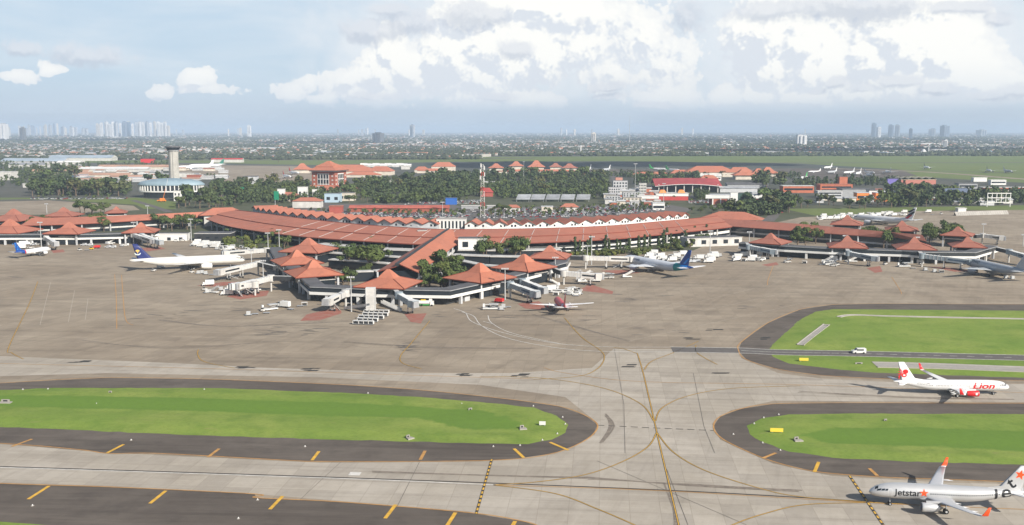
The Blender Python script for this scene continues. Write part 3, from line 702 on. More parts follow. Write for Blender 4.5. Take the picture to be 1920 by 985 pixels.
# ---- central pier
pr0, pr1 = at(840, 433.5, 14.6), at(746, 499, 12.8)
el1, er1 = at(706, 507, 9.0), at(781, 508, 9.0); el0, er0 = at(790, 446, 9.0), at(866, 452, 9.0)
ax_ = (pr1 - pr0); ax_.z = 0; ax_.normalize(); nx = Vector((-ax_.y, ax_.x, 0))    # nx points to the right side of the picture
pier = empty('terminal_pier', (pr1.x, pr1.y, 0), 0, 'straight pier with a long red gabled roof running from the crescent hall to the pavilions', 'terminal building')
L = (pr1 - pr0); L.z = 0; L = L.length; wl = 13.5; wr = 13.0
P = lambda s, t, z: pr0 + ax_ * s + nx * t + Vector((0, 0, z - pr0.z)) - Vector((pr1.x, pr1.y, 0))
zr = lambda q: 14.6 + (12.8 - 14.6) * q / L
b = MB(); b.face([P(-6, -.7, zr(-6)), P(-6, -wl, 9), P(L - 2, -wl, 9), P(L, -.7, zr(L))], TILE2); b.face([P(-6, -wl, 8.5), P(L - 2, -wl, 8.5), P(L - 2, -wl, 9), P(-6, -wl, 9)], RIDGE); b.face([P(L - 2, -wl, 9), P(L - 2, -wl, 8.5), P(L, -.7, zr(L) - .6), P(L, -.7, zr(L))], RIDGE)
b.build('left_roof', pier)  # duller tile than the right slope: its shade is put into the colour
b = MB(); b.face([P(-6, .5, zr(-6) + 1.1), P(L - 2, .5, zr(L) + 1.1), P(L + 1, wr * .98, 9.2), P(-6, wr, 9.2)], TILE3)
b.face([P(-6, wr, 8.7), P(-6, wr, 9.2), P(L + 1, wr * .98, 9.2), P(L + 1, wr * .98, 8.7)], RIDGE); b.face([P(L - 2, .5, zr(L) + 1.1), P(L + 1, wr * .98, 9.2), P(L + 1, wr * .98, 8.7), P(L - 2, .5, zr(L) + .5)], RIDGE)
b.build('right_roof', pier)  # brighter tile: the sunlight on this slope is put into the colour
b = MB(); b.beam(P(-6, -.75, zr(-6) - .2), P(L, -.75, zr(L) - .2), 2.1, 1.7, DARK_); b.build('ridge_vent', pier)
b = MB(); b.prism([P(0, -wl + 2, 0)[:2], P(L - 3, -wl + 2, 0)[:2], P(L - 3, wr - 2, 0)[:2], P(0, wr - 2, 0)[:2]], 0, 9.4, GLASS); b.build('wall', pier)
b = MB(); b.beam(P(10, wr - 1.8, 3.6), P(L + 3, wr - 1.8, 3.6), .5, 1.5, WHITE); b.build('parapet', pier)
b = MB(); b.beam(P(10, -wl + 1.8, 3.6), P(L + 3, -wl + 1.8, 3.6), .5, 1.5, WHITE); b.build('parapet', pier)
for k in range(9):
    for t in (-wl + .8, wr - .8):
        b = MB(); q = P(12 + k * (L - 14) / 8, t, 0); b.box((q.x, q.y, 0), (1, 1, 9), LGREY); b.build('column', pier)
def block(name, pxy, d, hgt, m, label, cat='building', rz=0.0, roof=None, windows=None, group=None, wz=None, trim=None, roofobj=None):
    """a plain rendered block: walls, flat roof with parapet, rows of windows on the faces"""
    p = at(*pxy); t = empty(name, (p.x, p.y, 0), rz, label, cat, group)
    b = MB(); b.box((0, d[1] / 2, 0), (d[0], d[1], hgt), m); b.build('wall', t)
    if roof is not False:
        b = MB(); b.box((0, d[1] / 2, hgt), (d[0] + .6, d[1] + .6, .5), trim or m, top=roof or DROOF); b.build('roof', t)
    if windows:
        nx_, nz, ww, wh = windows; z0 = wz or 1.4
        for j in range(nz):
            for i in range(nx_):
                x = (i + .5) / nx_ * d[0] - d[0] / 2
                w_ = MB(); w_.box((x, -.06, z0 + j * (hgt - z0) / nz), (ww, .12, wh), GLASS); w_.build('window', t)
    return t
block('service_building', (886, 482), (21, 14), 13, WHITE, 'white four-windowed block under the right eave beside the pier', windows=(2, 2, 4.2, 4.0), wz=1.5)
block('service_building', (792, 466), (7, 6), 14, OFFWHITE, 'small white lift tower rising from the roof left of the pier')
block('service_building', (1340, 462), (48, 14), 6.5, OFFWHITE, 'white low block with five square windows by the right end of the crescent', rz=.25, windows=(5, 1, 4, 3.2), wz=2)
block('service_building', (317, 452), (30, 9), 5.8, WHITE, 'plain white low block beside the left pavilions', windows=(3, 1, 3, 2.6), wz=.4)
block('service_building', (398, 452), (30, 16), 6, DARK_, 'dark low block with an ochre opening behind the white block', windows=(4, 1, 3, 1.4), wz=2, trim=OFFWHITE)
# ---- covered walkways with flat white roofs inside the ring
def walkway(pts, wid, z, label, m=OFFWHITE):
    P_ = [at(x, y, z) for x, y in pts]; t = empty('covered_walkway', (P_[0].x, P_[0].y, 0), 0, label, 'walkway'); O = Vector((P_[0].x, P_[0].y, 0))
    b = MB()
    for a, c in zip(P_, P_[1:]): b.beam(a - O, c - O, wid, .6, m)
    b.build('roof', t)
    b = MB()
    for a, c in zip(P_, P_[1:]): b.beam(a - O - Vector((0, 0, z - .3)), c - O - Vector((0, 0, z - .3)), wid * .8, z - .6, GLASS)
    b.build('glass_wall', t)
walkway([(612, 474), (700, 480), (752, 483)], 7, 6.5, 'white flat-roofed walkway from the upper left pavilion to the pier')
walkway([(620, 487), (690, 492), (730, 495)], 6, 6, 'second white flat-roofed walkway left of the pier below the first')
walkway([(640, 511), (700, 509), (740, 505)], 6, 6, 'short white walkway behind the front left pavilion')
walkway([(800, 511), (848, 517), (860, 522)], 6, 6, 'short white walkway behind the front right pavilion')
walkway([(862, 489), (905, 498), (935, 500)], 6, 6, 'white walkway from the pier to the middle right pavilion')
walkway([(850, 478), (920, 481), (985, 482)], 8, 6, 'long white walkway from the pier to the upper right pavilion')
walkway([(600, 458), (700, 467), (790, 470)], 12, 5, 'long pale flat roof along the foot of the crescent hall, left half', OFFWHITE)
walkway([(860, 469), (950, 470), (1050, 468)], 10, 5, 'long pale flat roof along the foot of the crescent hall, right half', OFFWHITE)
# ---- pavilions
def pavilion(A, B, label, group='boarding pavilions', ze=9.5, m=TILE, cols=True, flip=1):
    a, c = at(*A, ze), at(*B, ze); d = c - a; s = d.length; rz = math.atan2(d.y, d.x)
    n = Vector((-d.y, d.x, 0)).normalized() * flip; ctr = (a + c) / 2 + n * s / 2
    t = empty('boarding_pavilion', (ctr.x, ctr.y, 0), rz, label, 'pavilion', group)
    h = s / 2; q = h * .30; k = s / 30.0
    ring = lambda r, z: [Vector((-r, -r, z)), Vector((r, -r, z)), Vector((r, r, z)), Vector((-r, r, z))]
    b = MB(); b.grid([ring(h, ze - .5), ring(h, ze), ring(h * .86, ze + .68 * k), ring(q, ze + 3.7 * k)], m, closed=True, smooth=False, matfn=lambda i, j: RIDGE if i == 0 else m); b.face(ring(h * .985, ze - .4)[::-1], DARK_)
    b.build('roof', t)
    b = MB(); b.grid([ring(q * 1.16, ze + 3.55 * k), ring(q * .95, ze + 4.3 * k), ring(q * .42, ze + 7.1 * k), ring(.7 * k, ze + 8.3 * k)], m, closed=True, smooth=False); b.face(ring(.7 * k, ze + 8.3 * k), m)
    b.build('roof_crown', t)
    for sx, sy in ((-1, -1), (1, -1), (1, 1), (-1, 1)):
        b = MB(); P_ = [(h * 1.01, ze + .06), (h * .86, ze + .76 * k), (q * 1.1, ze + 3.6 * k)]
        for (r0, z0), (r1, z1) in zip(P_, P_[1:]): b.tube((sx * r0, sy * r0, z0), (sx * r1, sy * r1, z1), .22, .22, RIDGE, 6)
        b.build('hip_ridge', t)
        if cols:
            b = MB(); b.box((sx * h * .80, sy * h * .80, 0), (1.1, 1.1, ze), LGREY); b.build('column', t)
    b = MB(); b.box((0, 0, .3), (s * .70, s * .70, ze + .2), GLASS); b.build('glass_wall', t)
    for sx, sy, L1, L2 in ((0, -1, s * .72, .3), (0, 1, s * .72, .3), (-1, 0, .3, s * .72), (1, 0, .3, s * .72)):
        b = MB(); b.box((sx * s * .36, sy * s * .36, ze - 3.2), (L1, L2, .7), OFFWHITE); b.build('railing', t)
    return t
pavilion((521.5, 472), (596, 475), 'topmost pavilion left of the pier, nearest the crescent hall')
pavilion((526, 498), (608, 493), 'middle pavilion left of the pier, between two other red roofs', m=TILE3)
pavilion((554, 521), (645, 515), 'lowest pavilion left of the pier, in front of two other red roofs', m=TILE3)
pavilion((662, 538), (758, 542), 'front pavilion at the foot of the pier behind the tall white lift tower', m=TILE3)
pavilion((830, 521), (902, 531), 'first pavilion right of the pier, in front of dense trees', m=TILE3)
pavilion((920, 502), (990, 510), 'second pavilion right of the pier', m=TILE3)
pavilion((988, 484), (1061, 486), 'third pavilion right of the pier, nearest the crescent hall')
gl = 'pavilions of the left wing'
pavilion((-44, 437), (33, 438), 'front pavilion of the left wing cut by the picture edge', gl)
pavilion((79.5, 438.5), (146, 439), 'front pavilion of the left wing between two others, behind the blue-tailed jet', gl)
pavilion((227, 437), (290, 436), 'front pavilion of the left wing nearest the crescent hall', gl)
pavilion((-30, 414), (36, 415), 'rear pavilion of the left wing touching the end of its long roof', gl, m=TILE2)
pavilion((80, 406), (135, 406), 'rear pavilion of the left wing, middle of three', gl, m=TILE2)
pavilion((196, 400), (238, 399), 'small rear pavilion of the left wing beside a large tree', gl, m=TILE2)
gr = 'pavilions of the right wing'
pavilion((1404, 455), (1464, 459), 'front pavilion of the right wing nearest the crescent hall', gr, m=TILE2)
pavilion((1554, 464), (1629, 466), 'front pavilion of the right wing with a light mast before its peak', gr, m=TILE2)
pavilion((1681, 467), (1758, 469), 'front pavilion of the right wing at the end of the long roof', gr, m=TILE2)
pavilion((1785, 463), (1852, 465), 'outermost front pavilion of the right wing behind the grey jet', gr, m=TILE2)
pavilion((1556, 421), (1618, 423), 'rear pavilion of the right wing before the white jet with the flag tail', gr, m=TILE2)
pavilion((1660, 432), (1724, 434), 'rear pavilion of the right wing under the flag tail', gr, m=TILE2)
pavilion((1762, 441), (1822, 444), 'rear pavilion of the right wing at its far end beside the bare apron', gr, m=TILE2)
# ---- corridor rings on columns
def corridor(pts, label, wid=9.0, side=1, zf=4.9, closed_end=True, every=16.0):
    P_ = [at(x, y, zf) for x, y in pts]; O = Vector((P_[len(P_) // 2].x, P_[len(P_) // 2].y, 0))
    t = empty('boarding_corridor', O, 0, label, 'corridor')
    Q = []
    for i, p in enumerate(P_):
        d0 = (P_[i] - P_[i - 1]).normalized() if i else (P_[1] - P_[0]).normalized(); d1 = (P_[i + 1] - P_[i]).normalized() if i < len(P_) - 1 else d0
        n0 = Vector((-d0.y, d0.x, 0)); n1 = Vector((-d1.y, d1.x, 0)); n = (n0 + n1).normalized(); n /= max(.5, n.dot(n1)); Q.append(n * side)
    off = lambda k, z: [Vector((p.x, p.y, 0)) + q * k - O + Vector((0, 0, z)) for p, q in zip(P_, Q)]
    b = MB(); b.grid([off(0, zf - .6), off(0, zf + .9), off(.5, zf + .9), off(.5, zf - .6)], WHITE, smooth=False); b.grid([off(.5, zf - .6), off(0, zf - .6)], WHITE, smooth=False); b.build('fascia', t)
    b = MB(); b.grid([off(.5, zf - .4), off(wid, zf - .4)], CONCRETE, smooth=False); b.build('floor_slab', t)
    b = MB(); b.grid([off(.8, zf + .9), off(1.0, zf + 3.4)], GLASS, smooth=False); b.grid([off(wid - .2, zf - .4), off(wid - .2, zf + 3.4)], GLASS, smooth=False); b.build('glass_wall', t)
    b = MB(); b.grid([off(.4, zf + 3.2), off(.4, zf + 3.7), off(.9, zf + 3.9), off(wid - .5, zf + 3.9), off(wid + .3, zf + 3.7), off(wid + .3, zf + 3.2)], DROOF, smooth=False); b.build('roof', t)
    b = MB(); b.grid([off(.3, zf + 3.25), off(.3, zf + 3.62)], GREY, smooth=False); b.build('gutter', t)
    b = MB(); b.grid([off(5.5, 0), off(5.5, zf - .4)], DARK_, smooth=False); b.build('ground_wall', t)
    n = 0
    for (a, qa), (c, qc) in zip(zip(P_, Q), zip(P_[1:], Q[1:])):
        Ls = (c - a).length; m = max(1, int(Ls / every))
        for k in range(m):
            u = (k + .5) / m; p = a.lerp(c, u) + qa.lerp(qc, u) * 1.2 - O; n += 1
            b = MB(); b.box((p.x, p.y, 0), (1.5, 1.5, zf - .5), WHITE if n % 2 else LGREY, math.atan2((c - a).y, (c - a).x)); b.build('column', t)
            if n % 3 == 1:
                u = (k + .9) / m; p = a.lerp(c, u) + qa.lerp(qc, u) * 4.2 - O
                b = MB(); b.box((p.x, p.y, 0), (4.5, 2.2, 2.9), LGREY, math.atan2((c - a).y, (c - a).x)); b.build('store_room', t)
    return t
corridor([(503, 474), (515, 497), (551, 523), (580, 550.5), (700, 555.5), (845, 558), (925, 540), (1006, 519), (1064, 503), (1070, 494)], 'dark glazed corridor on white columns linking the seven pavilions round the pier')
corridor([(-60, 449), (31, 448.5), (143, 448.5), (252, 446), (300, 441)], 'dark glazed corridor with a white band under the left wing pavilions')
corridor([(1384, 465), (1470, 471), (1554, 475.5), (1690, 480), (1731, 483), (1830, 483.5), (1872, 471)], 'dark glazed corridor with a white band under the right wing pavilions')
# ---- long gabled roofs of the wings
def spine(pe, pr, label, m, ze=8.5, zr=13.0):
    E = [at(x, y, ze) for x, y in pe]; Rr = [at(x, y, zr) for x, y in pr]; O = Vector((E[0].x, E[0].y, 0)); t = empty('wing_hall', O, 0, label, 'terminal building')
    E = resample(E, 8); Rr = resample(Rr, 8); Bk = [Vector((2 * r.x - e.x, 2 * r.y - e.y, ze)) for e, r in zip(E, Rr)]
    b = MB(); b.grid([[p - O + Vector((0, 0, -.5)) for p in E], [p - O for p in E], [p - O for p in Rr], [p - O for p in Bk]], m, smooth=False, matfn=lambda i, j: RIDGE if i == 0 else m); b.face([E[0] - O, Rr[0] - O, Bk[0] - O], RIDGE); b.face([Bk[-1] - O, Rr[-1] - O, E[-1] - O], RIDGE); b.build('roof', t)
    I = [e.lerp(q, .12) for e, q in zip(E, Bk)]; J = [e.lerp(q, .88) for e, q in zip(E, Bk)]
    b = MB(); b.grid([[Vector((p.x, p.y, 0)) - O for p in I], [Vector((p.x, p.y, ze + .5)) - O for p in I]], GLASS, smooth=False); b.grid([[Vector((p.x, p.y, 0)) - O for p in J], [Vector((p.x, p.y, ze + .5)) - O for p in J]], GLASS, smooth=False); b.build('glass_wall', t)
    b = MB(); b.grid([[Vector((p.x, p.y, 2.6)) - O + Vector((0, -.3, 0)) for p in I], [Vector((p.x, p.y, 4.0)) - O + Vector((0, -.3, 0)) for p in I]], OFFWHITE, smooth=False); b.build('parapet', t)
    for i in range(8):
        b = MB(); p = E[i].lerp(Bk[i], .05) - O; b.box((p.x, p.y, 0), (1, 1, ze - .3), LGREY); b.build('column', t)
spine([(38, 423), (150, 420), (270, 413), (400, 405.5)], [(60, 409), (160, 406.5), (280, 402), (400, 396.5)], 'long straight red roof of the left wing behind its front pavilions', TILE)
spine([(1372, 424.5), (1500, 434), (1610, 442), (1719, 449.5)], [(1345, 409.5), (1500, 420), (1610, 430), (1729, 440.5)], 'long straight red roof of the right wing behind its front pavilions', TILE2)
# ---- landside blocks with a row of gables
def gables(pts, label, z_a=14.0, z_e=10.5, depth=24.0, light=WHITE):
    A = [at(x, y, z_a) for x, y in pts]; O = Vector((A[len(A) // 2].x, A[len(A) // 2].y, 0)); t = empty('gabled_block', O, 0, label, 'terminal building')
    mids = [(a + c) / 2 for a, c in zip(A, A[1:])]; mids = [A[0] * 2 - mids[0]] + mids + [A[-1] * 2 - mids[-1]]
    nrm = []
    for l, r in zip(mids, mids[1:]): d = r - l; nrm.append(Vector((-d.y, d.x, 0)).normalized())
    jn = [nrm[0]] + [(a + c).normalized() for a, c in zip(nrm, nrm[1:])] + [nrm[-1]]
    for i, a in enumerate(A):
        l = mids[i] - O; r = mids[i + 1] - O; a = a - O; n = nrm[i]; l.z = r.z = z_e; a.z = z_a
        bk = lambda p, q, k=depth: p + q * k
        ov = -n * 1.6; d = (r - l).normalized()
        b = MB(); b.face([l + ov, bk(l, jn[i]), bk(a, n), a + ov][::-1], TILE); b.face([a + ov, bk(a, n), bk(r, jn[i + 1]), r + ov][::-1], TILE); b.face([l + ov, a + ov, a + ov - Vector((0, 0, .7)), l + ov - Vector((0, 0, .7))], RIDGE); b.face([a + ov, r + ov, r + ov - Vector((0, 0, .7)), a + ov - Vector((0, 0, .7))], RIDGE)
        roof = b.build('gable_roof', t)
        z_ = lambda p, z: Vector((p.x, p.y, z))
        b = MB(); b.face([z_(l, 0), z_(r, 0), r - Vector((0, 0, .2)), a - Vector((0, 0, .3)), l - Vector((0, 0, .2))], light); wl_ = b.build('gable_wall', t)
        b = MB(); m_ = (l + r) / 2; W_ = (r - l).length
        q0, q1 = z_(l, 5.6) - n * 2.6 + d * .4, z_(r, 5.6) - n * 2.6 - d * .4
        b.beam(q0, q1, 2.6, 1.9, light); b.build('balcony', t)
        for k in (-.22, .02, .24):
            if (i + int(k * 10)) % 5 == 0: continue
            b = MB(); c = z_(m_, 0) + d * W_ * k - n * .08; b.box((c.x, c.y, 8.3), (1.7, .14, 1.9), GLASS, math.atan2(d.y, d.x)); b.build('window', wl_)
    return t
gables([(478, 386), (487, 388.5), (496, 390), (508, 392), (521, 394), (535, 396), (551, 397.5), (568, 399), (586, 401), (606, 402.5), (626, 404.5), (649, 405.5), (673, 407), (698, 409), (722, 410.5), (748, 411.5), (778, 412.5), (808, 412.8)], 'left row of grey-fronted gables behind the crescent hall', light=LGREY)
gables([(885, 413.5), (912, 413.8), (939, 413.8), (966, 413.6), (992, 413.4), (1019, 413), (1046, 412.5), (1072, 411.6), (1098, 410.5), (1123, 409), (1148, 407.8), (1172, 406.4), (1195, 405), (1216, 403.8), (1235, 402.4), (1253, 401), (1269, 399.6), (1284, 398.2)], 'right row of white-fronted gables behind the crescent hall')
block('entrance_block', (846, 441), (26, 20), 13.5, WHITE, 'white flat-roofed entrance block with slit windows between the two gable rows', windows=(8, 1, 1.5, 6.5), wz=6, roof=CONCRETE)
# ------------------------------------------------------------------ aircraft
SILVER = mat('silver_skin', (.56, .565, .57), .32, .05, .25, metal=.35, spec=.5)
JWHITE = mat('jet_white', (.68, .68, .68), .3, .03, .2, spec=.5)
JGREY = mat('jet_grey', (.40, .42, .44), .35, .05, .3)
WGREY = mat('wing_grey', (.46, .47, .48), .4, .06, .3)
NAVY = mat('navy_fin', (.020, .030, .13), .35); SKYB = mat('bright_blue', (.02, .22, .62), .35); TEAL = mat('teal_green', (.02, .26, .27), .35); DBLUE = mat('deep_blue', (.012, .06, .27), .35)
JRED = mat('jet_red', (.60, .022, .025), .35); JORANGE = mat('jet_orange', (.80, .09, .02), .4); BLACK = mat('black_letter', (.012, .013, .016), .5); GOLD = mat('gold', (.62, .42, .10), .4)
JGREEN = mat('jet_green', (.05, .42, .10), .4); DGREEN = mat('dark_green', (.01, .13, .09), .4); PINKRED = mat('faded_red', (.46, .06, .07), .45); METAL = mat('bare_metal', (.35, .35, .36), .3, metal=.8)
NOSE = [(0, .03, -.34), (.10, .22, -.33), (.35, .43, -.29), (.8, .64, -.20), (1.4, .80, -.11), (2.1, .905, -.05), (3.0, .97, -.015), (4.0, 1, 0)]
TAIL = [(9.0, 1, 0), (7.4, .975, .025), (5.8, .88, .12), (4.2, .70, .28), (2.6, .47, .45), (1.2, .27, .58), (.3, .13, .64), (0, .05, .65)]
def interp(tab, x):
    for a, c in zip(tab, tab[1:]):
        if a[0] <= x <= c[0]:
            t = (x - a[0]) / (c[0] - a[0]); t2 = t
            return tuple(p + (q - p) * t2 for p, q in zip(a[1:], c[1:]))
    return tab[-1][1:] if x > tab[-1][0] else tab[0][1:]
class Jet:
    """nose at x=0, tail towards +x, y to the port (left-hand) side is -y seen from above with the nose at -x; z from the ground"""
    def __init__(s, **k):
        s.__dict__.update(dict(L=37.6, R=1.98, zc=3.85, wx=12.2, cr=6.3, ct=1.6, span=34.1, sweep=27, dih=5.1, eng=[(5.75, 11.1)], er=1.15, el=4.3, fh=6.3, fc=6.0, ft=2.1, fx=29.6, fs=40, sw=6.2, sx=32.4, sc=3.7, body=JWHITE, wing=WGREY, engm=None, fin=None, winglet=None, bands=(), stabm=None, rings=26, detail=2, low=None, glass=True), **k)
        s.fin = s.fin or s.body; s.engm = s.engm or s.body; s.stabm = s.stabm or s.wing
    def prof(s, x):
        u = x / s.R
        if u < 4: r, dz = interp(NOSE, u)
        elif (s.L - x) / s.R < 9: r, dz = interp(TAIL[::-1], (s.L - x) / s.R)
        else: r, dz = 1, 0
        return r * s.R, s.zc + dz * s.R
    def S(s, x, a, side=1, off=0.0):
        """a point of the skin: a is the angle above the horizontal through the fuselage's centre; side 1 = -y"""
        r, z = s.prof(x); r += off
        return Vector((x, -side * r * math.cos(a), z + r * math.sin(a)))
    def bandmat(s, x):
        m = s.body
        for x0, bm_ in s.bands:
            if x >= x0 * s.L: m = bm_
        return m
    def build(s, root):
        n = s.rings
        xs = [t[0] * s.R for t in NOSE] + [s.L - t[0] * s.R for t in TAIL]
        m = max(4, int((xs[8] - xs[7]) / 2.0)); xs = xs[:8] + [xs[7] + (xs[8] - xs[7]) * i / m for i in range(1, m)] + xs[8:]
        xs = sorted(set(xs + [b_[0] * s.L for b_ in s.bands]))
        rows = [[s.S(x, 2 * math.pi * j / n) for j in range(n)] for x in xs]
        b = MB(); b.grid(rows, s.body, closed=True, matfn=lambda i, j: (s.low if s.low and math.sin(2 * math.pi * (j + .5) / n) < -.45 else s.bandmat((xs[i] + xs[i + 1]) / 2)))
        b.fan(rows[0][::-1], s.S(0, 0) + Vector((-.02, 0, 0)), s.body); b.fan(rows[-1], (s.L + .02, 0, rows[-1][0].z), s.bandmat(s.L))
        b.build('fuselage', root)
        s.wings(root); s.tailplane(root)
        if s.detail: s.gear(root)
        if s.glass: s.cockpit(root)
    def wing_sec(s, x, y, z, c, th, n=9, up=(0, 0, 1)):
        pts = []
        for k in range(n): t = k / (n - 1); pts.append((t, th * (1.48 * math.sqrt(t) - .63 * t - 1.76 * t * t + 1.42 * t ** 3 - .51 * t ** 4) * 1.0))
        u = Vector(up)
        top = [Vector((x + c * t, y, z)) + u * (h * c) for t, h in pts]; bot = [Vector((x + c * t, y, z)) - u * (h * c * .7) for t, h in pts[1:-1]]
        return top + bot[::-1]
    def wings(s, root):
        hs = s.span / 2; td = math.tan(R(s.dih)); ts = math.tan(R(s.sweep)); z0 = s.zc - s.R * .52
        for sd in (-1, 1):
            st = []
            for f, cc in ((0.03, s.cr * 1.12), (.11, s.cr), (.36, s.cr * .60), (.7, s.cr * .37 + s.ct * .10), (1.0, s.ct)):
                y = hs * f; st.append(s.wing_sec(s.wx + y * ts - (1.4 if f < .05 else 0), -sd * y, z0 + y * td + (y / hs) ** 2 * .5, cc, .115 - .03 * f))
            b = MB(); b.grid(st, s.wing, closed=True); b.face(st[-1], s.wing); wg = b.build('wing', root, weld=True)
            tip = st[-1][0]
            if s.winglet:
                wm, wh = s.winglet; sec = [st[-1]]
                for f in (.15, .45, 1.0):
                    sec.append(s.wing_sec(tip.x + .25 + wh * .62 * f, tip.y - sd * wh * (.28 * f if f > .2 else .10), tip.z + wh * (f ** 1.35), s.ct * (1 - .62 * f), .07, up=(0, sd * .94, .34)))
                b = MB(); b.grid(sec[1:], wm, closed=True); b.face(sec[-1], wm); b.grid(sec[:2], s.wing, closed=True); b.build('winglet', wg, weld=True)
            if s.detail > 1:
                for f in (.26, .44, .62):
                    y = hs * f; c = interp([(.0, s.cr), (.36, s.cr * .60), (.7, s.cr * .40), (1, s.ct)], f)[0]; x = s.wx + y * ts + c * .62; z = z0 + y * td - .22
                    b = MB(); q = [(0, .04), (.9, .22), (2.2, .24), (3.4, .03)]; b.grid([[Vector((x + dx, -sd * y + r * math.cos(a) * .8, z + r * math.sin(a) - dx * .05)) for a in [k * math.pi / 4 for k in range(8)]] for dx, r in q], s.wing, closed=True); b.build('flap_fairing', wg)
            for ey, ex in s.eng:
                y = ey; zt = z0 + y * td; er = s.er; zc = zt - er * 1.02 - .12
                if zc - er < .55: zc = .55 + er
                q = [(0, .86), (.04, .95), (.14, 1.0), (.45, 1.02), (.72, .92), (.95, .72)]
                rg = lambda dx, r: [Vector((ex + dx * s.el, -sd * y + er * r * math.cos(a), zc + er * r * math.sin(a))) for a in [k * 2 * math.pi / 20 for k in range(20)]]
                b = MB(); b.grid([rg(*t) for t in q], s.engm, closed=True, matfn=lambda i, j: METAL if i == 0 else s.engm); b.grid([rg(0, .86), rg(.10, .80), rg(.22, .78)], METAL, closed=True); en = b.build('engine', root)
                b = MB(); b.fan(rg(.20, .78)[::-1], (ex + .12 * s.el, -sd * y, zc), DARK_); b.build('fan', en)
                b = MB(); b.fan(rg(.94, .70), (ex + 1.22 * s.el, -sd * y, zc + .05), METAL); b.build('exhaust_cone', en)
                b = MB(); b.beam((ex + s.el * .25, -sd * y, zc + er * .9), (ex + s.el * 1.05, -sd * y, zt - .1), .4, .55, s.wing); b.build('pylon', en)
        b = MB(); fx = s.wx - 1.6; fl = s.cr * 1.12 + 3.4
        b.grid([[Vector((fx + fl * u, s.R * 1.10 * k * math.cos(a), s.zc - s.R * .62 + s.R * .56 * k * math.sin(a))) for a in [j * 2 * math.pi / 16 for j in range(16)]] for u, k in ((0, .2), (.12, .78), (.3, 1), (.7, 1), (.88, .74), (1, .15))], s.low or s.body, closed=True); b.build('belly_fairing', root)
    def finth(s, f): return .075 * (1.48 * math.sqrt(max(f, 0)) - .63 * f - 1.76 * f * f + 1.42 * f ** 3 - .51 * f ** 4)
    def finpt(s, x, h):
        """leading edge x and chord at height h above the fuselage's top"""
        t = h / s.fh; return s.fx + t * s.fh * math.tan(R(s.fs)), s.fc + (s.ft - s.fc) * t
    def fin_base(s): return s.zc + s.R * .80
    def F(s, x, h, side=1, off=.02):
        le, c = s.finpt(x, h); f = max(0, min(1, (x - le) / c)); return Vector((x, -side * (s.finth(f) * c + off), s.fin_base() + h))
    def tailplane(s, root):
        b = MB(); secs = []
        for h in (-.3, .4, s.fh * .35, s.fh * .7, s.fh):
            le, c = s.finpt(0, h); secs.append([Vector((le + c * f, sg * s.finth(f) * c, s.fin_base() + h)) for f, sg in [(k / 8, 1) for k in range(9)] + [(k / 8, -1) for k in range(7, 0, -1)]])
        b.grid(secs, s.fin, closed=True); b.face(secs[-1], s.fin)
        fn = b.build('fin', root, weld=True)
        le, c = s.finpt(0, .9); b = MB(); zt = lambda x: s.prof(x)[1] + s.prof(x)[0]
        q = [(le - s.fh * .62, 0), (le + .5, .0)]; x0, x1 = q[0][0], q[1][0]
        b.face([(x0, -.05, zt(x0) - .15), (x1 + 1, -.2, zt(x1) - .3), (x1, -.16, s.fin_base() + .95)], s.fin); b.face([(x0, .05, zt(x0) - .15), (x1, .16, s.fin_base() + .95), (x1 + 1, .2, zt(x1) - .3)], s.fin); b.face([(x0, -.05, zt(x0) - .15), (x1, -.16, s.fin_base() + .95), (x1, .16, s.fin_base() + .95), (x0, .05, zt(x0) - .15)], s.fin); b.build('dorsal_fin', fn)
        for sd in (-1, 1):
            st = []
            for f in (.05, .5, 1.0):
                y = s.sw * f; st.append(s.wing_sec(s.sx + y * math.tan(R(33)), -sd * y, s.zc + s.R * .42 + y * .1, s.sc * (1 - .6 * f), .09))
            b = MB(); b.grid(st, s.stabm, closed=True); b.face(st[-1], s.stabm); b.build('tailplane', root, weld=True)
    def gear(s, root):
        wr = .58 if s.R < 2.3 else .68
        for x, ys in ((5.1 / 37.6 * s.L, (0,)), (s.wx + s.cr * .82, (-3.8 if s.R < 2.3 else -5.4, 3.8 if s.R < 2.3 else 5.4))):
            for y in ys:
                b = MB(); b.tube((x, y, wr), (x, y, s.zc - s.R * .6), .13, .16, GREY); g = b.build('landing_gear', root)
                r = wr * (.68 if y == 0 else 1); bog = (0,) if s.R < 2.3 or y == 0 else (-1.4, 0, 1.4)
                for dx in bog:
                    for dy in (-.42, .42):
                        b = MB(); b.tube((x + dx, y + dy - .17, r), (x + dx, y + dy + .17, r), r, r, RUBBER, 14); b.tube((x + dx, y + dy - .19, r), (x + dx, y + dy + .19, r), r * .45, r * .45, LGREY, 10); b.build('wheel', g)
    def patch(s, name, x0, x1, a0, a1, side, m, root, off=.02, n=3, skew=0.0):
        b = MB(); b.grid([[s.S(x0 + (x1 - x0) * i / n + skew * (j / n), a0 + (a1 - a0) * j / n, side, off) for j in range(n + 1)] for i in range(n + 1)], m); return b.build(name, root)
    def cockpit(s, root):
        r = s.R
        for sd in (-1, 1):
            for x0, x1, a0, a1 in ((.80, 1.28, .34, .66), (1.33, 1.72, .29, .58), (1.77, 2.08, .27, .52)):
                s.patch('cockpit_window', x0 * r, x1 * r, a0, a1, sd, GLASS, root, .012, skew=.10 * r)
            s.patch('cockpit_window', .62 * r, .98 * r, .72, 1.36, sd, GLASS, root, .012, skew=.1 * r)
    def windows(s, root, x0, x1, pitch, a=.12, gaps=(), both=True):
        k = None
        for sd in ((1, -1) if both else (1,)):
            x = x0; base = None
            while x < x1:
                if not any(g0 <= x <= g1 for g0, g1 in gaps):
                    s.patch('cabin_window', x - .12, x + .12, a - .085, a + .085, sd, GLASS, root, .008, n=1)
                x += pitch
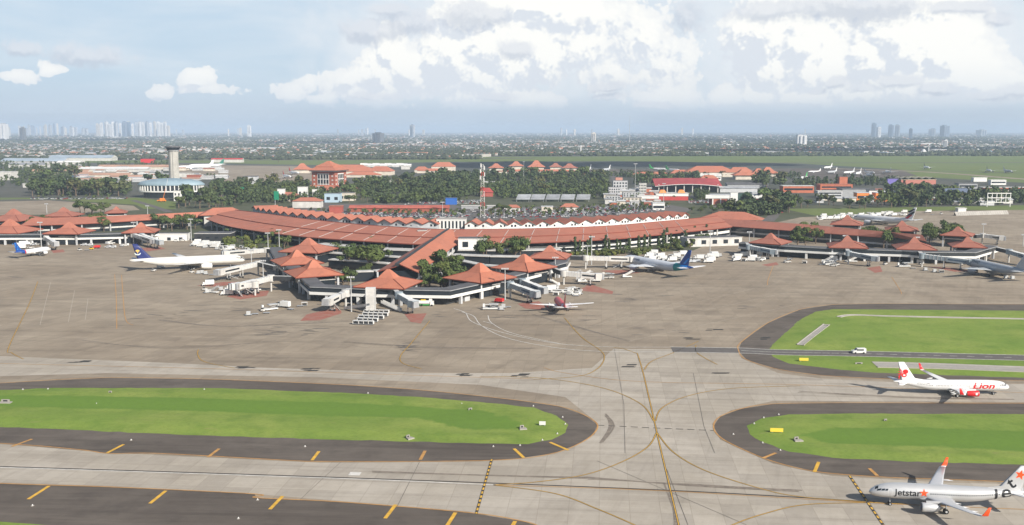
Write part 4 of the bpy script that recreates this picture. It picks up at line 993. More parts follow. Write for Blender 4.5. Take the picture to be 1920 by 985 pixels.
    def doors(s, root, xs, sides=(1, -1), w_=.85, m=None):
        for sd in sides:
            for x in xs:
                b = MB(); h0, h1 = -.50, .52
                for (xa, aa), (xb, ab) in (((x, h0), (x, h1)), ((x, h1), (x + w_, h1)), ((x + w_, h1), (x + w_, h0)), ((x + w_, h0), (x, h0))):
                    rows = []
                    for i in range(5):
                        t = i / 4; xx, a_ = xa + (xb - xa) * t, aa + (ab - aa) * t
                        ox, oa = (.035, 0) if xa == xb else (0, .02)
                        rows.append([s.S(xx - ox, a_ - oa, sd, .012), s.S(xx + ox, a_ + oa, sd, .012)])
                    b.grid(rows, m or WHITE)
                b.build('door', root)
    def decal(s, name, polys, fn, m, root, step=.35):
        """flat outlines bent onto a surface; polys in the plane of fn"""
        bm = bmesh.new()
        for p in polys:
            P_ = [Vector((x, y, 0)) for x, y in p]; vs = [bm.verts.new(q) for q in P_]
            for t in tessellate_polygon([P_]):
                try: bm.faces.new([vs[i] for i in t])
                except ValueError: pass
        return s._wrap(name, bm, fn, m, root, step)
    def _wrap(s, name, bm, fn, m, root, step):
        for ax in (0, 1):
            if not bm.verts: return
            lo = min(v.co[ax] for v in bm.verts); hi = max(v.co[ax] for v in bm.verts); t = lo + step
            while t < hi:
                pl = Vector((0, 0, 0)); pl[ax] = t; no = Vector((0, 0, 0)); no[ax] = 1
                bmesh.ops.bisect_plane(bm, geom=bm.verts[:] + bm.edges[:] + bm.faces[:], plane_co=pl, plane_no=no); t += step
        for v in bm.verts: v.co = fn(v.co.x, v.co.y)
        me = bpy.data.meshes.new(name); bm.to_mesh(me); bm.free(); me.materials.append(m)
        return link(name, me, root)
    def text(s, txt, x, v, size, m, root, side=1, rev=False, bold=.02, shear=0.0, stretch=1.0, fn=None, name='lettering', rot=0.0):
        """lettering bent round the skin; x is the left end as read, v the height along the skin above the centre line"""
        cu = bpy.data.curves.new('lettering', 'FONT'); cu.body = txt; cu.size = size; cu.offset = bold * size; cu.shear = shear; cu.space_character = 1.02
        o = bpy.data.objects.new('lettering', cu); COL.objects.link(o); bpy.context.view_layer.update()
        me = o.evaluated_get(bpy.context.evaluated_depsgraph_get()).to_mesh(); bm = bmesh.new(); bm.from_mesh(me)
        o.to_mesh_clear() if False else None
        bpy.data.objects.remove(o); bpy.data.curves.remove(cu)
        if rot: bmesh.ops.rotate(bm, cent=(0, 0, 0), matrix=Matrix.Rotation(rot, 3, 'Z'), verts=bm.verts)
        sg = -1 if rev else 1
        f = fn or (lambda a, c: s.S(x + sg * a * stretch, (v + c) / s.R, side, .02))
        return s._wrap(name, bm, f, m, root, .3)
def star(cx, cy, r, k=.42, rot=0.0): return [(cx + (r if i % 2 == 0 else r * k) * math.sin(rot + i * math.pi / 5), cy + (r if i % 2 == 0 else r * k) * math.cos(rot + i * math.pi / 5)) for i in range(10)]
def disc(cx, cy, rx, ry=None, n=18, rot=0.0):
    ry = ry or rx; return [(cx + rx * math.cos(t) * math.cos(rot) - ry * math.sin(t) * math.sin(rot), cy + rx * math.cos(t) * math.sin(rot) + ry * math.sin(t) * math.cos(rot)) for t in [i * 2 * math.pi / n for i in range(n)]]
def place_jet(nose, nz, ang, label, group=None):
    """nose pixel and its height; ang: direction from nose to tail in plan, degrees from +X"""
    p = at(*nose, nz); return empty('passenger_jet', (p.x, p.y, .05), R(ang), label, 'aircraft', group)
def heading(nose, nz, tail, tz):
    a, c = at(*nose, nz), at(*tail, tz); return math.degrees(math.atan2(c.y - a.y, c.x - a.x)), (Vector((a.x, a.y, 0)) - Vector((c.x, c.y, 0))).length
# 1: silver twin jet taxiing in the near corner
j = Jet(body=SILVER, wing=mat('silver_wing', (.50, .51, .53), .35, .04, .3, metal=.2), winglet=(JORANGE, 2.4), engm=SILVER)
t = place_jet((1629, 921), 3.3, -9, 'silver jet with black lettering and an orange star on its tail, near the picture corner'); j.build(t)
j.doors(t, (4.3, 31.0), sides=(1,)); j.doors(t, (4.3, 31.0), sides=(-1,))
j.windows(t, 14.2, 30.6, .53, .10, gaps=((20.6, 20.9),))
j.text('Jetstar', 5.8, -.55, 2.25, BLACK, t, 1, bold=.019)
j.decal('star_emblem', [star(12.6, .3, 1.1)], lambda x, v: j.S(x, v / j.R, 1, .03), JORANGE, t)
j.decal('star_emblem', [star(33.9 + 1.1, 4.0, 1.35, rot=.25)], lambda x, h: j.F(x, h), JORANGE, t)
j.decal('star_emblem', [star(33.9 + 1.1, 4.0, 1.35, rot=-.25)], lambda x, h: j.F(x, h, -1), JORANGE, t)
j.text('J', 29.7, -1.4, 4.5, BLACK, t, 1, bold=.017, fn=lambda a, c: (lambda x: j.S(x, max(-1.2, min(1.45, (-1.6 + c) / j.prof(x)[0])), 1, .05))(28.9 + a))
j.text('e', 31.4, -.9, 4.8, BLACK, t, 1, bold=.017, fn=lambda a, c: (lambda x: j.S(x, max(-1.2, min(1.5, (-1.0 + c) / j.prof(x)[0])), 1, .06))(30.6 + a * 1.05))
j.text('t', 33, 0, 4.2, BLACK, t, 1, bold=.017, rot=.62, fn=lambda a, c: j.F(33.15 + a, .35 + c, 1, .03))
# 2: white jet with red markings on the far taxiway
j2 = Jet(L=40.4, R=1.9, zc=3.35, wx=14.2, cr=6.6, span=34.6, sweep=26, fx=32.4, fh=6.7, fs=35, fc=5.4, sx=35.2, eng=[(4.85, 12.6)], er=1.08, el=4.4, engm=JRED, winglet=(JRED, 2.5), wing=mat('white_wing', (.70, .70, .69), .4))
t2 = place_jet((1892, 726.5), 2.7, 178.5, 'white jet with red lettering, red engine and red tail emblem taxiing on the right'); j2.build(t2)
j2.windows(t2, 7.6, 33.0, .51, .10, gaps=((10.9, 11.2), (13.5, 14.3), (19.5, 20.2), (26.2, 27.0))); j2.doors(t2, (4.1, 34.3), m=LGREY)
j2.text('Lion', 13.6, -.75, 3.0, JRED, t2, -1, rev=True, bold=.03, shear=.25, stretch=1.42)
j2.text('BOEING 737-900ER', 32.5, .62, .5, BLACK, t2, -1, rev=True, bold=.01)
fx_ = lambda x, h: j2.F(x, h, -1, .03)
def lion_fin(side):
    f = lambda x, h: j2.F(x, h, side, .03); cx_, cz = 37.0, 2.7
    j2.decal('tail_emblem', [disc(cx_ - .55, cz + .55, .95, .8), disc(cx_ - .1, cz - .75, .95, .75)] + [disc(cx_ + 1.05 + .1 * k, cz + 1.0 - .62 * k, .85, .16, 10, .9 - .55 * k) for k in range(5)], f, JRED, t2)
    j2.decal('emblem_disc', [disc(cx_ - .15, cz - .75, .42, .33)], lambda x, h: j2.F(x, h, side, .05), JWHITE, t2)
lion_fin(-1); lion_fin(1)
b = MB(); b.tube((13.8, 5.95, 1.72), (13.8, 5.99, 1.72), .42, .42, JWHITE, 14); b.build('engine_emblem', t2)
# 3: long white wide-body with a navy fin
WB = dict(L=73.9, R=3.1, zc=5.4, wx=24.5, cr=13.2, ct=2.6, span=64.8, sweep=32, fx=59.5, fh=10.2, fc=9.6, ft=3.2, fs=42, sw=10.7, sx=63.5, sc=7.0, eng=[(9.9, 22.2)], er=1.95, el=7.4, detail=1)
a_, L_len = heading((460, 487.5), 4.4, (241, 488.5), 7.4)
j3 = Jet(body=mat('ivory_white', (.63, .62, .58), .35, .03, .2), fin=NAVY, **{**WB, 'L': max(66, min(74, L_len))}); k_ = j3.L / 73.9
for at_ in ('wx', 'fx', 'sx'): setattr(j3, at_, getattr(j3, at_) * k_)
j3.eng = [(9.9, 22.2 * k_)]; j3.wing = mat('pale_wing', (.62, .62, .61), .4)
t3 = place_jet((460, 487.5), 4.4, a_, 'long ivory wide-body jet with a navy tail fin and gold emblem on the left apron'); j3.build(t3)
j3.windows(t3, 9, 58, 1.05, .16, gaps=((19, 21), (33, 35), (47, 49)))
j3.text('SAUDI ARABIAN', 33.5, .75, 2.0, mat('taupe_letter', (.25, .22, .20), .5), t3, -1, rev=True, bold=.012)
j3.decal('tail_emblem', [disc(j3.fx + 9.2, 5.6, 1.25, .75), disc(j3.fx + 9.2, 4.7, .3, .9)], lambda x, h: j3.F(x, h, -1, .05), GOLD, t3); j3.decal('tail_emblem', [[(j3.fx + 9.2 + 2.0 * math.cos(q), 4.1 + 1.5 * math.sin(q)) for q in [math.pi * (1 + i / 8) for i in range(9)]] + [(j3.fx + 9.2 + 1.45 * math.cos(q), 4.2 + .9 * math.sin(q)) for q in [math.pi * (2 - i / 8) for i in range(9)]]], lambda x, h: j3.F(x, h, -1, .05), mat('pale_emblem', (.55, .62, .62), .4), t3)
# 4: white-grey wide-body with a blue and teal tail
a_, L_len = heading((1168, 486), 4.6, (1313, 505), 7.4)
j4 = Jet(body=mat('pearl_skin', (.60, .63, .67), .35, .03, .2), fin=DBLUE, bands=((.77, TEAL), (.85, SKYB), (.93, DBLUE)), **{**WB, 'L': max(58, min(74, L_len))}); k_ = j4.L / 73.9
for at_ in ('wx', 'fx', 'sx'): setattr(j4, at_, getattr(j4, at_) * k_)
j4.eng = [(9.9, 22.2 * k_)]; j4.span = 60; j4.stabm = JWHITE; j4.wing = mat('pearl_wing', (.58, .60, .62), .4)
t4 = place_jet((1168, 486), 4.6, a_, 'pearl white wide-body jet with a blue and teal tail at the right-hand gate'); j4.build(t4)
j4.windows(t4, 9, 48, 1.05, .16, gaps=((17, 19), (30, 32)))
j4.text('Indonesia', 12.5, .7, 2.6, mat('slate_letter', (.06, .08, .16), .5), t4, 1, bold=.015)
j4.decal('tail_stripe', [[(j4.fx + 4.0 + 2.5 * i, 1.0 + 1.8 * i), (j4.fx + 6.6 + 2.2 * i, 1.0 + 1.8 * i), (j4.fx + 9.5 + 1.2 * i, 3.6 + 1.5 * i), (j4.fx + 8.3 + 1.3 * i, 3.6 + 1.5 * i)] for i in range(2)], lambda x, h: j4.F(x, h, 1, .05), SKYB, t4)
# 5: red and white narrow-body, seen from behind
a_, L_len = heading((1043, 563), 3.0, (1071, 588), 5.5)
j5 = Jet(body=PINKRED, bands=((.80, mat('pale_blue_band', (.45, .50, .68), .4)), (.86, JRED)), fin=JRED, L=33.0, wx=11, fx=26.6, sx=28.6, eng=[(5.3, 9.8)], span=33, wing=mat('white_wing_plain', (.70, .70, .70), .4), stabm=JWHITE, detail=1, low=JWHITE)
t5 = place_jet((1043, 563), 3.0, a_, 'red and white jet seen from behind, parked at the front gate with wings spread'); j5.build(t5)
# 6: white jet with blue chequered tail at the left edge
a_, L_len = heading((95, 468), 3.0, (14, 475), 5.2)
j6 = Jet(body=JWHITE, bands=((.72, RED), (.745, DBLUE)), fin=DBLUE, L=max(31, min(36, L_len)), R=1.88, wx=10.8, fx=25.5, sx=27.5, fh=6.6, eng=[(4.9, 9.6)], span=29, detail=1)
j6.fx = j6.L - 7.8; j6.sx = j6.L - 5.3
t6 = place_jet((95, 468), 3.0, a_, 'white jet with a blue chequered tail and red stripe near the left edge'); j6.build(t6)
j6.decal('tail_check', [[(j6.fx + 1.6 + 1.1 * i + 1.05 * k + q[0], .9 + 1.1 * k + q[1]) for q in ((0, 0), (.75, 0), (1.35, .75), (.6, .75))] for k in range(5) for i in range(3) if (i + k) % 2 == 0], lambda x, h: j6.F(x, h, -1, .05), SKYB, t6)
# 7: grey jet at the right edge
a_, L_len = heading((1812, 493), 4.4, (1935, 512), 7.2)
j7 = Jet(body=JGREY, fin=JGREY, wing=JGREY, **{**WB, 'L': max(56, min(63, L_len)), 'span': 58}); k_ = j7.L / 73.9
for at_ in ('wx', 'fx', 'sx'): setattr(j7, at_, getattr(j7, at_) * k_)
j7.eng = [(9.4, 22.2 * k_)]
t7 = place_jet((1812, 493), 4.4, a_, 'silver grey wide-body jet with grey lettering at the right edge gate'); j7.build(t7)
j7.text('ETIHAD', 8.5, .9, 2.8, BLACK, t7, 1, bold=.012)
# 8: white wide-body with flag-striped fin behind the right wing
a_, L_len = heading((1600, 408), 4.6, (1716, 413), 7.4)
j8 = Jet(body=JWHITE, fin=JWHITE, **{**WB, 'L': max(68, min(74, L_len)), 'fh': 11.5})
t8 = place_jet((1600, 408), 4.6, a_, 'white wide-body jet with red and black striped fin behind the right wing'); j8.build(t8)
for m_, h0, h1, k in ((JRED, .3, 6.2, 0), (BLACK, 2.6, 6.0, 1), (BLACK, 6.6, 8.6, 2)):
    for sd in (1, -1): j8.decal('tail_stripe', [[(j8.fx + .5 + 1.2 * k, h0) if k else (j8.fx + .3, .3), (j8.fx + 4.5 + (2.0 if k else 0), h0 - .3 if k else .3), (j8.fx + 9.0 + 3 * (k > 0), h1 + 1.2 if k else 3.8), (j8.fx + 7.6 + 2.2 * (k > 0), h1 + 1.6 if k else 4.6)]], lambda x, h: j8.F(x, h, sd, .06), m_, t8)
# distant jets: shared, simpler meshes
FAR = dict(rings=12, detail=0, glass=False)
def far_jet(nose, tail, fin, label, body=JWHITE, wide=False, bands=(), group=None, engm=None):
    j = Jet(body=body, fin=fin, bands=bands, engm=engm, **({**WB, **FAR} if wide else FAR)); nz, tz = (4.4, 7.4) if wide else (3.0, 5.2)
    a_, L_len = heading(nose, nz, tail, tz); t = place_jet(nose, nz, a_, label, group); j.build(t); k = max(.8, min(1.25, L_len / j.L)); t.scale = (k, k, k); return t
far_jet((352, 313), (445, 309), DGREEN, 'distant white wide-body jet with a dark green fin on the far apron', wide=True)
far_jet((330, 316), (410, 312), JWHITE, 'distant white jet behind the control tower on the far apron', wide=True)
far_jet((545, 333), (470, 322), JRED, 'distant white jet with a red and white fin, nearest of three beside the orange roofs')
far_jet((560, 326), (493, 319), JRED, 'distant white jet with a red fin, behind another beside the orange roofs')
far_jet((520, 336), (488, 327), JWHITE, 'distant white jet half hidden by trees near the brick tower block', bands=((.8, JRED),))
far_jet((1250, 319), (1206, 316), JGREEN, 'distant jet with a lime green tail, first of two on the dark apron', bands=((.7, JGREEN),))
far_jet((1275, 321), (1228, 317), JGREEN, 'distant jet with a lime green tail, second of two on the dark apron', bands=((.7, JGREEN),))
far_jet((1500, 336), (1535, 329), JGREEN, 'distant white jet with a light green fin behind the dark trees', body=JWHITE)
far_jet((1545, 316), (1580, 312), JWHITE, 'distant blue-bellied white jet taxiing past the far grass', bands=())
gz = 'distant jets parked on the dark far apron'
for i, (n_, t_) in enumerate((((1552, 324), (1570, 321)), ((1582, 325), (1603, 322)), ((1605, 327), (1618, 323)), ((1624, 329), (1648, 331)), ((1660, 323), (1690, 326)), ((1640, 324), (1620, 321)), ((1130, 320), (1165, 315)), ((1100, 319), (1125, 313)), ((1515, 322), (1535, 320)))):
    far_jet(n_, t_, JGREY if i % 2 else JWHITE, 'small distant jet in the row parked on the dark far apron', body=JWHITE if i % 3 else JGREY, group=gz)
far_jet((1742, 316), (1725, 312), BLACK, 'distant white jet with a black fin rolling on the far grass strip')
far_jet((1858, 322), (1841, 317), BLACK, 'distant grey jet with a black fin, left of two on the far taxiway', body=JGREY)
far_jet((1897, 323), (1876, 319), JGREY, 'distant grey jet with a grey fin, right of two on the far taxiway', body=JGREY)
# ------------------------------------------------------------------ passenger boarding bridges
def bridge(R_px, C_px, label, zr=5.0, zcab=4.2, link_to=None, ncol=1, col=OFFWHITE, shade=LGREY, group='passenger boarding bridges', cabw=1.0):
    r, c = at(*R_px, zr), at(*C_px, zcab); O = Vector((r.x, r.y, 0)); t = empty('boarding_bridge', O, 0, label, 'jet bridge', group)
    c = c - O; d = Vector((c.x, c.y, 0)); Ld = d.length; d.normalize(); n = Vector((-d.y, d.x, 0)); rz = math.atan2(d.y, d.x)
    b = MB(); b.tube((0, 0, 0), (0, 0, zr - .3), .55, .55, OFFWHITE, 10); b.build('pedestal', t)
    b = MB(); b.tube((0, 0, zr - .4), (0, 0, zr + 3.2), 2.2, 2.2, col, 14, smooth=False); b.build('rotunda', t)
    P0, P1 = Vector((0, 0, zr)), Vector((c.x, c.y, zcab)); pt = lambda f: P0.lerp(P1, f)
    b = MB(); b.beam(pt(.05), pt(.55), 2.9, 2.8, col, top=WHITE); tn = b.build('outer_tunnel', t)
    for k in range(6):
        f0 = .08 + k * .08; b = MB(); b.beam(pt(f0), pt(f0 + .012), 3.1, 2.95, shade); b.build('rib', tn)
    b = MB(); b.beam(pt(.5) + Vector((0, 0, -.15)), pt(.95) + Vector((0, 0, -.15)), 3.3, 3.15, col, top=WHITE); tn = b.build('inner_tunnel', t)
    for sgn in (-1, 1):
        b = MB(); q = n * (1.68 * sgn); b.beam(pt(.54) + q + Vector((0, 0, 1.0)), pt(.9) + q + Vector((0, 0, 1.0)), .06, 1.0, GLASS if col is not BLGREY else BGLASS); b.build('window_band', tn)
    b = MB(); b.box((c.x, c.y, zcab - .35), (3.8 * cabw, 4.4, 3.6), col, rz + .25, top=WHITE); cb = b.build('cab', t)
    q = c + d * 1.95; b = MB(); b.box((q.x, q.y, zcab + .2), (.3, 3.4, 2.2), DARK_, rz + .25); b.build('cab_window', cb)
    q = c + d * 2.6; b = MB(); b.box((q.x, q.y, zcab - .2), (1.2, 3.8, 3.2), GREY, rz + .25, taper=.9); b.build('canopy', cb)
    for f in ([.78] if ncol == 1 else [.78, .45]):
        m = pt(f); b = MB()
        for sgn in (-1, 1):
            e = m + n * 1.3 * sgn; b.box((e.x, e.y, .5), (.45, .45, m.z - .5), OFFWHITE, rz)
        e0, e1 = m - n * 1.5, m + n * 1.5; e0.z = e1.z = .55; b.beam(e0, e1, .6, .5, GREY); lg = b.build('drive_column', t)
        for sgn in (-1, 1):
            e = m + n * 1.3 * sgn; b = MB(); b.tube((e.x - n.x * .3, e.y - n.y * .3, .6), (e.x + n.x * .3, e.y + n.y * .3, .6), .6, .6, RUBBER, 12); b.build('wheel', lg)
    m = pt(.9) + n * 2.3; f = pt(.62) + n * 2.6; b = MB(); f.z = .1; m.z -= .3; b.beam(f, m, 1.0, .25, STEEL); b.beam(f + Vector((0, 0, 1)), m + Vector((0, 0, 1)), .08, .08, STEEL); b.build('stair', t)
    if link_to:
        k = at(*link_to, zr + .3) - O; k.z = zr; b = MB(); b.beam((0, 0, zr), k, 2.6, 2.7, DARK_, top=OFFWHITE); b.build('fixed_link', t)
    return t
BLGREY = mat('blue_grey_panel', (.26, .31, .34), .5, .08, .3)
bridge((500, 473), (424, 479), 'white boarding bridge behind the nose of the ivory wide-body', 6, 4.6, (512, 474))
bridge((484, 499), (412, 515), 'white boarding bridge with two round ends below the ivory wide-body', 6, 4.2, (516, 506), 2)
bridge((508, 526), (448, 541), 'white twin-legged boarding bridge left of the stacked red pavilions', 6.4, 4.4, (552, 526), 2)
bridge((478, 538), (440, 542), 'short white boarding bridge cab beside the twin-legged one', 5, 4.2)
bridge((648, 555), (616, 571), 'white boarding bridge to the left of the tall white lift tower', 6.2, 4.0, (655, 549))
bridge((748, 559), (775, 575), 'dark-sided boarding bridge to the right of the tall white lift tower', 6.2, 4.2, (742, 552), col=BLGREY)
bridge((957, 539), (1003, 556), 'blue-grey boarding bridge in front of the second right pavilion', 6.0, 4.2, (940, 537), col=BLGREY)
bridge((980, 533), (1018, 549), 'blue-grey boarding bridge just behind another in front of the second right pavilion', 6.0, 4.2, (965, 531), col=BLGREY)
bridge((1057, 517), (1122, 523), 'ribbed white boarding bridge right of the third pavilion', 5.6, 4.2, (1040, 510))
bridge((1098, 488), (1184, 490), 'long white boarding bridge reaching the pearl wide-body', 6.0, 4.8, (1062, 486), 2)
bridge((87, 450), (104, 461), 'white boarding bridge behind the nose of the blue-tailed jet', 5.4, 3.8, (85, 446))
bridge((250, 444), (288, 456), 'white boarding bridge at the left pavilion beside the white block', 6.0, 4.2, (246, 441))
bridge((266, 445), (300, 458), 'second white boarding bridge beside the white block, half behind the first', 6.0, 4.2, (262, 441), col=BLGREY)
bridge((1404, 467), (1450, 476), 'blue-grey boarding bridge at the first pavilion of the right wing', 6.2, 4.4, (1400, 461), col=BLGREY)
bridge((1591, 479), (1640, 489), 'blue-grey boarding bridge at the second pavilion of the right wing', 6.2, 4.4, (1588, 473), col=BLGREY)
bridge((1729, 484), (1822, 496), 'long blue-grey boarding bridge reaching the grey jet', 6.2, 4.4, (1724, 478), 2, col=BLGREY)
bridge((1892, 476), (1932, 488), 'blue-grey boarding bridge cut by the right picture edge', 6.2, 4.4, (1870, 470), col=BLGREY)
bridge((1842, 445), (1878, 450), 'pale boarding bridge behind the outermost pavilion of the right wing', 5.4, 4.2, (1828, 446))
# tall white lift tower in front of the front pavilion, joined to the corridor by a short link
p = at(694.5, 585); t = empty('lift_tower', (p.x, p.y + 2.2, 0), .06, 'tall plain white lift tower standing before the front pavilion', 'lift tower')
b = MB(); b.box((0, 0, 0), (5.0, 4.4, 12.2), OFFWHITE, top=WHITE); b.build('shaft', t)
for k in range(1, 6):
    b = MB(); b.box((0, -2.24, k * 2.05), (4.96, .06, .10), LGREY); b.build('panel_joint', t)
for x in (-2.3, 2.3):
    b = MB(); b.box((x, -2.26, 0), (.25, .10, 12.2), LGREY); b.build('corner_trim', t)
b = MB(); b.box((0, 12, 5.4), (3.2, 20, 3.0), DARK_, top=OFFWHITE); b.build('link', t)
for (r0, c0, lab) in (((690, 575), (648, 580), 'white stairway descending left from the tall white lift tower'), ((716, 568), (752, 584), 'grey covered stairway descending right from the tall white lift tower')):
    a, c = at(*r0, 4.2), at(*c0, .4); t = empty('stairway', (a.x, a.y, 0), 0, lab, 'stairs'); O = Vector((a.x, a.y, 0))
    b = MB(); b.beam(a - O, c - O, 2.2, .4, LGREY); b.build('flight', t)
    d = (c - a); d.z = 0; d.normalize(); n = Vector((-d.y, d.x, 0))
    for s_ in (-1.1, 1.1):
        b = MB(); b.beam(a - O + n * s_ + Vector((0, 0, .4)), c - O + n * s_ + Vector((0, 0, .4)), .12, 1.1, OFFWHITE); b.build('railing', t)
# ------------------------------------------------------------------ ground vehicles
def wheels(b_parent, xs, y, r, w_=.25):
    for x in xs:
        for s_ in (-1, 1):
            b = MB(); b.tube((x, s_ * y - w_ / 2, r), (x, s_ * y + w_ / 2, r), r, r, RUBBER, 10); b.build('wheel', b_parent)
def mk_cart(cover=WHITE, name='baggage_cart'):
    t = empty(name); b = MB(); b.box((0, 0, .35), (3.0, 1.6, .18), GREY); b.build('deck', t)
    b = MB(); b.box((0, 0, 1.9), (3.1, 1.7, .12), cover); b.build('canopy', t)
    for s_ in (-1, 1):
        b = MB(); b.box((s_ * 1.5, 0, .53), (.08, 1.6, 1.38), cover); b.build('end_panel', t)
    b = MB(); b.box((0, 0, .53), (1.9, 1.2, .8), DARK_); b.build('baggage', t)
    wheels(t, (-1.0, 1.0), .65, .25); return t
def mk_tug(m=OFFWHITE):
    t = empty('baggage_tug'); b = MB(); b.box((0, 0, .35), (3.0, 1.6, .8), m); b.build('body', t)
    b = MB(); b.box((-.5, 0, 1.15), (1.2, 1.4, .9), GLASS, taper=.85, top=m); b.build('cab', t); wheels(t, (-1.0, 1.0), .7, .38); return t
def mk_truck(box=WHITE, cabm=WHITE, L=7.0, hgt=2.6, name='box_truck', zb=.9):
    t = empty(name); b = MB(); b.box((L * .12, 0, zb), (L * .74, 2.4, hgt), box); b.build('cargo_box', t)
    b = MB(); b.prism([(-L / 2, -1.1), (-L * .27, -1.1), (-L * .27, 1.1), (-L / 2, 1.1)], .55, 1.3, cabm); b.box((-L * .36, 0, 1.3), (L * .17, 2.1, .95), cabm, taper=.86); b.build('cab', t)
    b = MB(); b.box((-L * .445, 0, 1.42), (.08, 1.8, .62), GLASS); b.build('windscreen', t)
    b = MB(); b.box((0, 0, .5), (L * .95, 1.1, .35), GREY); b.build('chassis', t); wheels(t, (-L * .36, L * .22, L * .34), 1.0, .48, .3); return t
def mk_fuel():
    t = empty('fuel_truck'); b = MB()
    b.grid([[Vector((x, 1.25 * math.cos(a) * k, 1.95 + 1.05 * math.sin(a) * k)) for a in [i * math.pi / 8 for i in range(16)]] for x, k in ((-2.2, .1), (-2.1, 1), (4.6, 1), (4.7, .1))], WHITE, closed=True, smooth=False); b.build('tank', t)
    b = MB(); b.box((1.2, 0, 2.95), (2.6, .9, .5), YELLOW); b.build('hose_deck', t)
    b = MB(); b.box((-3.5, 0, .6), (2.0, 2.3, 2.1), WHITE, taper=.92); b.build('cab', t); b = MB(); b.box((-4.48, 0, 1.6), (.08, 1.9, .75), GLASS); b.build('windscreen', t)
    b = MB(); b.box((0, 0, .5), (9, 1.2, .35), JGREEN); b.build('chassis', t); wheels(t, (-3.4, 2.0, 3.4), 1.0, .5, .3); return t
def mk_van(m=WHITE):
    t = empty('van'); b = MB(); b.grid([[Vector((x, y * k, z)) for y, z in ((-.95, .35), (-.98, 1.1), (-.85, zt), (.85, zt), (.98, 1.1), (.95, .35))] for x, k, zt in ((-2.4, .9, .95), (-2.1, 1, 1.1), (-1.5, 1, 1.25), (-.75, 1, 1.95), (2.35, 1, 1.98), (2.4, .96, 1.9))], m, smooth=False); b.face([(-2.4, -.85, .35), (-2.4, -.76, .95), (-2.4, .76, .95), (-2.4, .85, .35)], m); b.face([(2.4, .9, .35), (2.4, .82, 1.9), (2.4, -.82, 1.9), (2.4, -.9, .35)], m); b.build('body', t)
    b = MB(); b.face([(-1.5, -.84, 1.28), (-1.5, .84, 1.28), (-.78, .8, 1.94), (-.78, -.8, 1.94)], GLASS); b.build('windscreen', t)
    for s_ in (-1, 1):
        b = MB(); b.box((.2, s_ * .95, 1.2), (2.6, .06, .55), GLASS); b.build('side_window', t)
    wheels(t, (-1.5, 1.5), .85, .36); return t
def mk_loader():
    t = empty('belt_loader'); b = MB(); b.box((0, 0, .4), (5.0, 1.9, .6), OFFWHITE); b.build('chassis', t); b = MB(); b.beam((-3.2, -.3, .9), (3.8, -.3, 3.1), 1.0, .25, DARK_, top=GREY); b.build('belt', t); b = MB(); b.box((-1.6, .6, 1.0), (1.0, .7, .9), OFFWHITE); b.build('cab', t); wheels(t, (-1.6, 1.6), .85, .42); return t
def mk_high():
    t = empty('cargo_loader'); b = MB(); b.box((0, 0, .5), (8.2, 2.6, .5), WHITE); b.build('chassis', t); b = MB(); b.box((1.6, 0, 2.8), (5.0, 2.9, .35), STEEL); b.build('platform', t); b = MB(); b.box((-2.8, 0, 1.1), (2.4, 2.8, .3), STEEL); b.build('bridge_platform', t)
    for s_ in (-1, 1):
        b = MB(); b.beam((-1, s_ * 1.1, 1.0), (4, s_ * 1.1, 2.7), .15, .15, GREY); b.beam((4, s_ * 1.1, 1.0), (-1, s_ * 1.1, 2.7), .15, .15, GREY); b.build('scissor_arm', t)
    b = MB(); b.box((-3.6, 1.0, 1.4), (1, .9, 1.6), WHITE); b.build('cab', t); wheels(t, (-3, 3), 1.1, .45); return t
def mk_stair():
    t = empty('stair_truck'); b = MB(); b.box((0, 0, .5), (6.0, 2.1, .5), WHITE); b.build('chassis', t); b = MB(); b.box((-2.2, 0, 1.0), (1.5, 2.0, 1.1), WHITE, taper=.9); b.build('cab', t); b = MB(); b.beam((-1.4, 0, 1.0), (3.4, 0, 3.6), 1.6, .3, LGREY); b.build('stair', t); b = MB(); b.box((3.9, 0, 3.6), (1.6, 1.7, .2), LGREY); b.build('landing', t)
    for s_ in (-1, 1):
        b = MB(); b.beam((-1.4, s_ * .85, 1.3), (3.4, s_ * .85, 3.9), .08, .9, OFFWHITE); b.build('railing', t)
    wheels(t, (-2, 2), .9, .42); return t
def mk_dolly(loaded=True):
    t = empty('container_dolly'); b = MB(); b.box((0, 0, .4), (3.4, 2.2, .15), GREY); b.build('deck', t)
    if loaded:
        b = MB(); b.prism([(-1.0, -.75), (1.0, -.75), (1.0, .75), (-1.0, .75)], .55, 2.1, STEEL, top=WHITE); b.build('container', t)
    wheels(t, (-1.1, 1.1), .9, .22); return t
PROTO = dict(cart=mk_cart(), tug=mk_tug(), truck=mk_truck(), fuel=mk_fuel(), van=mk_van(), loader=mk_loader(), high=mk_high(), stair=mk_stair(), dolly=mk_dolly(), flat=mk_dolly(False), car=mk_van(LGREY), redtruck=mk_truck(RED, RED, 5.0, 1.6), pushback=mk_tug(YELLOW))
CATS = dict(cart='baggage cart', tug='tug', truck='truck', fuel='fuel truck', van='van', loader='belt loader', high='cargo loader', stair='stair truck', dolly='dolly', flat='dolly', car='van', redtruck='truck', pushback='tug')
USED = set()
def vehicle(k, pxy, rz, label, group=None, scale=1.0):
    o = PROTO[k] if k not in USED else copy_tree(PROTO[k]); USED.add(k)
    p = at(*pxy); o.location = (p.x, p.y, .03); o.rotation_euler = (0, 0, R(rz)); o.scale = (scale,) * 3
    for q in ('label', 'category', 'group'):
        if q in o: del o[q]
    return tag(o, label, CATS[k], group)
vehicle('van', (1610, 663), 180 - 180, 'white delivery van driving along the service road through the right lawn', scale=1.15)
vehicle('fuel', (798, 574), 180, 'white fuel truck with yellow hose deck beside the front corridor')
vehicle('redtruck', (936, 568), -30, 'small red truck parked in front of the corridor right of the pier')
vehicle('high', (374, 496), 85, 'white cargo loader at the forward hold of the ivory wide-body')
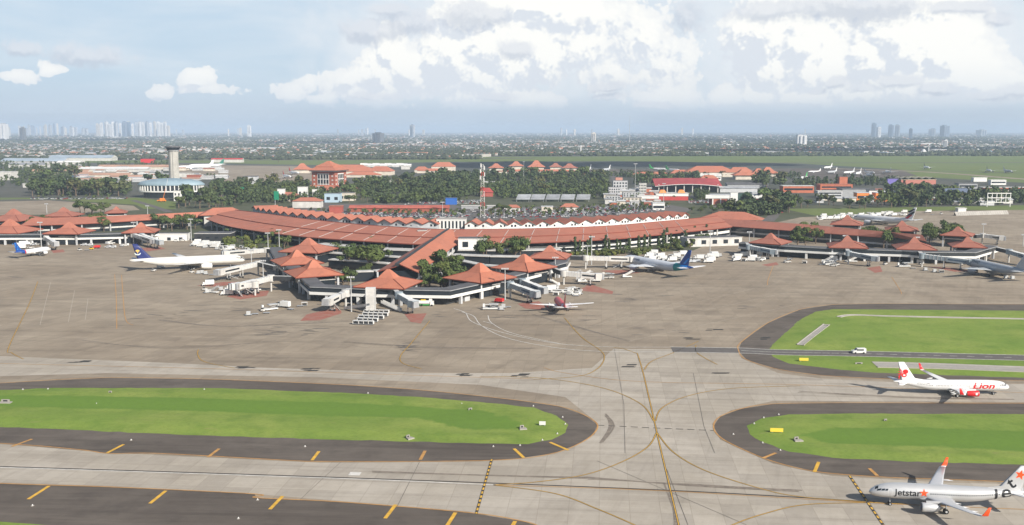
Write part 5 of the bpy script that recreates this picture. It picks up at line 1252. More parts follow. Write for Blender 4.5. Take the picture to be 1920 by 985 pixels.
vehicle('high', (303, 502), 85, 'white cargo loader at the rear hold of the ivory wide-body')
g = 'baggage carts in rows before the front pavilion'
for i in range(5):
    for k in range(5 - (i > 2)): vehicle('cart', (688 + k * 9 - i * 5 + (i % 2) * 3, 588 + i * 5.2 + k * .2), -14, 'white canopied baggage cart in the rows before the front pavilion', g)
g = 'carts and tugs gathered left of the front pavilion'
for i, (k, x, y, rz) in enumerate((('dolly', 466, 592, 10), ('flat', 478, 590, 20), ('tug', 494, 584, 30), ('high', 506, 582, 40), ('flat', 500, 588, 5), ('loader', 526, 573, -30), ('truck', 533, 577, -25), ('flat', 545, 581, -30), ('flat', 563, 575, 15), ('cart', 571, 574, 10), ('dolly', 415, 545, 10), ('flat', 425, 545, 5), ('dolly', 372, 514, 10), ('dolly', 379, 513, 10), ('dolly', 386, 515, 10), ('flat', 398, 516, 5), ('tug', 360, 512, 20), ('van', 605, 556, -15), ('van', 596, 553, 10), ('car', 612, 560, 0), ('flat', 665, 576, 0), ('cart', 655, 575, 20), ('tug', 288, 509, 60))):
    vehicle(k, (x, y), rz, f'{dict(dolly="silver container on a dolly", flat="empty flat dolly", tug="white tug", high="white cargo loader", loader="white belt loader", truck="white box truck", cart="white canopied cart", van="white van", car="grey van")[k]} on the apron between the ivory jet and the front pavilion', 'equipment on the left apron: ' + CATS[k])
for i, (k, x, y, rz) in enumerate((('cart', 915, 578, 0), ('cart', 924, 577, 5), ('tug', 933, 580, -20), ('dolly', 944, 578, 0), ('flat', 952, 577, 10), ('high', 920, 581, 0), ('dolly', 940, 582, 0))):
    vehicle(k, (x, y), rz, f'{dict(dolly="silver container dolly", flat="empty flat dolly", tug="white tug", high="white cargo loader", cart="white baggage cart")[k]} in the cluster before the red truck', 'equipment before the red truck: ' + CATS[k])
rng = random.Random(11)
for i in range(26):
    k = rng.choice(('cart', 'cart', 'dolly', 'dolly', 'flat', 'truck', 'tug', 'van')); vehicle(k, (rng.uniform(1030, 1088), 544 + rng.uniform(-4, 12)), rng.uniform(-25, 10), f'{dict(dolly="silver container dolly", flat="empty flat dolly", tug="white tug", truck="white box truck", cart="white baggage cart", van="white van")[k]} in the crowd of equipment by the third right pavilion', 'equipment by the third right pavilion: ' + CATS[k])
for i in range(9):
    k = rng.choice(('loader', 'high', 'truck', 'dolly', 'stair')); vehicle(k, (rng.uniform(1070, 1180), 521 + rng.uniform(-3, 9)), rng.uniform(-30, 20), f'{dict(dolly="silver container dolly", loader="white belt loader", high="white cargo loader", truck="white box truck", stair="white stair truck")[k]} between the ribbed bridge and the pearl jet', 'equipment near the pearl jet: ' + CATS[k])
vehicle('stair', (1041, 537), -140, 'white stair truck leaning towards the corridor by the third right pavilion')
for i in range(62):
    k = rng.choice(('dolly', 'dolly', 'cart', 'cart', 'flat', 'truck')); u = rng.random(); vehicle(k, (1215 + u * 135, 481 + rng.uniform(-5, 9) + u * 4), rng.uniform(-10, 10), f'{dict(dolly="silver container dolly", flat="empty flat dolly", truck="white box truck", cart="white baggage cart")[k]} in the store yard behind the pearl jet', 'equipment in the yard behind the pearl jet: ' + CATS[k])
for i in range(56):
    k = rng.choice(('dolly', 'dolly', 'cart', 'cart', 'tug', 'truck', 'van')); u = rng.random(); vehicle(k, (357 + u * 128, 458 + u * 13 + rng.uniform(-3, 6)), rng.uniform(-20, 10), f'{dict(dolly="silver container dolly", tug="white tug", truck="white box truck", cart="white baggage cart", van="white van")[k]} in the long row behind the ivory wide-body', 'equipment in the row behind the ivory wide-body: ' + CATS[k])
for i in range(70):
    k = rng.choice(('dolly', 'cart', 'truck', 'van', 'high')); u = rng.random(); vehicle(k, (1530 + u * 170, 410 - u * 8 + rng.uniform(-3, 3.5)), rng.uniform(-15, 15), f'{dict(dolly="silver container dolly", truck="white box truck", cart="white baggage cart", van="white van", high="white cargo loader")[k]} in the crowded yard behind the right wing', 'equipment in the yard behind the right wing: ' + CATS[k])
for (x, y, k, rz, w_) in ((40, 467, 'truck', 10, 'beside the left corridor'), (58, 466, 'loader', 20, 'behind the blue-tailed jet'), (150, 470, 'tug', 5, 'in the small group beyond the blue-tailed jet'), (163, 470, 'flat', 0, 'in the small group beyond the blue-tailed jet'), (172, 468, 'pushback', 0, 'in the small group beyond the blue-tailed jet'), (182, 466, 'redtruck', 10, 'in the small group beyond the blue-tailed jet'), (202, 465, 'car', 0, 'on the left apron near the corridor'), (212, 465, 'car', 10, 'on the left apron near the corridor'), (330, 453, 'van', 0, 'beside the white block'), (343, 452, 'van', 10, 'beside the white block'), (290, 452, 'truck', 20, 'beside the left boarding bridge'),
                        (1477, 481, 'car', 0, 'under the right corridor'), (1490, 482, 'car', 5, 'under the right corridor'), (1553, 497, 'high', 30, 'in the group before the second right wing pavilion'), (1562, 500, 'loader', -20, 'in the group before the second right wing pavilion'), (1540, 497, 'flat', 0, 'in the group before the second right wing pavilion'), (1570, 498, 'tug', 0, 'in the group before the second right wing pavilion'), (1695, 501, 'high', 5, 'in the group before the third right wing pavilion'), (1712, 504, 'flat', 0, 'in the group before the third right wing pavilion'), (1735, 508, 'dolly', 0, 'in the group before the third right wing pavilion'), (1752, 511, 'dolly', 0, 'in the group before the third right wing pavilion'), (1765, 512, 'cart', 0, 'in the group before the third right wing pavilion'), (1886, 523, 'dolly', 10, 'under the tail of the grey jet'), (1898, 524, 'dolly', 10, 'under the tail of the grey jet'), (880, 558, 'van', -20, 'under the corridor right of the front pavilion'), (888, 557, 'car', -15, 'under the corridor right of the front pavilion'),
                        (1380, 490, 'truck', 30, 'beside the dark parked vehicles at the hall end'), (1740, 399, 'truck', 0, 'on the bare apron behind the right wing'), (1748, 403, 'flat', 0, 'on the bare apron behind the right wing'), (1765, 402, 'tug', 0, 'on the bare apron behind the right wing')):
    nm = dict(truck='white box truck', loader='white belt loader', tug='white tug', flat='empty flat dolly', pushback='yellow pushback tug', redtruck='small red truck', car='grey van', van='white van', high='white cargo loader', dolly='silver container dolly', cart='white baggage cart')[k]
    vehicle(k, (x, y), rz, f'{nm} {w_}', f'{nm}s {w_}')
for zone, n, xs, ys, where in (('l', 26, (20, 240), (455, 463), 'along the left wing corridor'), ('m', 20, (596, 840), (566, 574), 'along the front corridor of the pier pavilions'), ('r', 30, (1470, 1860), (486, 497), 'along the right wing corridor'), ('s', 14, (380, 500), (528, 556), 'between the left boarding bridges'), ('f', 16, (1380, 1440), (478, 492), 'beside the end of the crescent hall')):
    for i in range(n):
        k = rng.choice(('cart', 'cart', 'dolly', 'flat', 'tug', 'van', 'car', 'loader', 'stair', 'truck')); u = rng.random()
        nm = dict(truck='white box truck', loader='white belt loader', tug='white tug', flat='empty flat dolly', car='grey van', van='white van', dolly='silver container dolly', cart='white baggage cart', stair='white stair truck')[k]
        vehicle(k, (xs[0] + (xs[1] - xs[0]) * u, rng.uniform(*ys) + (12 * (1 - abs(2 * u - 1)) - 14 if zone == 'm' else 0)), rng.uniform(-40, 40), f'{nm} {where}', f'{nm}s {where}')
for k, o in PROTO.items():
    assert k in USED, k
# ------------------------------------------------------------------ light masts and lamps
def mast(base, hgt, label, group='tall apron light masts', heads=4):
    p = at(*base); t = empty('light_mast', (p.x, p.y, 0), 0, label, 'light mast', group)
    b = MB(); b.tube((0, 0, 0), (0, 0, hgt), .38, .18, STEEL, 8); b.build('pole', t)
    b = MB(); b.beam((-1.8, 0, hgt - .3), (1.8, 0, hgt - .3), .25, .25, STEEL); b.build('crossarm', t)
    for i in range(heads):
        b = MB(); b.box((-1.6 + i * 3.2 / (heads - 1), -.35, hgt - .05), (.75, .6, .8), LGREY); b.build('floodlight', t)
for bx, hy, lab in (((659, 585), 521, 'light mast before the front pavilion'), ((947, 562), 505, 'light mast right of the first right pavilion'), ((1041, 522), 484, 'light mast beside the third right pavilion'), ((1101, 497), 462, 'lattice-like light mast right of the third pavilion'), ((1109, 497), 445, 'tallest light mast right of the third pavilion'), ((503, 470), 438, 'light mast left of the topmost left pavilion'), ((524, 470), 432, 'second light mast left of the topmost left pavilion'), ((359, 453), 412, 'light mast near the white block on the left'), ((78, 466), 418, 'light mast over the blue-tailed jet'), ((252, 452), 418, 'light mast beside the left boarding bridge'), ((494, 530), 490, 'light mast between two left boarding bridges'), ((472, 503), 470, 'light mast over the nose of the ivory jet'), ((1404, 472), 436, 'light mast at the first right wing pavilion'), ((1331, 475), 434, 'light mast over the blue tail of the pearl jet'), ((1583, 483), 443, 'light mast before the second right wing pavilion'), ((1717, 486), 446, 'light mast before the third right wing pavilion'), ((1843, 445), 421, 'light mast on the bare right apron'), ((1918, 462), 447, 'light mast at the right picture edge'), ((88, 400), 383, 'light mast on the bare left apron'), ((277, 402), 388, 'light mast behind the left wing roof'), ((1190, 398), 308, 'very tall light mast in the car park right of the lattice tower'), ((982, 342), 304, 'light mast over the dark grove'), ((598, 375), 350, 'light mast left of the red market roof'), ((1244, 388), 345, 'light mast behind the right gable row'), ((830, 408), 380, 'light mast by the white entrance block')):
    p = at(*bx); q = at_y(bx[0], hy, p.y); mast(bx, max(9, q.z), 'tall grey ' + lab)
# ------------------------------------------------------------------ the airport behind the terminal
def ybase(x, y): return at(x, y)
def house(name, pxy, d, hgt, wall, roofm, label, rz=0.0, rh=None, kind='hip', cat='building', group=None, ridge=.5, over=1.0, win=None):
    p = at(*pxy); t = empty(name, (p.x, p.y + d[1] / 2, 0), rz, label, cat, group); rh = rh or min(d) * .25
    b = MB(); b.box((0, 0, 0), (d[0], d[1], hgt), wall); b.build('wall', t)
    b = MB()
    if kind == 'hip': hip_roof(b, (0, 0), d[0] + 2 * over, d[1] + 2 * over, 0, hgt + .02, hgt + rh, d[0] * ridge, roofm)
    elif kind == 'pagoda':
        r = lambda kx, ky, z: [Vector((-d[0] / 2 * kx, -d[1] / 2 * ky, z)), Vector((d[0] / 2 * kx, -d[1] / 2 * ky, z)), Vector((d[0] / 2 * kx, d[1] / 2 * ky, z)), Vector((-d[0] / 2 * kx, d[1] / 2 * ky, z))]
        b.grid([r(1.25, 1.25, hgt), r(.62, .55, hgt + rh * .45), r(.50, .42, hgt + rh * .62), r(.22, .06, hgt + rh)], roofm, closed=True, smooth=False); b.face(r(.22, .06, hgt + rh), roofm); b.face(r(1.25, 1.25, hgt)[::-1], RIDGE)
    elif kind == 'gable':
        x, y = d[0] / 2 + over, d[1] / 2 + over; A = [(-x, -y, hgt), (x, -y, hgt), (x, 0, hgt + rh), (-x, 0, hgt + rh), (-x, y, hgt), (x, y, hgt)]
        b.face([A[0], A[1], A[2], A[3]], roofm); b.face([A[3], A[2], A[5], A[4]], roofm); b.face([A[0], A[3], A[4]], wall); b.face([A[1], A[5], A[2]], wall); b.face([A[4], A[5], A[1], A[0]], wall)
    elif kind == 'vault':
        x, y = d[0] / 2 + over, d[1] / 2 + over; b.grid([[Vector((sx * x, -y * math.cos(a), hgt + rh * math.sin(a))) for a in [i * math.pi / 10 for i in range(11)]] for sx in (-1, 1)], roofm)
        for sx in (-1, 1): b.face([(sx * x, -y * math.cos(i * math.pi / 10), hgt + rh * math.sin(i * math.pi / 10)) for i in range(11)], wall)
    else: b.box((0, 0, hgt), (d[0] + over, d[1] + over, .6), roofm)
    b.build('roof', t)
    if win:
        n, rows, h0 = win
        for k in range(rows):
            b = MB(); b.box((0, -d[1] / 2 - .05, h0 + k * (hgt - h0) / rows), (d[0] * .92, .12, (hgt - h0) / rows * .5), GLASS); b.build('window_band', t)
    return t
# control tower: a fluted shaft flaring into a dark cab
p = at(328, 360); t = empty('control_tower', (p.x, p.y, 0), 0, 'tall fluted concrete control tower with a dark flared cab', 'control tower')
CT = mat('tower_concrete', (.37, .36, .33), .8, .12, .1); z1 = at_y(325, 284, p.y).z; z2 = at_y(325, 273, p.y).z
def flute(r, z, n=32): return [Vector((r * (1 - .10 * (k % 4 == 0)) * math.cos(2 * math.pi * k / n), r * (1 - .10 * (k % 4 == 0)) * math.sin(2 * math.pi * k / n), z)) for k in range(n)]
b = MB(); b.grid([flute(8.2, 0), flute(7.5, z1 * .4), flute(7.1, z1 * .8), flute(7.3, z1)], CT, closed=True, smooth=False); b.build('shaft', t)
rg = lambda r, z: [Vector((r * math.cos(2 * math.pi * k / 24), r * math.sin(2 * math.pi * k / 24), z)) for k in range(24)]
b = MB(); b.grid([rg(7.4, z1), rg(8.8, z1 + 1.2), rg(9.0, z1 + 2)], LGREY, closed=True); b.build('gallery', t)
b = MB(); b.grid([rg(8.6, z1 + 2), rg(11.0, z1 + 6.0)], GLASS, closed=True); b.build('cab_window', t)
b = MB(); b.grid([rg(11.2, z1 + 6), rg(11.4, z1 + 7.2), rg(8, z1 + 8.2)], DROOF, closed=True); b.face(rg(8, z1 + 8.2), DROOF); b.build('roof', t)
b = MB(); b.tube((2, 0, z1 + 8), (2, 0, z1 + 13), .2, .1, STEEL, 6); b.build('antenna', t)
# oval glass building
p = at(312, 372); t = empty('oval_building', (p.x, p.y + 22, 0), 0, 'low oval office building with a pale blue shell roof and rows of dark windows', 'building'); rx, ry = 45, 22
el_ = lambda k, z, n=48: [Vector((rx * k * math.cos(2 * math.pi * i / n), ry * k * math.sin(2 * math.pi * i / n), z)) for i in range(n)]
t.scale = (1, 1, 1.22); b = MB(); b.grid([el_(.86, 0), el_(.86, 6.5)], GLASS, closed=True, smooth=False); b.build('lower_wall', t); b = MB(); b.grid([el_(1, 6.5), el_(1.0, 8.0)], WHITE, closed=True); b.grid([el_(.86, 6.5), el_(1, 6.5)], CONCRETE, closed=True); b.build('floor_band', t)
b = MB(); b.grid([el_(.96, 8.0), el_(.94, 14.5)], GLASS, closed=True, smooth=False); b.build('upper_wall', t)
SHELL = mat('pale_blue_shell', (.22, .30, .35), .5, .12, .06); b = MB(); b.grid([el_(1.02, 14), el_(1.03, 15), el_(.92, 18), el_(.6, 20.5), el_(.2, 21.6)], SHELL, closed=True); b.face(el_(.2, 21.6), SHELL); b.build('roof', t)
for i in range(48):
    if math.sin(2 * math.pi * i / 48) < .35:
        c, s_ = math.cos(2 * math.pi * i / 48), math.sin(2 * math.pi * i / 48); b = MB(); b.beam((rx * .99 * c, ry * .99 * s_, 8), (rx * .985 * c, ry * .985 * s_, 8.01), 1.0, 6.2, WHITE) if False else b.box((rx * .985 * c, ry * .985 * s_, 8), (1.3, 1.3, 6.4), WHITE, 2 * math.pi * i / 48); b.build('mullion_post', t)
# mobile crane and the white truck beside it
p = at(314, 376); t = empty('mobile_crane', (p.x, p.y - 22, 0), 0, 'orange mobile crane with a raised white boom before the oval building', 'crane'); b = MB(); b.box((0, 0, .6), (11, 3, 1.6), ORANGE); b.build('carrier', t); b = MB(); b.box((1, 0, 2.2), (6, 3, 2.2), ORANGE); b.build('cab', t); b = MB(); b.beam((2, 0, 3), (5, 2, 16), 1.3, 1.3, ORANGE); b.build('boom', t); b = MB(); b.beam((5, 2, 16), (8, 4, 29), .9, .9, WHITE); b.build('boom_tip', t)
wheels(t, (-4, -2, 2, 4), 1.3, .7, .4)
block('office_block', (336, 377), (14, 8), 13, WHITE, 'white cubic kiosk standing beside the orange mobile crane', windows=(3, 2, 2, 3))
# brick office tower with a layered red roof
p = at(613, 362); RZ_ = -.30; t = empty('office_tower', (p.x, p.y + 22, 0), RZ_, 'square red brick office tower with tall white window frames under a wide orange roof', 'building'); hz = at_y(613, 322, p.y).z; w2 = 19
b = MB(); b.box((0, 0, 0), (38, 38, hz), BRICK); b.build('wall', t)
for a in range(4):
    ca, sa = math.cos(a * math.pi / 2), math.sin(a * math.pi / 2)
    b = MB(); b.box((sa * 19.1, -ca * 19.1, 5), (19, .5, hz - 8), WHITE, a * math.pi / 2); fr = b.build('window_frame', t)
    for i in range(4):
        for k in range(3):
            x = -7 + i * 4.67; b = MB(); z = 5.8 + k * (hz - 9) / 3; b.box((sa * 19.35 + ca * x, -ca * 19.35 + sa * x, z), (3.3, .3, (hz - 9) / 3 - 1.1), GLASS, a * math.pi / 2); b.build('window', fr)
    for i in (-15, 15):
        for k in range(4):
            b = MB(); b.box((sa * 19.1 + ca * i, -ca * 19.1 + sa * i, 6 + k * (hz - 8) / 4), (2.6, .4, 2.2), OFFWHITE, a * math.pi / 2); b.build('window', t)
b = MB(); b.box((0, 0, hz), (44, 44, 1.6), WHITE); b.build('cornice', t)
b = MB(); q = lambda k, z: [Vector((-k, -k, z)), Vector((k, -k, z)), Vector((k, k, z)), Vector((-k, k, z))]; b.grid([q(25, hz + 1.8), q(15, hz + 6), q(15, hz + 7.5), q(6, hz + 12), q(2, hz + 15)], TILE3, closed=True, smooth=False); b.face(q(2, hz + 15), TILE3); b.build('roof', t)
b = MB(); b.grid([q(36, 5.0), q(19.5, 11.5)], TILE3, closed=True, smooth=False); b.face(q(36, 4.9)[::-1], RIDGE); b.build('skirt_roof', t)
# lattice telecom mast
p = at(905, 408); hm = at_y(905, 309, p.y).z; t = empty('lattice_mast', (p.x, p.y, 0), 0, 'red and white lattice telecom mast rising over the car park', 'mast')
STR = mat('mast_white', (.62, .60, .58), .5); legs = [(-2.4, -2.4), (2.4, -2.4), (2.4, 2.4), (-2.4, 2.4)]; nz = 14
for i in range(nz):
    f0, f1 = i / nz, (i + 1) / nz; k0, k1 = 1 - .55 * f0, 1 - .55 * f1; m = JRED if i % 4 == 3 else STR; b = MB()
    for a, c in zip(legs, legs[1:] + legs[:1]):
        b.tube((a[0] * k0, a[1] * k0, hm * f0), (a[0] * k1, a[1] * k1, hm * f1), .15, .15, m, 5); b.tube((a[0] * k0, a[1] * k0, hm * f0), (c[0] * k1, c[1] * k1, hm * f1), .09, .09, m, 4); b.tube((a[0] * k1, a[1] * k1, hm * f1), (c[0] * k1, c[1] * k1, hm * f1), .09, .09, m, 4)
    b.build('lattice', t)
for i, (x, f) in enumerate(((-1.8, .72), (1.8, .78), (-1.6, .84), (1.7, .9), (-1.2, .95), (1.2, .68))):
    b = MB(); b.box((x * 1.3, -1.5, hm * f), (.9, .6, 4.2), WHITE); b.build('antenna', t)
# gate structures, signs and market roofs on the landside
house('market_hall', (748, 399), (112, 15), 5.0, BRICK, mat('red_sheet_roof', (.38, .105, .075), .7, .2, .1), 'very long low hall with a plain red roof beside the car park', kind='gable', rh=3.0, over=1.0, rz=-.02)
house('market_hall', (629, 401), (14, 12), 8, mat('faded_red_wall', (.35, .08, .06), .7, .1, .2), TILE, 'small red cubic building left of the long red market hall', kind='flat')
for x, y, w_, h_, lab in ((656, 388, 6, 19, 'tall twin green gantry sign left of the brick tower'), (452, 370, 9, 14, 'green road sign over the far left road'), (412, 371, 9, 11, 'small green road sign furthest left on the road'), (1098, 392, 7, 13, 'green'),):
    if lab == 'green': continue
    p = at(x - 137 if x == 656 else x, y); t = empty('road_sign', (p.x, p.y, 0), 0, lab, 'sign'); b = MB(); b.box((-w_ * .3, 0, 0), (.5, .5, h_), STEEL); b.build('post', t); b = MB(); b.box((0, -.4, h_ * .45), (w_, .4, h_ * .55), GREEN_); b.build('panel', t)
for x, y, w_, h_, m, lab in ((527, 378, 9, 16, WHITE, 'white gateway pillar beside the green gantry sign'), (567, 375, 12, 17, WHITE, 'white gateway tower with brown lower part behind the left gables'), (590, 374, 6, 13, WHITE, 'slim white gateway pillar right of the gateway tower'), (623, 380, 20, 11, mat('pale_blue_block', (.36, .47, .56), .6), 'pale blue flat kiosk left of the market hall'), (648, 377, 22, 10, CREAM, 'cream flat kiosk left of the market hall')):
    block('gate_block', (x, y), (w_, w_ * .8), h_, m, lab, windows=(2, 1, w_ * .22, h_ * .35), wz=h_ * .3)
house('canopy_hall', (540, 378), (26, 14), 7, CREAM, TILE2, 'low hall with a curved tiled roof among the gateway pillars', kind='hip', rh=5)
house('canopy_hall', (575, 390), (34, 16), 8, OFFWHITE, TILE, 'red roofed hall just behind the left gable row', kind='hip', rh=4)
block('car_park_ramp', (846, 384), (14, 8), 8, BLUE, 'blue box sign standing at the end of the red market hall')
gc = 'slanting grey canopies in the car park'
for i, x in enumerate((980, 1007, 1035, 1063, 1092)):
    p = at(x, 378); t = empty('canopy', (p.x, p.y, 0), 0, 'slanting grey sheet canopy in the row of five before the green trees', 'canopy', gc); b = MB(); b.face([(-9, -6, 3), (9, -6, 3), (12, 14, 8.5), (-6, 14, 8.5)], TIN); b.face([(-6, 14, 8.3), (12, 14, 8.3), (9, -6, 2.8), (-9, -6, 2.8)], GREY); b.build('roof', t)
    for sx in (-8, 8):
        b = MB(); b.box((sx, -5, 0), (.4, .4, 3), STEEL); b.build('post', t)
house('car_park_hall', (1068, 396), (20, 10), 4.5, OFFWHITE, TILE, 'small red roofed hall in the middle of the car park', kind='hip', rh=4)
house('car_park_hall', (962, 396), (16, 10), 4, OFFWHITE, TILE, 'tiny red roofed hut in the car park right of the lattice mast', kind='hip', rh=3)
house('car_park_hall', (1026, 396), (13, 8), 5, CREAM, LGREY, 'cream flat hut beside the red roofed hall in the car park', kind='flat')
house('car_park_hall', (912, 369), (18, 14), 6, bpy.data.materials['faded_red_wall'], mat('dull_red_roof', (.34, .06, .05), .6, .15, .1), 'two-storey house with a dull red roof behind the lattice mast', kind='hip', rh=6)
house('car_park_hall', (925, 351), (30, 18), 8, OFFWHITE, OFFWHITE, 'long white flat building in the trees behind the lattice mast', kind='flat', win=(6, 2, 2))
house('car_park_hall', (713, 348), (54, 18), 8, OFFWHITE, OFFWHITE, 'long white flat building on the edge of the dark grove', kind='flat', win=(8, 1, 2))
house('car_park_hall', (900, 392), (44, 7), 3.5, GREY, OFFWHITE, 'long flat white shelter at the foot of the lattice mast', kind='flat')
house('car_park_hall', (1235, 394), (14, 12), 8, WHITE, LGREY, 'white kiosk behind the right gable row', kind='flat', win=(2, 1, 2))
# orange roofed second terminal far behind the grove
for x, y, d, h_, rh, kind, lab, rz in ((648, 330, (118, 50), 9, 13, 'hip', 'broad orange hipped roof behind the brick office tower', -.06), (565, 325, (32, 26), 8, 13, 'pagoda', 'orange swept pagoda roof left of the brick office tower', .1), (712, 329, (50, 40), 8, 10, 'hip', 'orange hipped roof at the right end of the broad orange one', -.1), (680, 333, (70, 18), 5, 6, 'hip', 'low orange roof in front of the broad orange one', -.05), (831, 321, (54, 30), 10, 10, 'hip', 'orange roofed hall with white columns above the grove', 0), (790, 324, (30, 22), 6, 7, 'hip', 'small orange roof left of the columned hall', 0), (812, 325, (70, 14), 5, 5, 'hip', 'long low orange roof along the grove top', 0),
                                (930, 320, (30, 26), 6, 10, 'pagoda', 'first orange pagoda roof along the dark grass', 0), (968, 318, (30, 22), 8, 11, 'pagoda', 'second orange pagoda roof along the dark grass', 0), (1006, 320, (34, 26), 8, 15, 'pagoda', 'tallest orange pagoda roof along the dark grass', 0), (1042, 318, (26, 22), 6, 9, 'pagoda', 'dull orange pagoda roof right of the tallest one', 0), (1068, 320, (32, 22), 6, 10, 'pagoda', 'last dull orange pagoda roof of the row', 0), (1012, 326, (190, 12), 5, 4, 'hip', 'very long low orange roof linking the pagoda roofs', 0),
                                (1334, 332, (104, 46), 9, 12, 'hip', 'great orange hipped roof of the far right terminal', -.02), (1390, 331, (52, 34), 8, 10, 'hip', 'orange hipped roof joined to the great one on its right', -.05), (1398, 337, (38, 26), 8, 12, 'pagoda', 'orange pagoda roof before the far right terminal', 0), (1424, 335, (30, 22), 8, 11, 'pagoda', 'orange pagoda roof with steep peak, second from the right end', 0), (1442, 333, (34, 24), 8, 12, 'pagoda', 'orange pagoda roof with steep peak at the right end', 0), (1222, 332, (84, 14), 5, 5, 'hip', 'long low orange roof left of the great one', -.03), (1276, 331, (40, 20), 6, 7, 'hip', 'short orange roof joining the long low one', 0), (1330, 344, (32, 18), 8, 6, 'hip', 'orange roofed hall behind the crimson arched roof', 0)):
    house('tiled_hall', (x, y), d, h_, CREAM, TILE3 if 'dull' not in lab else TILE2, lab, rz, rh, kind)
house('columned_hall', (1333, 339), (38, 12), 8, WHITE, OFFWHITE, 'white gabled entrance hall before the great orange roof', kind='gable', rh=5, win=(5, 1, 3))
RED2 = mat('dusty_red_wall', (.42, .045, .04), .6, .1, .2)
p = at(1291, 361); t = empty('arched_hall', (p.x, p.y + 18, 0), -.03, 'wide hall with a crimson roof whose front edge is a shallow white arch', 'building'); CRIM = mat('crimson_roof', (.34, .06, .062), .7, .15, .1); n = 20
b = MB(); arc = lambda y, z0, k: [Vector((-50 + 100 * i / n, y, z0 + k * math.sin(math.pi * i / n))) for i in range(n + 1)]; b.grid([arc(-22, 9.5, 3.2), arc(18, 19, 1.0)], CRIM); b.grid([arc(-22, 8.8, 3.2), arc(-22, 9.5, 3.2)], WHITE); b.grid([arc(18, 19, 1.0), arc(40, 11, 1)], CRIM); b.build('roof', t); b = MB(); b.box((0, 8, 0), (88, 36, 11), GLASS); b.build('glass_wall', t)
for i in range(8):
    b = MB(); b.box((-44 + 12.6 * i, -18, 0), (1.4, 1.4, 12), OFFWHITE); b.build('column', t)
t = house('red_hall', (1260, 376), (43, 18), 9, RED2, OFFWHITE, 'bright red hall with a white roof band and three orange gablets', kind='flat', over=2)
b = MB(); b.box((0, -9.2, 5.6), (43.4, .6, 4.0), WHITE); b.build('fascia', t)
for x in (-12, 13):
    b = MB(); b.box((x, -2, 9.7), (10, 8, 4), ORANGE, taper=.5); b.build('gablet', t)
t = house('brick_hall', (1380, 386), (60, 18), 13, BRICK, LGREY, 'brick hall with white piers and a tall white fascia', kind='flat', over=2)
b = MB(); b.box((-3, -9.4, 9.0), (70, .8, 4.6), WHITE); f_ = b.build('fascia', t)
rngl = random.Random(3); b = None
for i in range(7):
    b = MB(); b.box((-29 + i * 9.7, -9.3, 0), (1.4, 1.0, 9.5), WHITE); b.build('pier', t)
house('grey_hall', (1440, 376), (42, 16), 10, LGREY, LGREY, 'grey two-storey office right of the brick hall', kind='flat', win=(6, 2, 2.5))
house('long_roof_hall', (1402, 353), (66, 16), 6, GREY, DROOF, 'long stepped grey roofs behind the brick hall', kind='gable', rh=3)
house('long_roof_hall', (1385, 361), (56, 14), 6, LGREY, TIN, 'second row of long grey roofs behind the brick hall', kind='gable', rh=3)
block('sign_tower', (1376, 388), (9, 4), 17, WHITE, 'white pylon board with a green emblem before the brick hall')
block('sign_tower', (1391, 388), (10, 4), 16, mat('dark_green_pylon', (.03, .07, .06), .6), 'dark green pylon board before the brick hall')
BR2 = mat('orange_brick', (.42, .13, .07), .8, .12, .2)
house('brick_offices', (1497, 362), (46, 18), 10, BR2, OFFWHITE, 'long orange brick offices with white eaves among dark trees', kind='flat', win=(8, 1, 4)); house('brick_offices', (1568, 362), (48, 20), 12, BR2, BR2, 'orange brick offices with stepped blocks beside the orange hall', kind='flat', win=(6, 2, 3)); block('brick_offices', (1581, 352), (13, 10), 17, BR2, 'square orange brick stair tower above the stepped brick offices')
house('grey_hall', (1556, 371), (34, 12), 9, LGREY, OFFWHITE, 'grey glazed annex before the stepped brick offices', kind='flat', win=(6, 2, 2))
for x, lab in ((1618, 'left'), (1653, 'right')): house('orange_hall', (x, 378), (16, 14), 11, ORANGE, LGREY, f'bright orange cubic hall on the {"near" if lab == "left" else "far"} side of a tall white window', kind='flat', win=(2, 1, 4))
house('orange_hall', (1636, 376), (10, 12), 13, WHITE, DROOF, 'tall white glazed hall between two bright orange cubes', kind='flat', win=(2, 1, 3)); house('orange_hall', (1606, 370), (40, 26), 11, GREY, DROOF, 'dark roofed slab building behind the orange cubes', kind='flat')
t = house('hangar', (1722, 346), (60, 34), 8, mat('hangar_wall', (.42, .16, .12), .7), mat('cream_sheet_roof', (.47, .42, .30), .6, .1, .05), 'hangar with a pale scalloped roof and a pink lower wall', kind='flat'); 
for i in range(5):
    b = MB(); b.grid([[Vector((-24 + 12 * i + x, y, 8.6 + 3.4 * math.sin(math.pi * (x + 6) / 12))) for x in [-6 + 1.2 * k for k in range(11)]] for y in (-17.5, 17.5)], bpy.data.materials['cream_sheet_roof']); b.build('roof_vault', t)
block('screen_block', (1674, 347), (18, 5), 10, PURPLE, 'violet billboard block left of the pale scalloped hangar')
house('terminal_shed', (1896, 361), (84, 16), 7, BR2, OFFWHITE, 'long orange brick shed with white arched eaves at the right edge', kind='flat', win=(10, 1, 4)); house('terminal_shed', (1838, 341), (24, 10), 7, WHITE, WHITE, 'white rectangular hut beyond the long brick shed', kind='flat'); house('terminal_shed', (1872, 347), (26, 10), 8, WHITE, WHITE, 'white striped hut beyond the long brick shed', kind='flat', win=(4, 1, 3)); house('terminal_shed', (1815, 354), (30, 16), 8, GREY, DROOF, 'dark roofed shed left of the long brick shed', kind='flat', win=(4, 1, 3))
t = empty('stand_frame', at(1872, 388), 0, 'open white frame of a billboard beside the right trees', 'billboard')
for k in range(6):
    b = MB(); b.box((-14 + k * 5.6, 0, 0 if k in (0, 5) else 5), (.7, .7, 17 if k in (0, 5) else 12), WHITE); b.build('post', t)
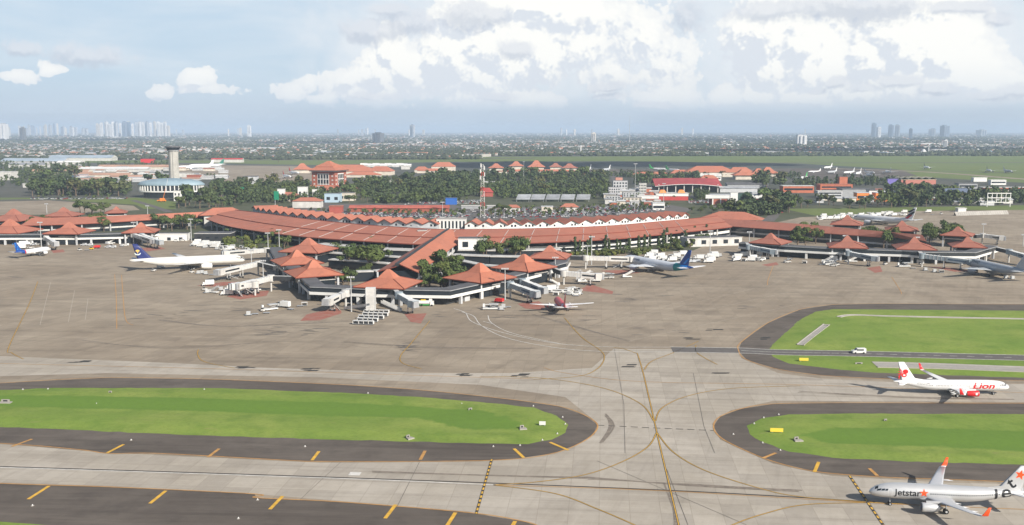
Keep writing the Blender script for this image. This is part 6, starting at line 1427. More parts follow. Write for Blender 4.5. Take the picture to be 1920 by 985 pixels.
for z in (5, 10.5, 16):
    b = MB(); b.box((0, -.5, z), (29, .5, .9), WHITE); b.build('rail', t)
block('blue_block', (1795, 372), (36, 16), 13, mat('slate_blue_wall', (.12, .16, .25), .6, .1, .2), 'slate blue cubic building among dark trees on the right', windows=(5, 2, 3, 2.5))
# concrete blast fence on the right
p0, p1 = at(1793, 405), at(1892, 402); O = Vector((p0.x, p0.y, 0)); t = empty('blast_fence', O, 0, 'long sloping grey concrete blast fence on the right bare apron', 'fence'); d = p1 - p0; L_b = d.length; d.normalize(); n = Vector((-d.y, d.x, 0))
b = MB(); z = Vector((0, 0, 1)); b.face([(0, 0, 0), d * L_b, d * L_b + n * 3 + z * 4.2, n * 3 + z * 4.2], CONCRETE); b.face([n * 3 + z * 4.2, d * L_b + n * 3 + z * 4.2, d * L_b + n * 4 , n * 4], CONCRETE); b.build('panel', t)
for k in range(24):
    b = MB(); q = d * (L_b * (k + .5) / 24); b.beam(q + n * -.1 + z * .05, q + n * 2.9 + z * 4.1, .35, .3, OFFWHITE); b.build('rib', t)
house('guard_hut', (1804, 398), (9, 7), 4, WHITE, WHITE, 'white guard hut standing behind the blast fence', kind='flat')
# tall building site right of the car park
for x, y, w_, h_, m, lab in ((1163, 358, 22, 15, LGREY, 'stepped white apartment block with a red top right of the grove'), (1152, 368, 16, 12, LGREY, 'grey block in front of the stepped white apartments'), (1182, 374, 20, 9, LGREY, 'white block before the stepped apartments'), (1205, 362, 11, 14, OFFWHITE, 'white cylindrical-looking block left of the arched crimson roof'), (1186, 382, 24, 7, CREAM, 'cream low block before the stepped apartments'), (1150, 380, 18, 8, LGREY, 'low grey block at the car park end')):
    block('apartment_block', (x, y), (w_, w_ * .6), h_, m, lab, windows=(5, 3, w_ / 9, h_ / 6), wz=1.5)
b = MB(); p = at(1160, 356); b.box((0, 0, 0), (11, 9, 19), mat('brick_pink', (.45, .22, .17), .8, .1, .2)); o = b.build('brick_core'); o.location = p; tag(o, 'pink brick core rising behind the stepped white apartments', 'building')
house('shell_hall', (1215, 380), (26, 14), 5, GREY, OFFWHITE, 'small white barrel-roofed shed before the red hall', kind='vault', rh=4)
# buildings on the far left
gs = 'warehouses of the far left'
for x, y, d, h_, wm, rm, kind, lab in ((2, 338, (36, 30), 15, OFFWHITE, OFFWHITE, 'flat', 'pale framed building at the left picture edge'), (155, 348, (42, 30), 5, OFFWHITE, mat('weathered_pale_roof', (.33, .29, .25), .8, .15, .1), 'hip', 'hipped pale roof pavilion among the left trees'), (120, 347, (40, 20), 4, OFFWHITE, bpy.data.materials['weathered_pale_roof'], 'gable', 'long low pale roof left of the hipped pavilion'), (205, 348, (40, 20), 4, OFFWHITE, OFFWHITE, 'gable', 'long low white roof right of the hipped pavilion'), (212, 323, (150, 26), 7, OFFWHITE, WHITE, 'gable', 'long white roof in the left warehouse quarter'), (110, 328, (120, 30), 6, CREAM, mat('rust_pink_roof', (.40, .24, .17), .8, .15, .05), 'gable', 'rusty pink roof in the left warehouse quarter, nearest the edge'), (250, 318, (170, 30), 6, CREAM, bpy.data.materials['rust_pink_roof'], 'gable', 'long rusty pink roof in the left warehouse quarter'), (190, 333, (110, 24), 5, CREAM, bpy.data.materials['rust_pink_roof'], 'gable', 'low rusty pink roof in front of the left warehouse quarter'), (275, 306, (34, 20), 11, RED, RED, 'flat', 'bright red cubic shed far behind the left trees'), (60, 309, (170, 50), 9, OFFWHITE, mat('blue_grey_roof', (.30, .36, .42), .6, .15, .04), 'gable', 'very large blue-grey roof in the far left corner'), (150, 302, (190, 50), 9, OFFWHITE, bpy.data.materials['blue_grey_roof'], 'gable', 'second very large blue-grey roof in the far left'), (50, 315, (90, 30), 8, OFFWHITE, TIN, 'gable', 'grey saw-roofed shed on the far left'), (130, 311, (60, 26), 9, OFFWHITE, WHITE, 'vault', 'white vaulted shed on the far left'), (362, 337, (24, 14), 8, BRICK, TILE, 'flat', 'small red hut right of the control tower'), (345, 333, (30, 16), 8, OFFWHITE, OFFWHITE, 'flat', 'pale hut right of the control tower'), (425, 305, (90, 20), 9, OFFWHITE, RED, 'gable', 'long building with a thin red roof on the far apron'), (60, 352, (30, 12), 6, OFFWHITE, OFFWHITE, 'flat', 'small white shed before the left trees'), (270, 341, (70, 24), 7, CREAM, LGREY, 'flat', 'pale flat shed left of the control tower'), (235, 338, (60, 20), 6, OFFWHITE, bpy.data.materials['rust_pink_roof'], 'gable', 'pale gabled shed left of the control tower'), (470, 348, (20, 16), 15, LGREY, DROOF, 'flat', 'grey frame tower before the far white jets'), (40, 372, (60, 14), 4, LGREY, BLUE, 'flat', 'blue'), (460, 362, (130, 10), 4, CREAM, LGREY, 'flat', 'long pale flyover parapet behind the left trees'), (760, 318, (20, 12), 8, OFFWHITE, OFFWHITE, 'flat', 'white tent left in a row above the orange roofs')):
    if lab == 'blue': continue
    house('warehouse', (x, y), d, h_, wm, rm, lab, kind=kind, rh=min(d) * .16)
g = 'white arched tents above the orange roofs'
for i in range(12): house('tent', (682 + i * 7.5, 312 + (i % 3) * .8), (16, 12), 4, OFFWHITE, WHITE, 'small white arched tent in the row above the orange roofs', kind='vault', rh=4, group=g, cat='tent')
g = 'low sheds scattered in the left warehouse quarter'; rng = random.Random(21)
for i in range(70):
    x, y = rng.uniform(100, 420), rng.uniform(314, 343); house('shed', (x, y), (rng.uniform(10, 34), rng.uniform(8, 16)), rng.uniform(3, 6), rng.choice((OFFWHITE, CREAM, LGREY)), rng.choice((bpy.data.materials['rust_pink_roof'], TIN, OFFWHITE, WHITE, TILE2)), 'small low shed in the jumble of the left warehouse quarter', kind='gable', rh=2, group=g, cat='shed')
g = 'small huts among the car park trees'
for i in range(40):
    x, y = rng.uniform(1140, 1240), rng.uniform(356, 388); house('hut', (x, y), (rng.uniform(6, 16), rng.uniform(5, 10)), rng.uniform(3, 7), rng.choice((OFFWHITE, CREAM, LGREY, BR2)), rng.choice((TIN, OFFWHITE, TILE2, LGREY)), 'small hut in the jumble between the car park and the red hall', kind='gable', rh=1.5, group=g, cat='hut')
g = 'small huts around the right offices'
for i in range(40):
    x, y = rng.uniform(1450, 1910), rng.uniform(360, 386); house('hut', (x, y), (rng.uniform(6, 18), rng.uniform(5, 10)), rng.uniform(3, 6), rng.choice((OFFWHITE, CREAM, LGREY)), rng.choice((TIN, OFFWHITE, TILE2, LGREY)), 'small hut between the dark trees of the right offices', kind='gable', rh=1.5, group=g, cat='hut')
# cars in the car park
CARM = [mat('car_' + n_, c_, .3) for n_, c_ in (('white', (.65, .65, .65)), ('silver', (.40, .41, .43)), ('black', (.03, .03, .035)), ('grey', (.16, .17, .18)), ('red', (.35, .03, .03)))]
def car_mesh(m):
    b = MB(); b.grid([[Vector((x, y, z)) for y, z in ((-.85, .3), (-.88, .8), (-.7, zt), (.7, zt), (.88, .8), (.85, .3))] for x, zt in ((-2.1, .82), (-1.2, .95), (-.6, 1.5), (1.0, 1.5), (1.7, .95), (2.1, .85))], m, smooth=False, matfn=lambda i, j: GLASS if j in (1, 3) and i in (1, 2, 3) or (i in (1, 3) and j == 2) else m); b.face([(-2.1, -.85, .3), (-2.1, -.7, .82), (-2.1, .7, .82), (-2.1, .85, .3)], m)
    return b
CARS = []
for m in CARM:
    o = car_mesh(m).build('parked_car'); CARS.append(o)
first = {}
def car(i, x, y, rz, where):
    src = CARS[i]; o = src if i not in first else src.copy()
    if i in first: COL.objects.link(o)
    first[i] = 1; p = at(x, y); o.location = (p.x, p.y, .06); o.rotation_euler = (0, 0, rz)
    n_ = CARM[i].name[4:]; tag(o, f'{n_} car parked in the rows {where}', 'car', f'{n_} cars parked {where}')
for i in range(290):
    if i % 5 < 2: x, y, wh = rng.uniform(640, 880), 402 + rng.uniform(-2, 2) * 1.0 + (rng.randint(-1, 3)) * 2.2, 'behind the left gables'
    elif i % 5 < 4: x, y, wh = rng.uniform(885, 1165), rng.choice((392, 394.5, 397, 399.5, 402, 404.5)) + rng.uniform(-.5, .5), 'behind the right gables'
    else: x, y, wh = rng.uniform(1155, 1245), rng.uniform(386, 397), 'beside the white kiosk'
    car(rng.choice((0, 0, 1, 1, 2, 3, 3, 4)), x, y, rng.choice((0, math.pi / 2)) + rng.uniform(-.1, .1), wh)
# ------------------------------------------------------------------ trees
def leaf_mat(name, col, var):
    m = bpy.data.materials.new(name); m.use_nodes = True; t = NT(m.node_tree); b = t.n['Principled BSDF']; b.inputs['Roughness'].default_value = .75; b.inputs['Specular IOR Level'].default_value = .15
    o = t.new('ShaderNodeTexCoord').outputs['Object']; n = t.noise(o, .45, 4, .6); rnd = t.new('ShaderNodeObjectInfo').outputs['Random']
    c = t.mix(t.ss(n, .35, .65), tuple(x * (1 - var) for x in col), tuple(x * (1 + var) for x in col)); c = t.mix(t.math('MULTIPLY', rnd, .55), c, (col[0] * 1.5, col[1] * 1.12, col[2] * .9)); t.l.new(c, b.inputs['Base Color']); return m
LEAF = leaf_mat('foliage', (.066, .098, .032), .4); LEAFD = leaf_mat('dark_foliage', (.046, .072, .030), .4); LEAFL = leaf_mat('light_foliage', (.095, .120, .034), .35); LEAFO = leaf_mat('olive_foliage', (.075, .088, .036), .4); LEAFF = leaf_mat('far_foliage', (.052, .080, .036), .4)
BARK = mat('bark', (.13, .095, .065), .9, .2, 1.0)
def crown(b, lobes, n, size, m, rng, flat=1.0):
    tot = sum(l[3] ** 2 for l in lobes)
    for cx_, cy_, cz, r, sq in lobes:
        for _ in range(int(n * r * r / tot)):
            u = Vector((rng.gauss(0, 1), rng.gauss(0, 1), rng.gauss(0, 1))).normalized(); k = rng.random() ** .38
            c = Vector((cx_, cy_, cz)) + Vector((u.x * r * k, u.y * r * k, u.z * r * k * sq))
            nn = (u + Vector((rng.uniform(-.6, .6), rng.uniform(-.6, .6), rng.uniform(-.1, .8)))).normalized(); x = nn.orthogonal().normalized(); y = nn.cross(x); a = rng.uniform(0, 6.28); x, y = x * math.cos(a) + y * math.sin(a), y * math.cos(a) - x * math.sin(a); s = size * rng.uniform(.6, 1.3)
            b.face([c - x * s - y * s * .5, c + x * s * .3 - y * s * .9, c + x * s + y * s * .4, c - x * s * .2 + y * s * .9], m)
def tree_proto(kind, seed, m, leaves=420, single=False):
    rng = random.Random(seed); tb, cb = MB(), MB(); lobes = []
    if kind == 'broad':
        tb.tube((0, 0, 0), (0, 0, 4.5), .45, .3, BARK, 7)
        for i in range(rng.randint(6, 8)):
            a = rng.uniform(0, 6.28); r = rng.uniform(1.5, 4.2); z = rng.uniform(5.5, 9.5); lobes.append((r * math.cos(a), r * math.sin(a), z, rng.uniform(1.8, 3.0), .75)); tb.tube((0, 0, 3.6 + .1 * i), (r * .8 * math.cos(a), r * .8 * math.sin(a), z - .6), .2, .07, BARK, 5)
    elif kind == 'column':
        tb.tube((0, 0, 0), (0, 0, 2), .25, .2, BARK, 6)
        for i in range(6): lobes.append((rng.uniform(-.3, .3), rng.uniform(-.3, .3), 1.8 + i * 1.6, 1.25 - .1 * abs(i - 2), 1.3))
    elif kind == 'shrub':
        tb.tube((0, 0, 0), (0, 0, 1.0), .15, .1, BARK, 5)
        for i in range(5): lobes.append((rng.uniform(-1.6, 1.6), rng.uniform(-1.6, 1.6), rng.uniform(.9, 1.9), rng.uniform(.8, 1.4), .8))
    if kind == 'palm':
        tb.tube((0, 0, 0), (.3, 0, 4), .24, .18, BARK, 6); tb.tube((.3, 0, 4), (.4, .1, 7.5), .18, .15, BARK, 6)
        for i in range(14):
            a = i * 2.4 + rng.uniform(-.2, .2); d = Vector((math.cos(a), math.sin(a), 0)); n = Vector((-d.y, d.x, 0)); up = rng.uniform(-.1, .9); q = Vector((.4, .1, 7.4)); rows = []
            for k in range(5):
                s = k / 4; c = q + d * 3.2 * s + Vector((0, 0, up * 2.2 * s - 2.6 * s * s)); wd = .55 * math.sin(math.pi * min(.97, s * .85 + .12)); rows.append([c - n * wd - Vector((0, 0, wd * .5)), c, c + n * wd - Vector((0, 0, wd * .5))])
            cb.grid(rows, m, smooth=False)
    else: crown(cb, lobes, leaves, {'broad': .62, 'column': .42, 'shrub': .4}[kind] * math.sqrt(420 / leaves), m, rng)
    if single:
        i0 = len(cb.v); off = i0
        cb.v += tb.v; cb.f += [tuple(k + off for k in f) for f in tb.f]; mi = cb.mi(BARK); cb.m += [mi] * len(tb.f); cb.sm += tb.sm
        return cb.build('tree_seed')
    t = empty('tree_seed'); tb.build('trunk', t); cb.build('crown', t); return t
NAMES = dict(broad='broadleaf_tree', column='cypress_tree', shrub='shrub', palm='palm_tree')
TP = {k: [tree_proto(k, 10 * i + s, m, n) for s in range(v)] for i, (k, v, m, n) in enumerate((('broad', 4, LEAF, 620), ('column', 2, LEAFD, 260), ('shrub', 2, LEAFL, 220), ('palm', 2, LEAF, 0)))}
TF = [tree_proto('broad', 70 + s, (LEAFF, LEAFD, LEAF, LEAFF, LEAFO, LEAF)[s % 6], 190, True) for s in range(8)]
TG = [tree_proto('broad', 90 + s, (LEAFF, LEAFD)[s % 2], 80, True) for s in range(4)]
def plant(kind, p, s, label, group, far=False, rng=random.Random(5)):
    src = rng.choice(TF if far else TP[kind]); o = src.copy() if far else copy_tree(src)
    if far: COL.objects.link(o)
    o.name = NAMES[kind]; o.location = (p.x, p.y, 0); o.rotation_euler = (0, 0, rng.uniform(0, 6.28)); o.scale = (s * rng.uniform(.9, 1.15), s * rng.uniform(.9, 1.15), s * rng.uniform(.85, 1.15)); return tag(o, label, 'shrub' if kind == 'shrub' else 'tree', group)
def inside(p, poly):
    r = False
    for a, c in zip(poly, poly[1:] + poly[:1]):
        if (a.y > p.y) != (c.y > p.y) and p.x < (c.x - a.x) * (p.y - a.y) / (c.y - a.y) + a.x: r = not r
    return r
def scatter(poly, n, dmin, seed):
    rng = random.Random(seed); P = px(poly); lo = [min(p[i] for p in P) for i in (0, 1)]; hi = [max(p[i] for p in P) for i in (0, 1)]; out = []
    for _ in range(n * 40):
        p = Vector((rng.uniform(lo[0], hi[0]), rng.uniform(lo[1], hi[1]), 0))
        if inside(p, P) and all((p - q).length > dmin for q in out):
            out.append(p)
            if len(out) >= n: break
    return out
def grove(kind, poly, n, dmin, s, label, seed, far=False):
    rng = random.Random(seed)
    if far: n, dmin, s = int(n * .46) + 1, dmin * 1.3, s * 1.5
    elif kind == 'broad': s *= 1.25
    for p in scatter(poly, n, dmin, seed): plant(kind, p, s * rng.uniform(.8, 1.2), label, label.split(' ', 1)[1] if False else 'trees: ' + label, far, rng)
# inside the ring and along the crescent
grove('broad', [(640, 500), (668, 488), (705, 492), (716, 510), (690, 522), (655, 520)], 9, 6, 1.15, 'dense green tree in the clump left of the pier', 1)
grove('broad', [(640, 522), (690, 520), (655, 545), (610, 540)], 6, 5, .55, 'small yellow-green tree inside the ring by the lowest left pavilion', 2)
grove('broad', [(785, 515), (815, 508), (850, 508), (880, 515), (868, 545), (800, 548)], 12, 6, .95, 'dense green tree in the clump right of the pier', 3)
grove('broad', [(770, 522), (800, 520), (845, 552), (775, 552)], 7, 5, .75, 'bushy green tree beside the front pavilion', 4)
grove('broad', [(885, 478), (925, 478), (935, 492), (890, 492)], 5, 7, 1.0, 'leafy tree behind the first right pavilion', 5)
grove('broad', [(948, 476), (985, 476), (980, 492), (950, 492)], 4, 7, .95, 'leafy tree behind the second right pavilion', 6)
grove('palm', [(575, 470), (620, 470), (690, 478), (640, 480)], 3, 8, 1.1, 'palm tree by the topmost left pavilion', 7)
grove('broad', [(690, 466), (730, 466), (735, 478), (690, 478)], 3, 8, .7, 'small tree at the hall wall left of the pier', 8)
grove('palm', [(395, 445), (440, 440), (530, 452), (545, 468), (480, 470), (400, 458)], 18, 7, .85, 'feathery palm in the garden left of the crescent', 9)
grove('shrub', [(395, 447), (440, 443), (530, 456), (545, 470), (480, 472), (400, 460)], 22, 6, 1.5, 'yellow-green shrub in the garden left of the crescent', 10)
grove('broad', [(470, 448), (530, 452), (560, 468), (520, 472)], 7, 8, .7, 'round tree in the garden left of the crescent', 11)
grove('column', [(1056, 474), (1190, 468), (1310, 446), (1340, 441), (1330, 447), (1200, 474), (1060, 480)], 24, 5, 1.05, 'dark cypress against the white wall of the right hall', 12)
grove('palm', [(1080, 478), (1200, 474), (1330, 450), (1330, 456), (1200, 482), (1080, 482)], 12, 7, .7, 'palm tree before the white wall of the right hall', 13)
grove('shrub', [(1060, 480), (1200, 474), (1330, 452), (1330, 460), (1220, 478), (1060, 486)], 30, 5, 1.3, 'yellow-green shrub before the white wall of the right hall', 14)
grove('broad', [(1240, 468), (1330, 452), (1325, 460), (1250, 474)], 6, 7, .6, 'round tree before the white wall of the right hall', 15)
# wings
grove('broad', [(160, 440), (215, 436), (222, 425), (170, 424)], 9, 7, .95, 'dense tree between two front pavilions of the left wing', 16)
grove('broad', [(60, 434), (90, 432), (88, 424), (64, 424)], 4, 7, .85, 'tree between the outer front pavilions of the left wing', 17)
grove('broad', [(298, 438), (345, 434), (350, 424), (300, 424)], 6, 8, .95, 'tree beyond the last front pavilion of the left wing', 18)
grove('broad', [(345, 432), (380, 430), (380, 422), (345, 422)], 3, 8, 1.0, 'tree by the left tip of the crescent', 181)
grove('broad', [(145, 407), (200, 404), (205, 398), (150, 399)], 7, 8, .95, 'dark tree between two rear pavilions of the left wing', 19)
grove('broad', [(1492, 462), (1528, 466), (1540, 450), (1500, 448)], 7, 7, .9, 'dense tree between the first and second right wing pavilions', 20)
grove('broad', [(1608, 462), (1640, 466), (1640, 452), (1605, 450)], 6, 7, .95, 'bright green tree between the second and third right wing pavilions', 21)
grove('broad', [(1645, 468), (1680, 466), (1690, 455), (1650, 455)], 4, 7, .9, 'dark tree just left of the third right wing pavilion', 22)
grove('broad', [(1735, 462), (1790, 462), (1785, 446), (1735, 446)], 8, 8, 1.05, 'tall tree between the two outer right wing pavilions', 23)
grove('palm', [(1500, 446), (1515, 447), (1514, 450), (1500, 450)], 1, 5, 1.6, 'single tall palm before the long right wing roof', 24)
grove('palm', [(1690, 440), (1760, 446), (1755, 450), (1690, 446)], 5, 8, .9, 'small palm behind the third right wing pavilion', 25)
grove('palm', [(340, 396), (430, 392), (450, 384), (360, 380)], 9, 10, 1.3, 'tall palm in the clump right of the left wing', 90)
grove('palm', [(1385, 405), (1470, 402), (1490, 392), (1400, 388)], 8, 10, 1.3, 'tall palm in the clump beyond the right tip of the crescent', 91)
grove('palm', [(640, 382), (860, 380), (860, 376), (650, 377)], 12, 10, 1.1, 'palm along the road before the dense grove', 92)
grove('palm', [(1170, 380), (1330, 378), (1330, 374), (1180, 372)], 8, 12, 1.1, 'palm before the red hall', 93)
# groves behind
grove('broad', [(52, 369), (240, 370), (250, 364), (55, 362)], 36, 9, 1.25, 'big dark tree in the row along the left back road', 30, True)
grove('broad', [(330, 396), (420, 394), (455, 380), (440, 370), (345, 376)], 34, 10, 1.2, 'dark green tree in the clump right of the left wing', 31, True)
grove('broad', [(60, 345), (140, 345), (150, 322), (60, 322)], 24, 16, 1.3, 'dark tree in the left grove before the warehouses', 32, True)
grove('broad', [(240, 352), (310, 352), (300, 340), (220, 344)], 8, 14, 1.15, 'dark tree left of the oval building', 33, True)
for i, poly in enumerate(([(395, 366), (570, 364), (580, 350), (400, 350)], [(630, 364), (660, 376), (800, 378), (880, 374), (890, 340), (700, 344)], [(800, 344), (1140, 346), (1140, 332), (800, 332)], [(930, 366), (1140, 366), (1140, 350), (940, 350)], [(1190, 348), (1330, 345), (1320, 335), (1190, 336)])):
    grove('broad', poly, (34, 80, 70, 34, 22)[i], (14, 13, 17, 15, 17)[i], (1.1, 1.15, 1.25, .9, 1.1)[i], ('dark tree in the belt before the far white jets', 'dark tree in the dense grove right of the brick tower', 'dark tree in the wide grove behind the lattice mast', 'mid-green tree before the grey canopies row', 'dark tree before the great orange roof')[i], 40 + i, True)
grove('broad', [(1370, 407), (1450, 405), (1500, 395), (1480, 380), (1420, 378), (1385, 392)], 30, 10, 1.1, 'green tree in the clump beyond the right tip of the crescent', 50, True)
grove('broad', [(1460, 392), (1560, 390), (1600, 394), (1680, 390), (1690, 384), (1470, 384)], 40, 9, .72, 'spreading dark tree before the right offices', 51, True)
grove('broad', [(1660, 392), (1780, 386), (1790, 368), (1680, 358), (1650, 366)], 44, 12, 1.15, 'dark tree in the grove right of the orange cubes', 52, True)
grove('broad', [(1410, 360), (1480, 360), (1480, 340), (1420, 340)], 16, 16, 1.3, 'dark tree behind the grey two-storey office', 53, True)
grove('broad', [(1780, 388), (1920, 382), (1920, 372), (1790, 370)], 20, 12, 1.0, 'dark tree near the right picture edge offices', 54, True)
grove('column', [(1530, 352), (1660, 350), (1662, 347), (1530, 348)], 18, 9, 1.6, 'slim poplar in the row behind the orange brick offices', 55)
grove('broad', [(640, 372), (660, 370), (720, 380), (650, 382)], 5, 10, .8, 'small tree near the pale blue kiosk', 56)
grove('broad', [(905, 401), (960, 401), (950, 396), (905, 396)], 6, 8, .7, 'small tree at the foot of the lattice mast', 57)
grove('broad', [(1290, 398), (1350, 393), (1400, 397), (1380, 404), (1310, 402)], 12, 9, .6, 'small tree behind the right gable row', 58)
grove('broad', [(60, 366), (240, 366), (250, 356), (60, 352)], 34, 10, 1.1, 'dark tree behind the left back road row', 60, True)
grove('broad', [(300, 304), (420, 301), (560, 303), (560, 306), (300, 307)], 4, 30, .9, 'lone tree on the runway grass edge', 59, True)
for o in [q for v in TP.values() for q in v]:
    for c in KIDS.get(o.name, []): bpy.data.objects.remove(c)
    bpy.data.objects.remove(o)
for o in TF + TG: bpy.data.objects.remove(o)
# ------------------------------------------------------------------ the town and the skyline
HM = [mat('town_white', (.56, .56, .55), .7), mat('town_cream', (.42, .40, .36), .7), mat('town_tile', (.36, .15, .09), .8), mat('town_grey', (.30, .30, .30), .7), mat('town_blue', (.25, .33, .42), .6), mat('town_dark', (.13, .13, .14), .8), mat('town_orange', (.46, .20, .11), .8)]
rng = random.Random(77)
def house_into(b, x, y, w_, d, h_, rz, m, rm, gable):
    co, si = math.cos(rz), math.sin(rz); T = lambda u, v, z: (x + u * co - v * si, y + u * si + v * co, z); a, c = w_ / 2, d / 2
    lo = [T(-a, -c, 0), T(a, -c, 0), T(a, c, 0), T(-a, c, 0)]; hi = [T(-a, -c, h_), T(a, -c, h_), T(a, c, h_), T(-a, c, h_)]
    for i in range(4): k = (i + 1) % 4; b.face([lo[i], lo[k], hi[k], hi[i]], m)
    if gable:
        r0, r1 = T(-a, 0, h_ + d * .22), T(a, 0, h_ + d * .22); b.face([hi[0], hi[1], r1, r0], rm); b.face([hi[2], hi[3], r0, r1], rm); b.face([hi[1], hi[2], r1], m); b.face([hi[3], hi[0], r0], m)
    else: b.face(hi, rm)
    b.face(lo[::-1], m)
# the nearest and largest are things of their own
PR = []
for k in range(8):
    b = MB(); house_into(b, 0, 0, 1, .5, .28, 0, HM[(0, 0, 1, 3, 1, 0, 4, 1)[k]], HM[(0, 2, 6, 3, 2, 1, 4, 2)[k]], k != 3); o = b.build('town_house'); PR.append(o)
KN = ('white', 'white and red-roofed', 'cream and orange-roofed', 'grey flat-roofed', 'cream and red-roofed', 'white and cream', 'pale blue', 'cream and tiled')
used = {}
for i in range(290):
    for _ in range(40):
        x = rng.uniform(-40, 1960); far_ = i % 3 == 0
        y = rng.triangular(272, 300 - 6 * (x > 1150), 293) if not far_ else rng.uniform(262, 288)
        top = 297 if x > 560 else 302
        if x > 960: top = 291
        if y < top - .5: break
    p = at(x, y); k = rng.choice((0, 0, 1, 1, 2, 3, 4, 5, 5, 6, 7)); big = rng.random() < (.35 if far_ else .16)
    s = rng.uniform(45, 150) if big else rng.uniform(16, 36)
    o = PR[k] if k not in used else PR[k].copy()
    if k in used: COL.objects.link(o)
    used[k] = 1; o.location = (p.x, p.y, 0); o.scale = (s, s * rng.uniform(.5, 1.0), s * (.17 if big else .42) * rng.uniform(.7, 1.2)); o.rotation_euler = (0, 0, rng.uniform(-.25, .25))
    side = 'left' if x < 640 else ('middle' if x < 1280 else 'right')
    wh = {'left': 'beyond the grass behind the control tower', 'middle': 'beyond the grass behind the pagoda roofs', 'right': 'beyond the grass behind the scalloped hangar'}[side]
    tag(o, f'{KN[k]} {"long warehouse" if big else "low house"} in the town {wh}', 'warehouse' if big else 'house', f'{KN[k]} {"warehouses" if big else "houses"} in the town {wh}')
b = MB()
def town_y(): # denser towards the airport, thinning into haze
    return 251.5 + 46 * rng.random() ** 1.75
n = 0
while n < 14500:
    x, y = rng.uniform(-60, 1980), town_y()
    top = 303 - 5 * min(1, max(0, (x - 300) / 400)) - 6 * (x > 900)
    if y > top - 1: continue
    p = at(x, y); dens = .5 + .5 * math.sin(p.x * .0021 + 1.3 * math.sin(p.y * .0009)) * math.sin(p.y * .0017 + .7)
    if rng.random() > (.12 + 1.1 * dens ** 1.6) * (.55 if x > 1250 else 1): continue
    big = rng.random() < .06 + .06 * (y < 270); s = rng.uniform(40, 130) if big else rng.uniform(9, 24); s *= 1 + max(0, (262 - y)) * .06
    h_ = rng.uniform(5, 10) if big else rng.uniform(3, 6.5); h_ *= 1 + max(0, 262 - y) * .05
    m = rng.choice((0, 1, 1, 3, 3, 5)); rm = rng.choice((0, 0, 1, 3, 3, 5, 4)) if big else rng.choice((0, 1, 1, 2, 2, 2, 2, 3, 3, 5, 5, 6))
    house_into(b, p.x, p.y, s, s * rng.uniform(.4, .9), h_, rng.uniform(-.4, .4), HM[m], HM[rm], not big and rng.random() < .8); n += 1
tag(b.build('town'), kind='stuff')
FT = [leaf_mat('town_tree_leaf', (.038, .054, .034), .4), leaf_mat('town_tree_light_leaf', (.060, .078, .044), .4)]
b = MB(); n = 0
def lump(b, p, r, h_, m):
    k = 5; a0 = rng.uniform(0, 6.28); ring = lambda q, z: [Vector((p.x + r * q * rng.uniform(.75, 1.25) * math.cos(a0 + i * 2 * math.pi / k), p.y + r * q * rng.uniform(.75, 1.25) * math.sin(a0 + i * 2 * math.pi / k), z * rng.uniform(.85, 1.15))) for i in range(k)]
    b.grid([ring(.7, h_ * .02), ring(1.1, h_ * .45), ring(.62, h_ * .88)], m, closed=True, smooth=False); b.fan(ring(.6, h_ * .86), (p.x, p.y, h_), m, smooth=False)
while n < 30000:
    x, y = rng.uniform(-60, 1980), 250.8 + 49 * rng.random() ** 1.45
    top = 304.5 - 5 * min(1, max(0, (x - 300) / 400)) - 6.5 * (x > 900)
    if y > top: continue
    p = at(x, y); dens = .5 + .5 * math.sin(p.x * .0016 + 2 + 1.1 * math.sin(p.y * .0012)) * math.sin(p.y * .0013 + 2.1)
    if rng.random() > .42 + .8 * dens: continue
    r = rng.uniform(4, 11) * (1 + max(0, 275 - y) * .05); lump(b, p, r, rng.uniform(7, 13) * (1 + max(0, 270 - y) * .03), FT[rng.random() < .3]); n += 1
tag(b.build('woods'), kind='stuff')
# the far part of the dark groves, as one mass under and behind the trees that stand out
b = MB()
for poly, n in (([(640, 372), (880, 372), (890, 340), (700, 342)], 420), ([(800, 344), (1140, 346), (1140, 330), (800, 330)], 420), ([(395, 364), (575, 362), (580, 350), (400, 350)], 130), ([(60, 346), (140, 346), (150, 320), (60, 320)], 130), ([(-40, 322), (60, 318), (330, 316), (330, 306), (200, 310), (-40, 308)], 160), ([(1672, 390), (1780, 386), (1800, 362), (1690, 356)], 200), ([(440, 376), (520, 378), (640, 366), (640, 360), (450, 362)], 150), ([(420, 388), (470, 384), (560, 380), (640, 374), (640, 366), (440, 366)], 170), ([(1390, 408), (1460, 404), (1480, 396), (1400, 390)], 80), ([(60, 368), (240, 368), (250, 352), (60, 350)], 130), ([(-40, 352), (60, 352), (60, 322), (-40, 322)], 120), ([(850, 372), (940, 368), (945, 352), (880, 350)], 110), ([(940, 374), (1140, 374), (1140, 366), (940, 366)], 70), ([(700, 383), (860, 381), (860, 375), (700, 376)], 70), ([(1300, 376), (1330, 375), (1332, 368), (1298, 368)], 20), ([(1190, 350), (1330, 346), (1330, 334), (1190, 335)], 120), ([(940, 366), (1140, 366), (1140, 352), (940, 352)], 150), ([(1480, 352), (1700, 348), (1700, 340), (1480, 342)], 90), ([(1780, 388), (1960, 382), (1960, 362), (1790, 364)], 130), ([(1100, 333), (1500, 336), (1500, 331), (1100, 328)], 120)):
    for p in scatter(poly, n, 5.0, int(n + poly[0][0])): crown(b, [(p.x + rng.uniform(-1, 1), p.y, rng.uniform(3, 5), rng.uniform(3.2, 4.6), .9), (p.x, p.y, rng.uniform(7, 11), rng.uniform(2.6, 4.2), .8)], 34, 1.5, rng.choice((LEAFF, LEAFF, LEAFD, LEAF)), rng)
tag(b.build('woods'), kind='stuff')
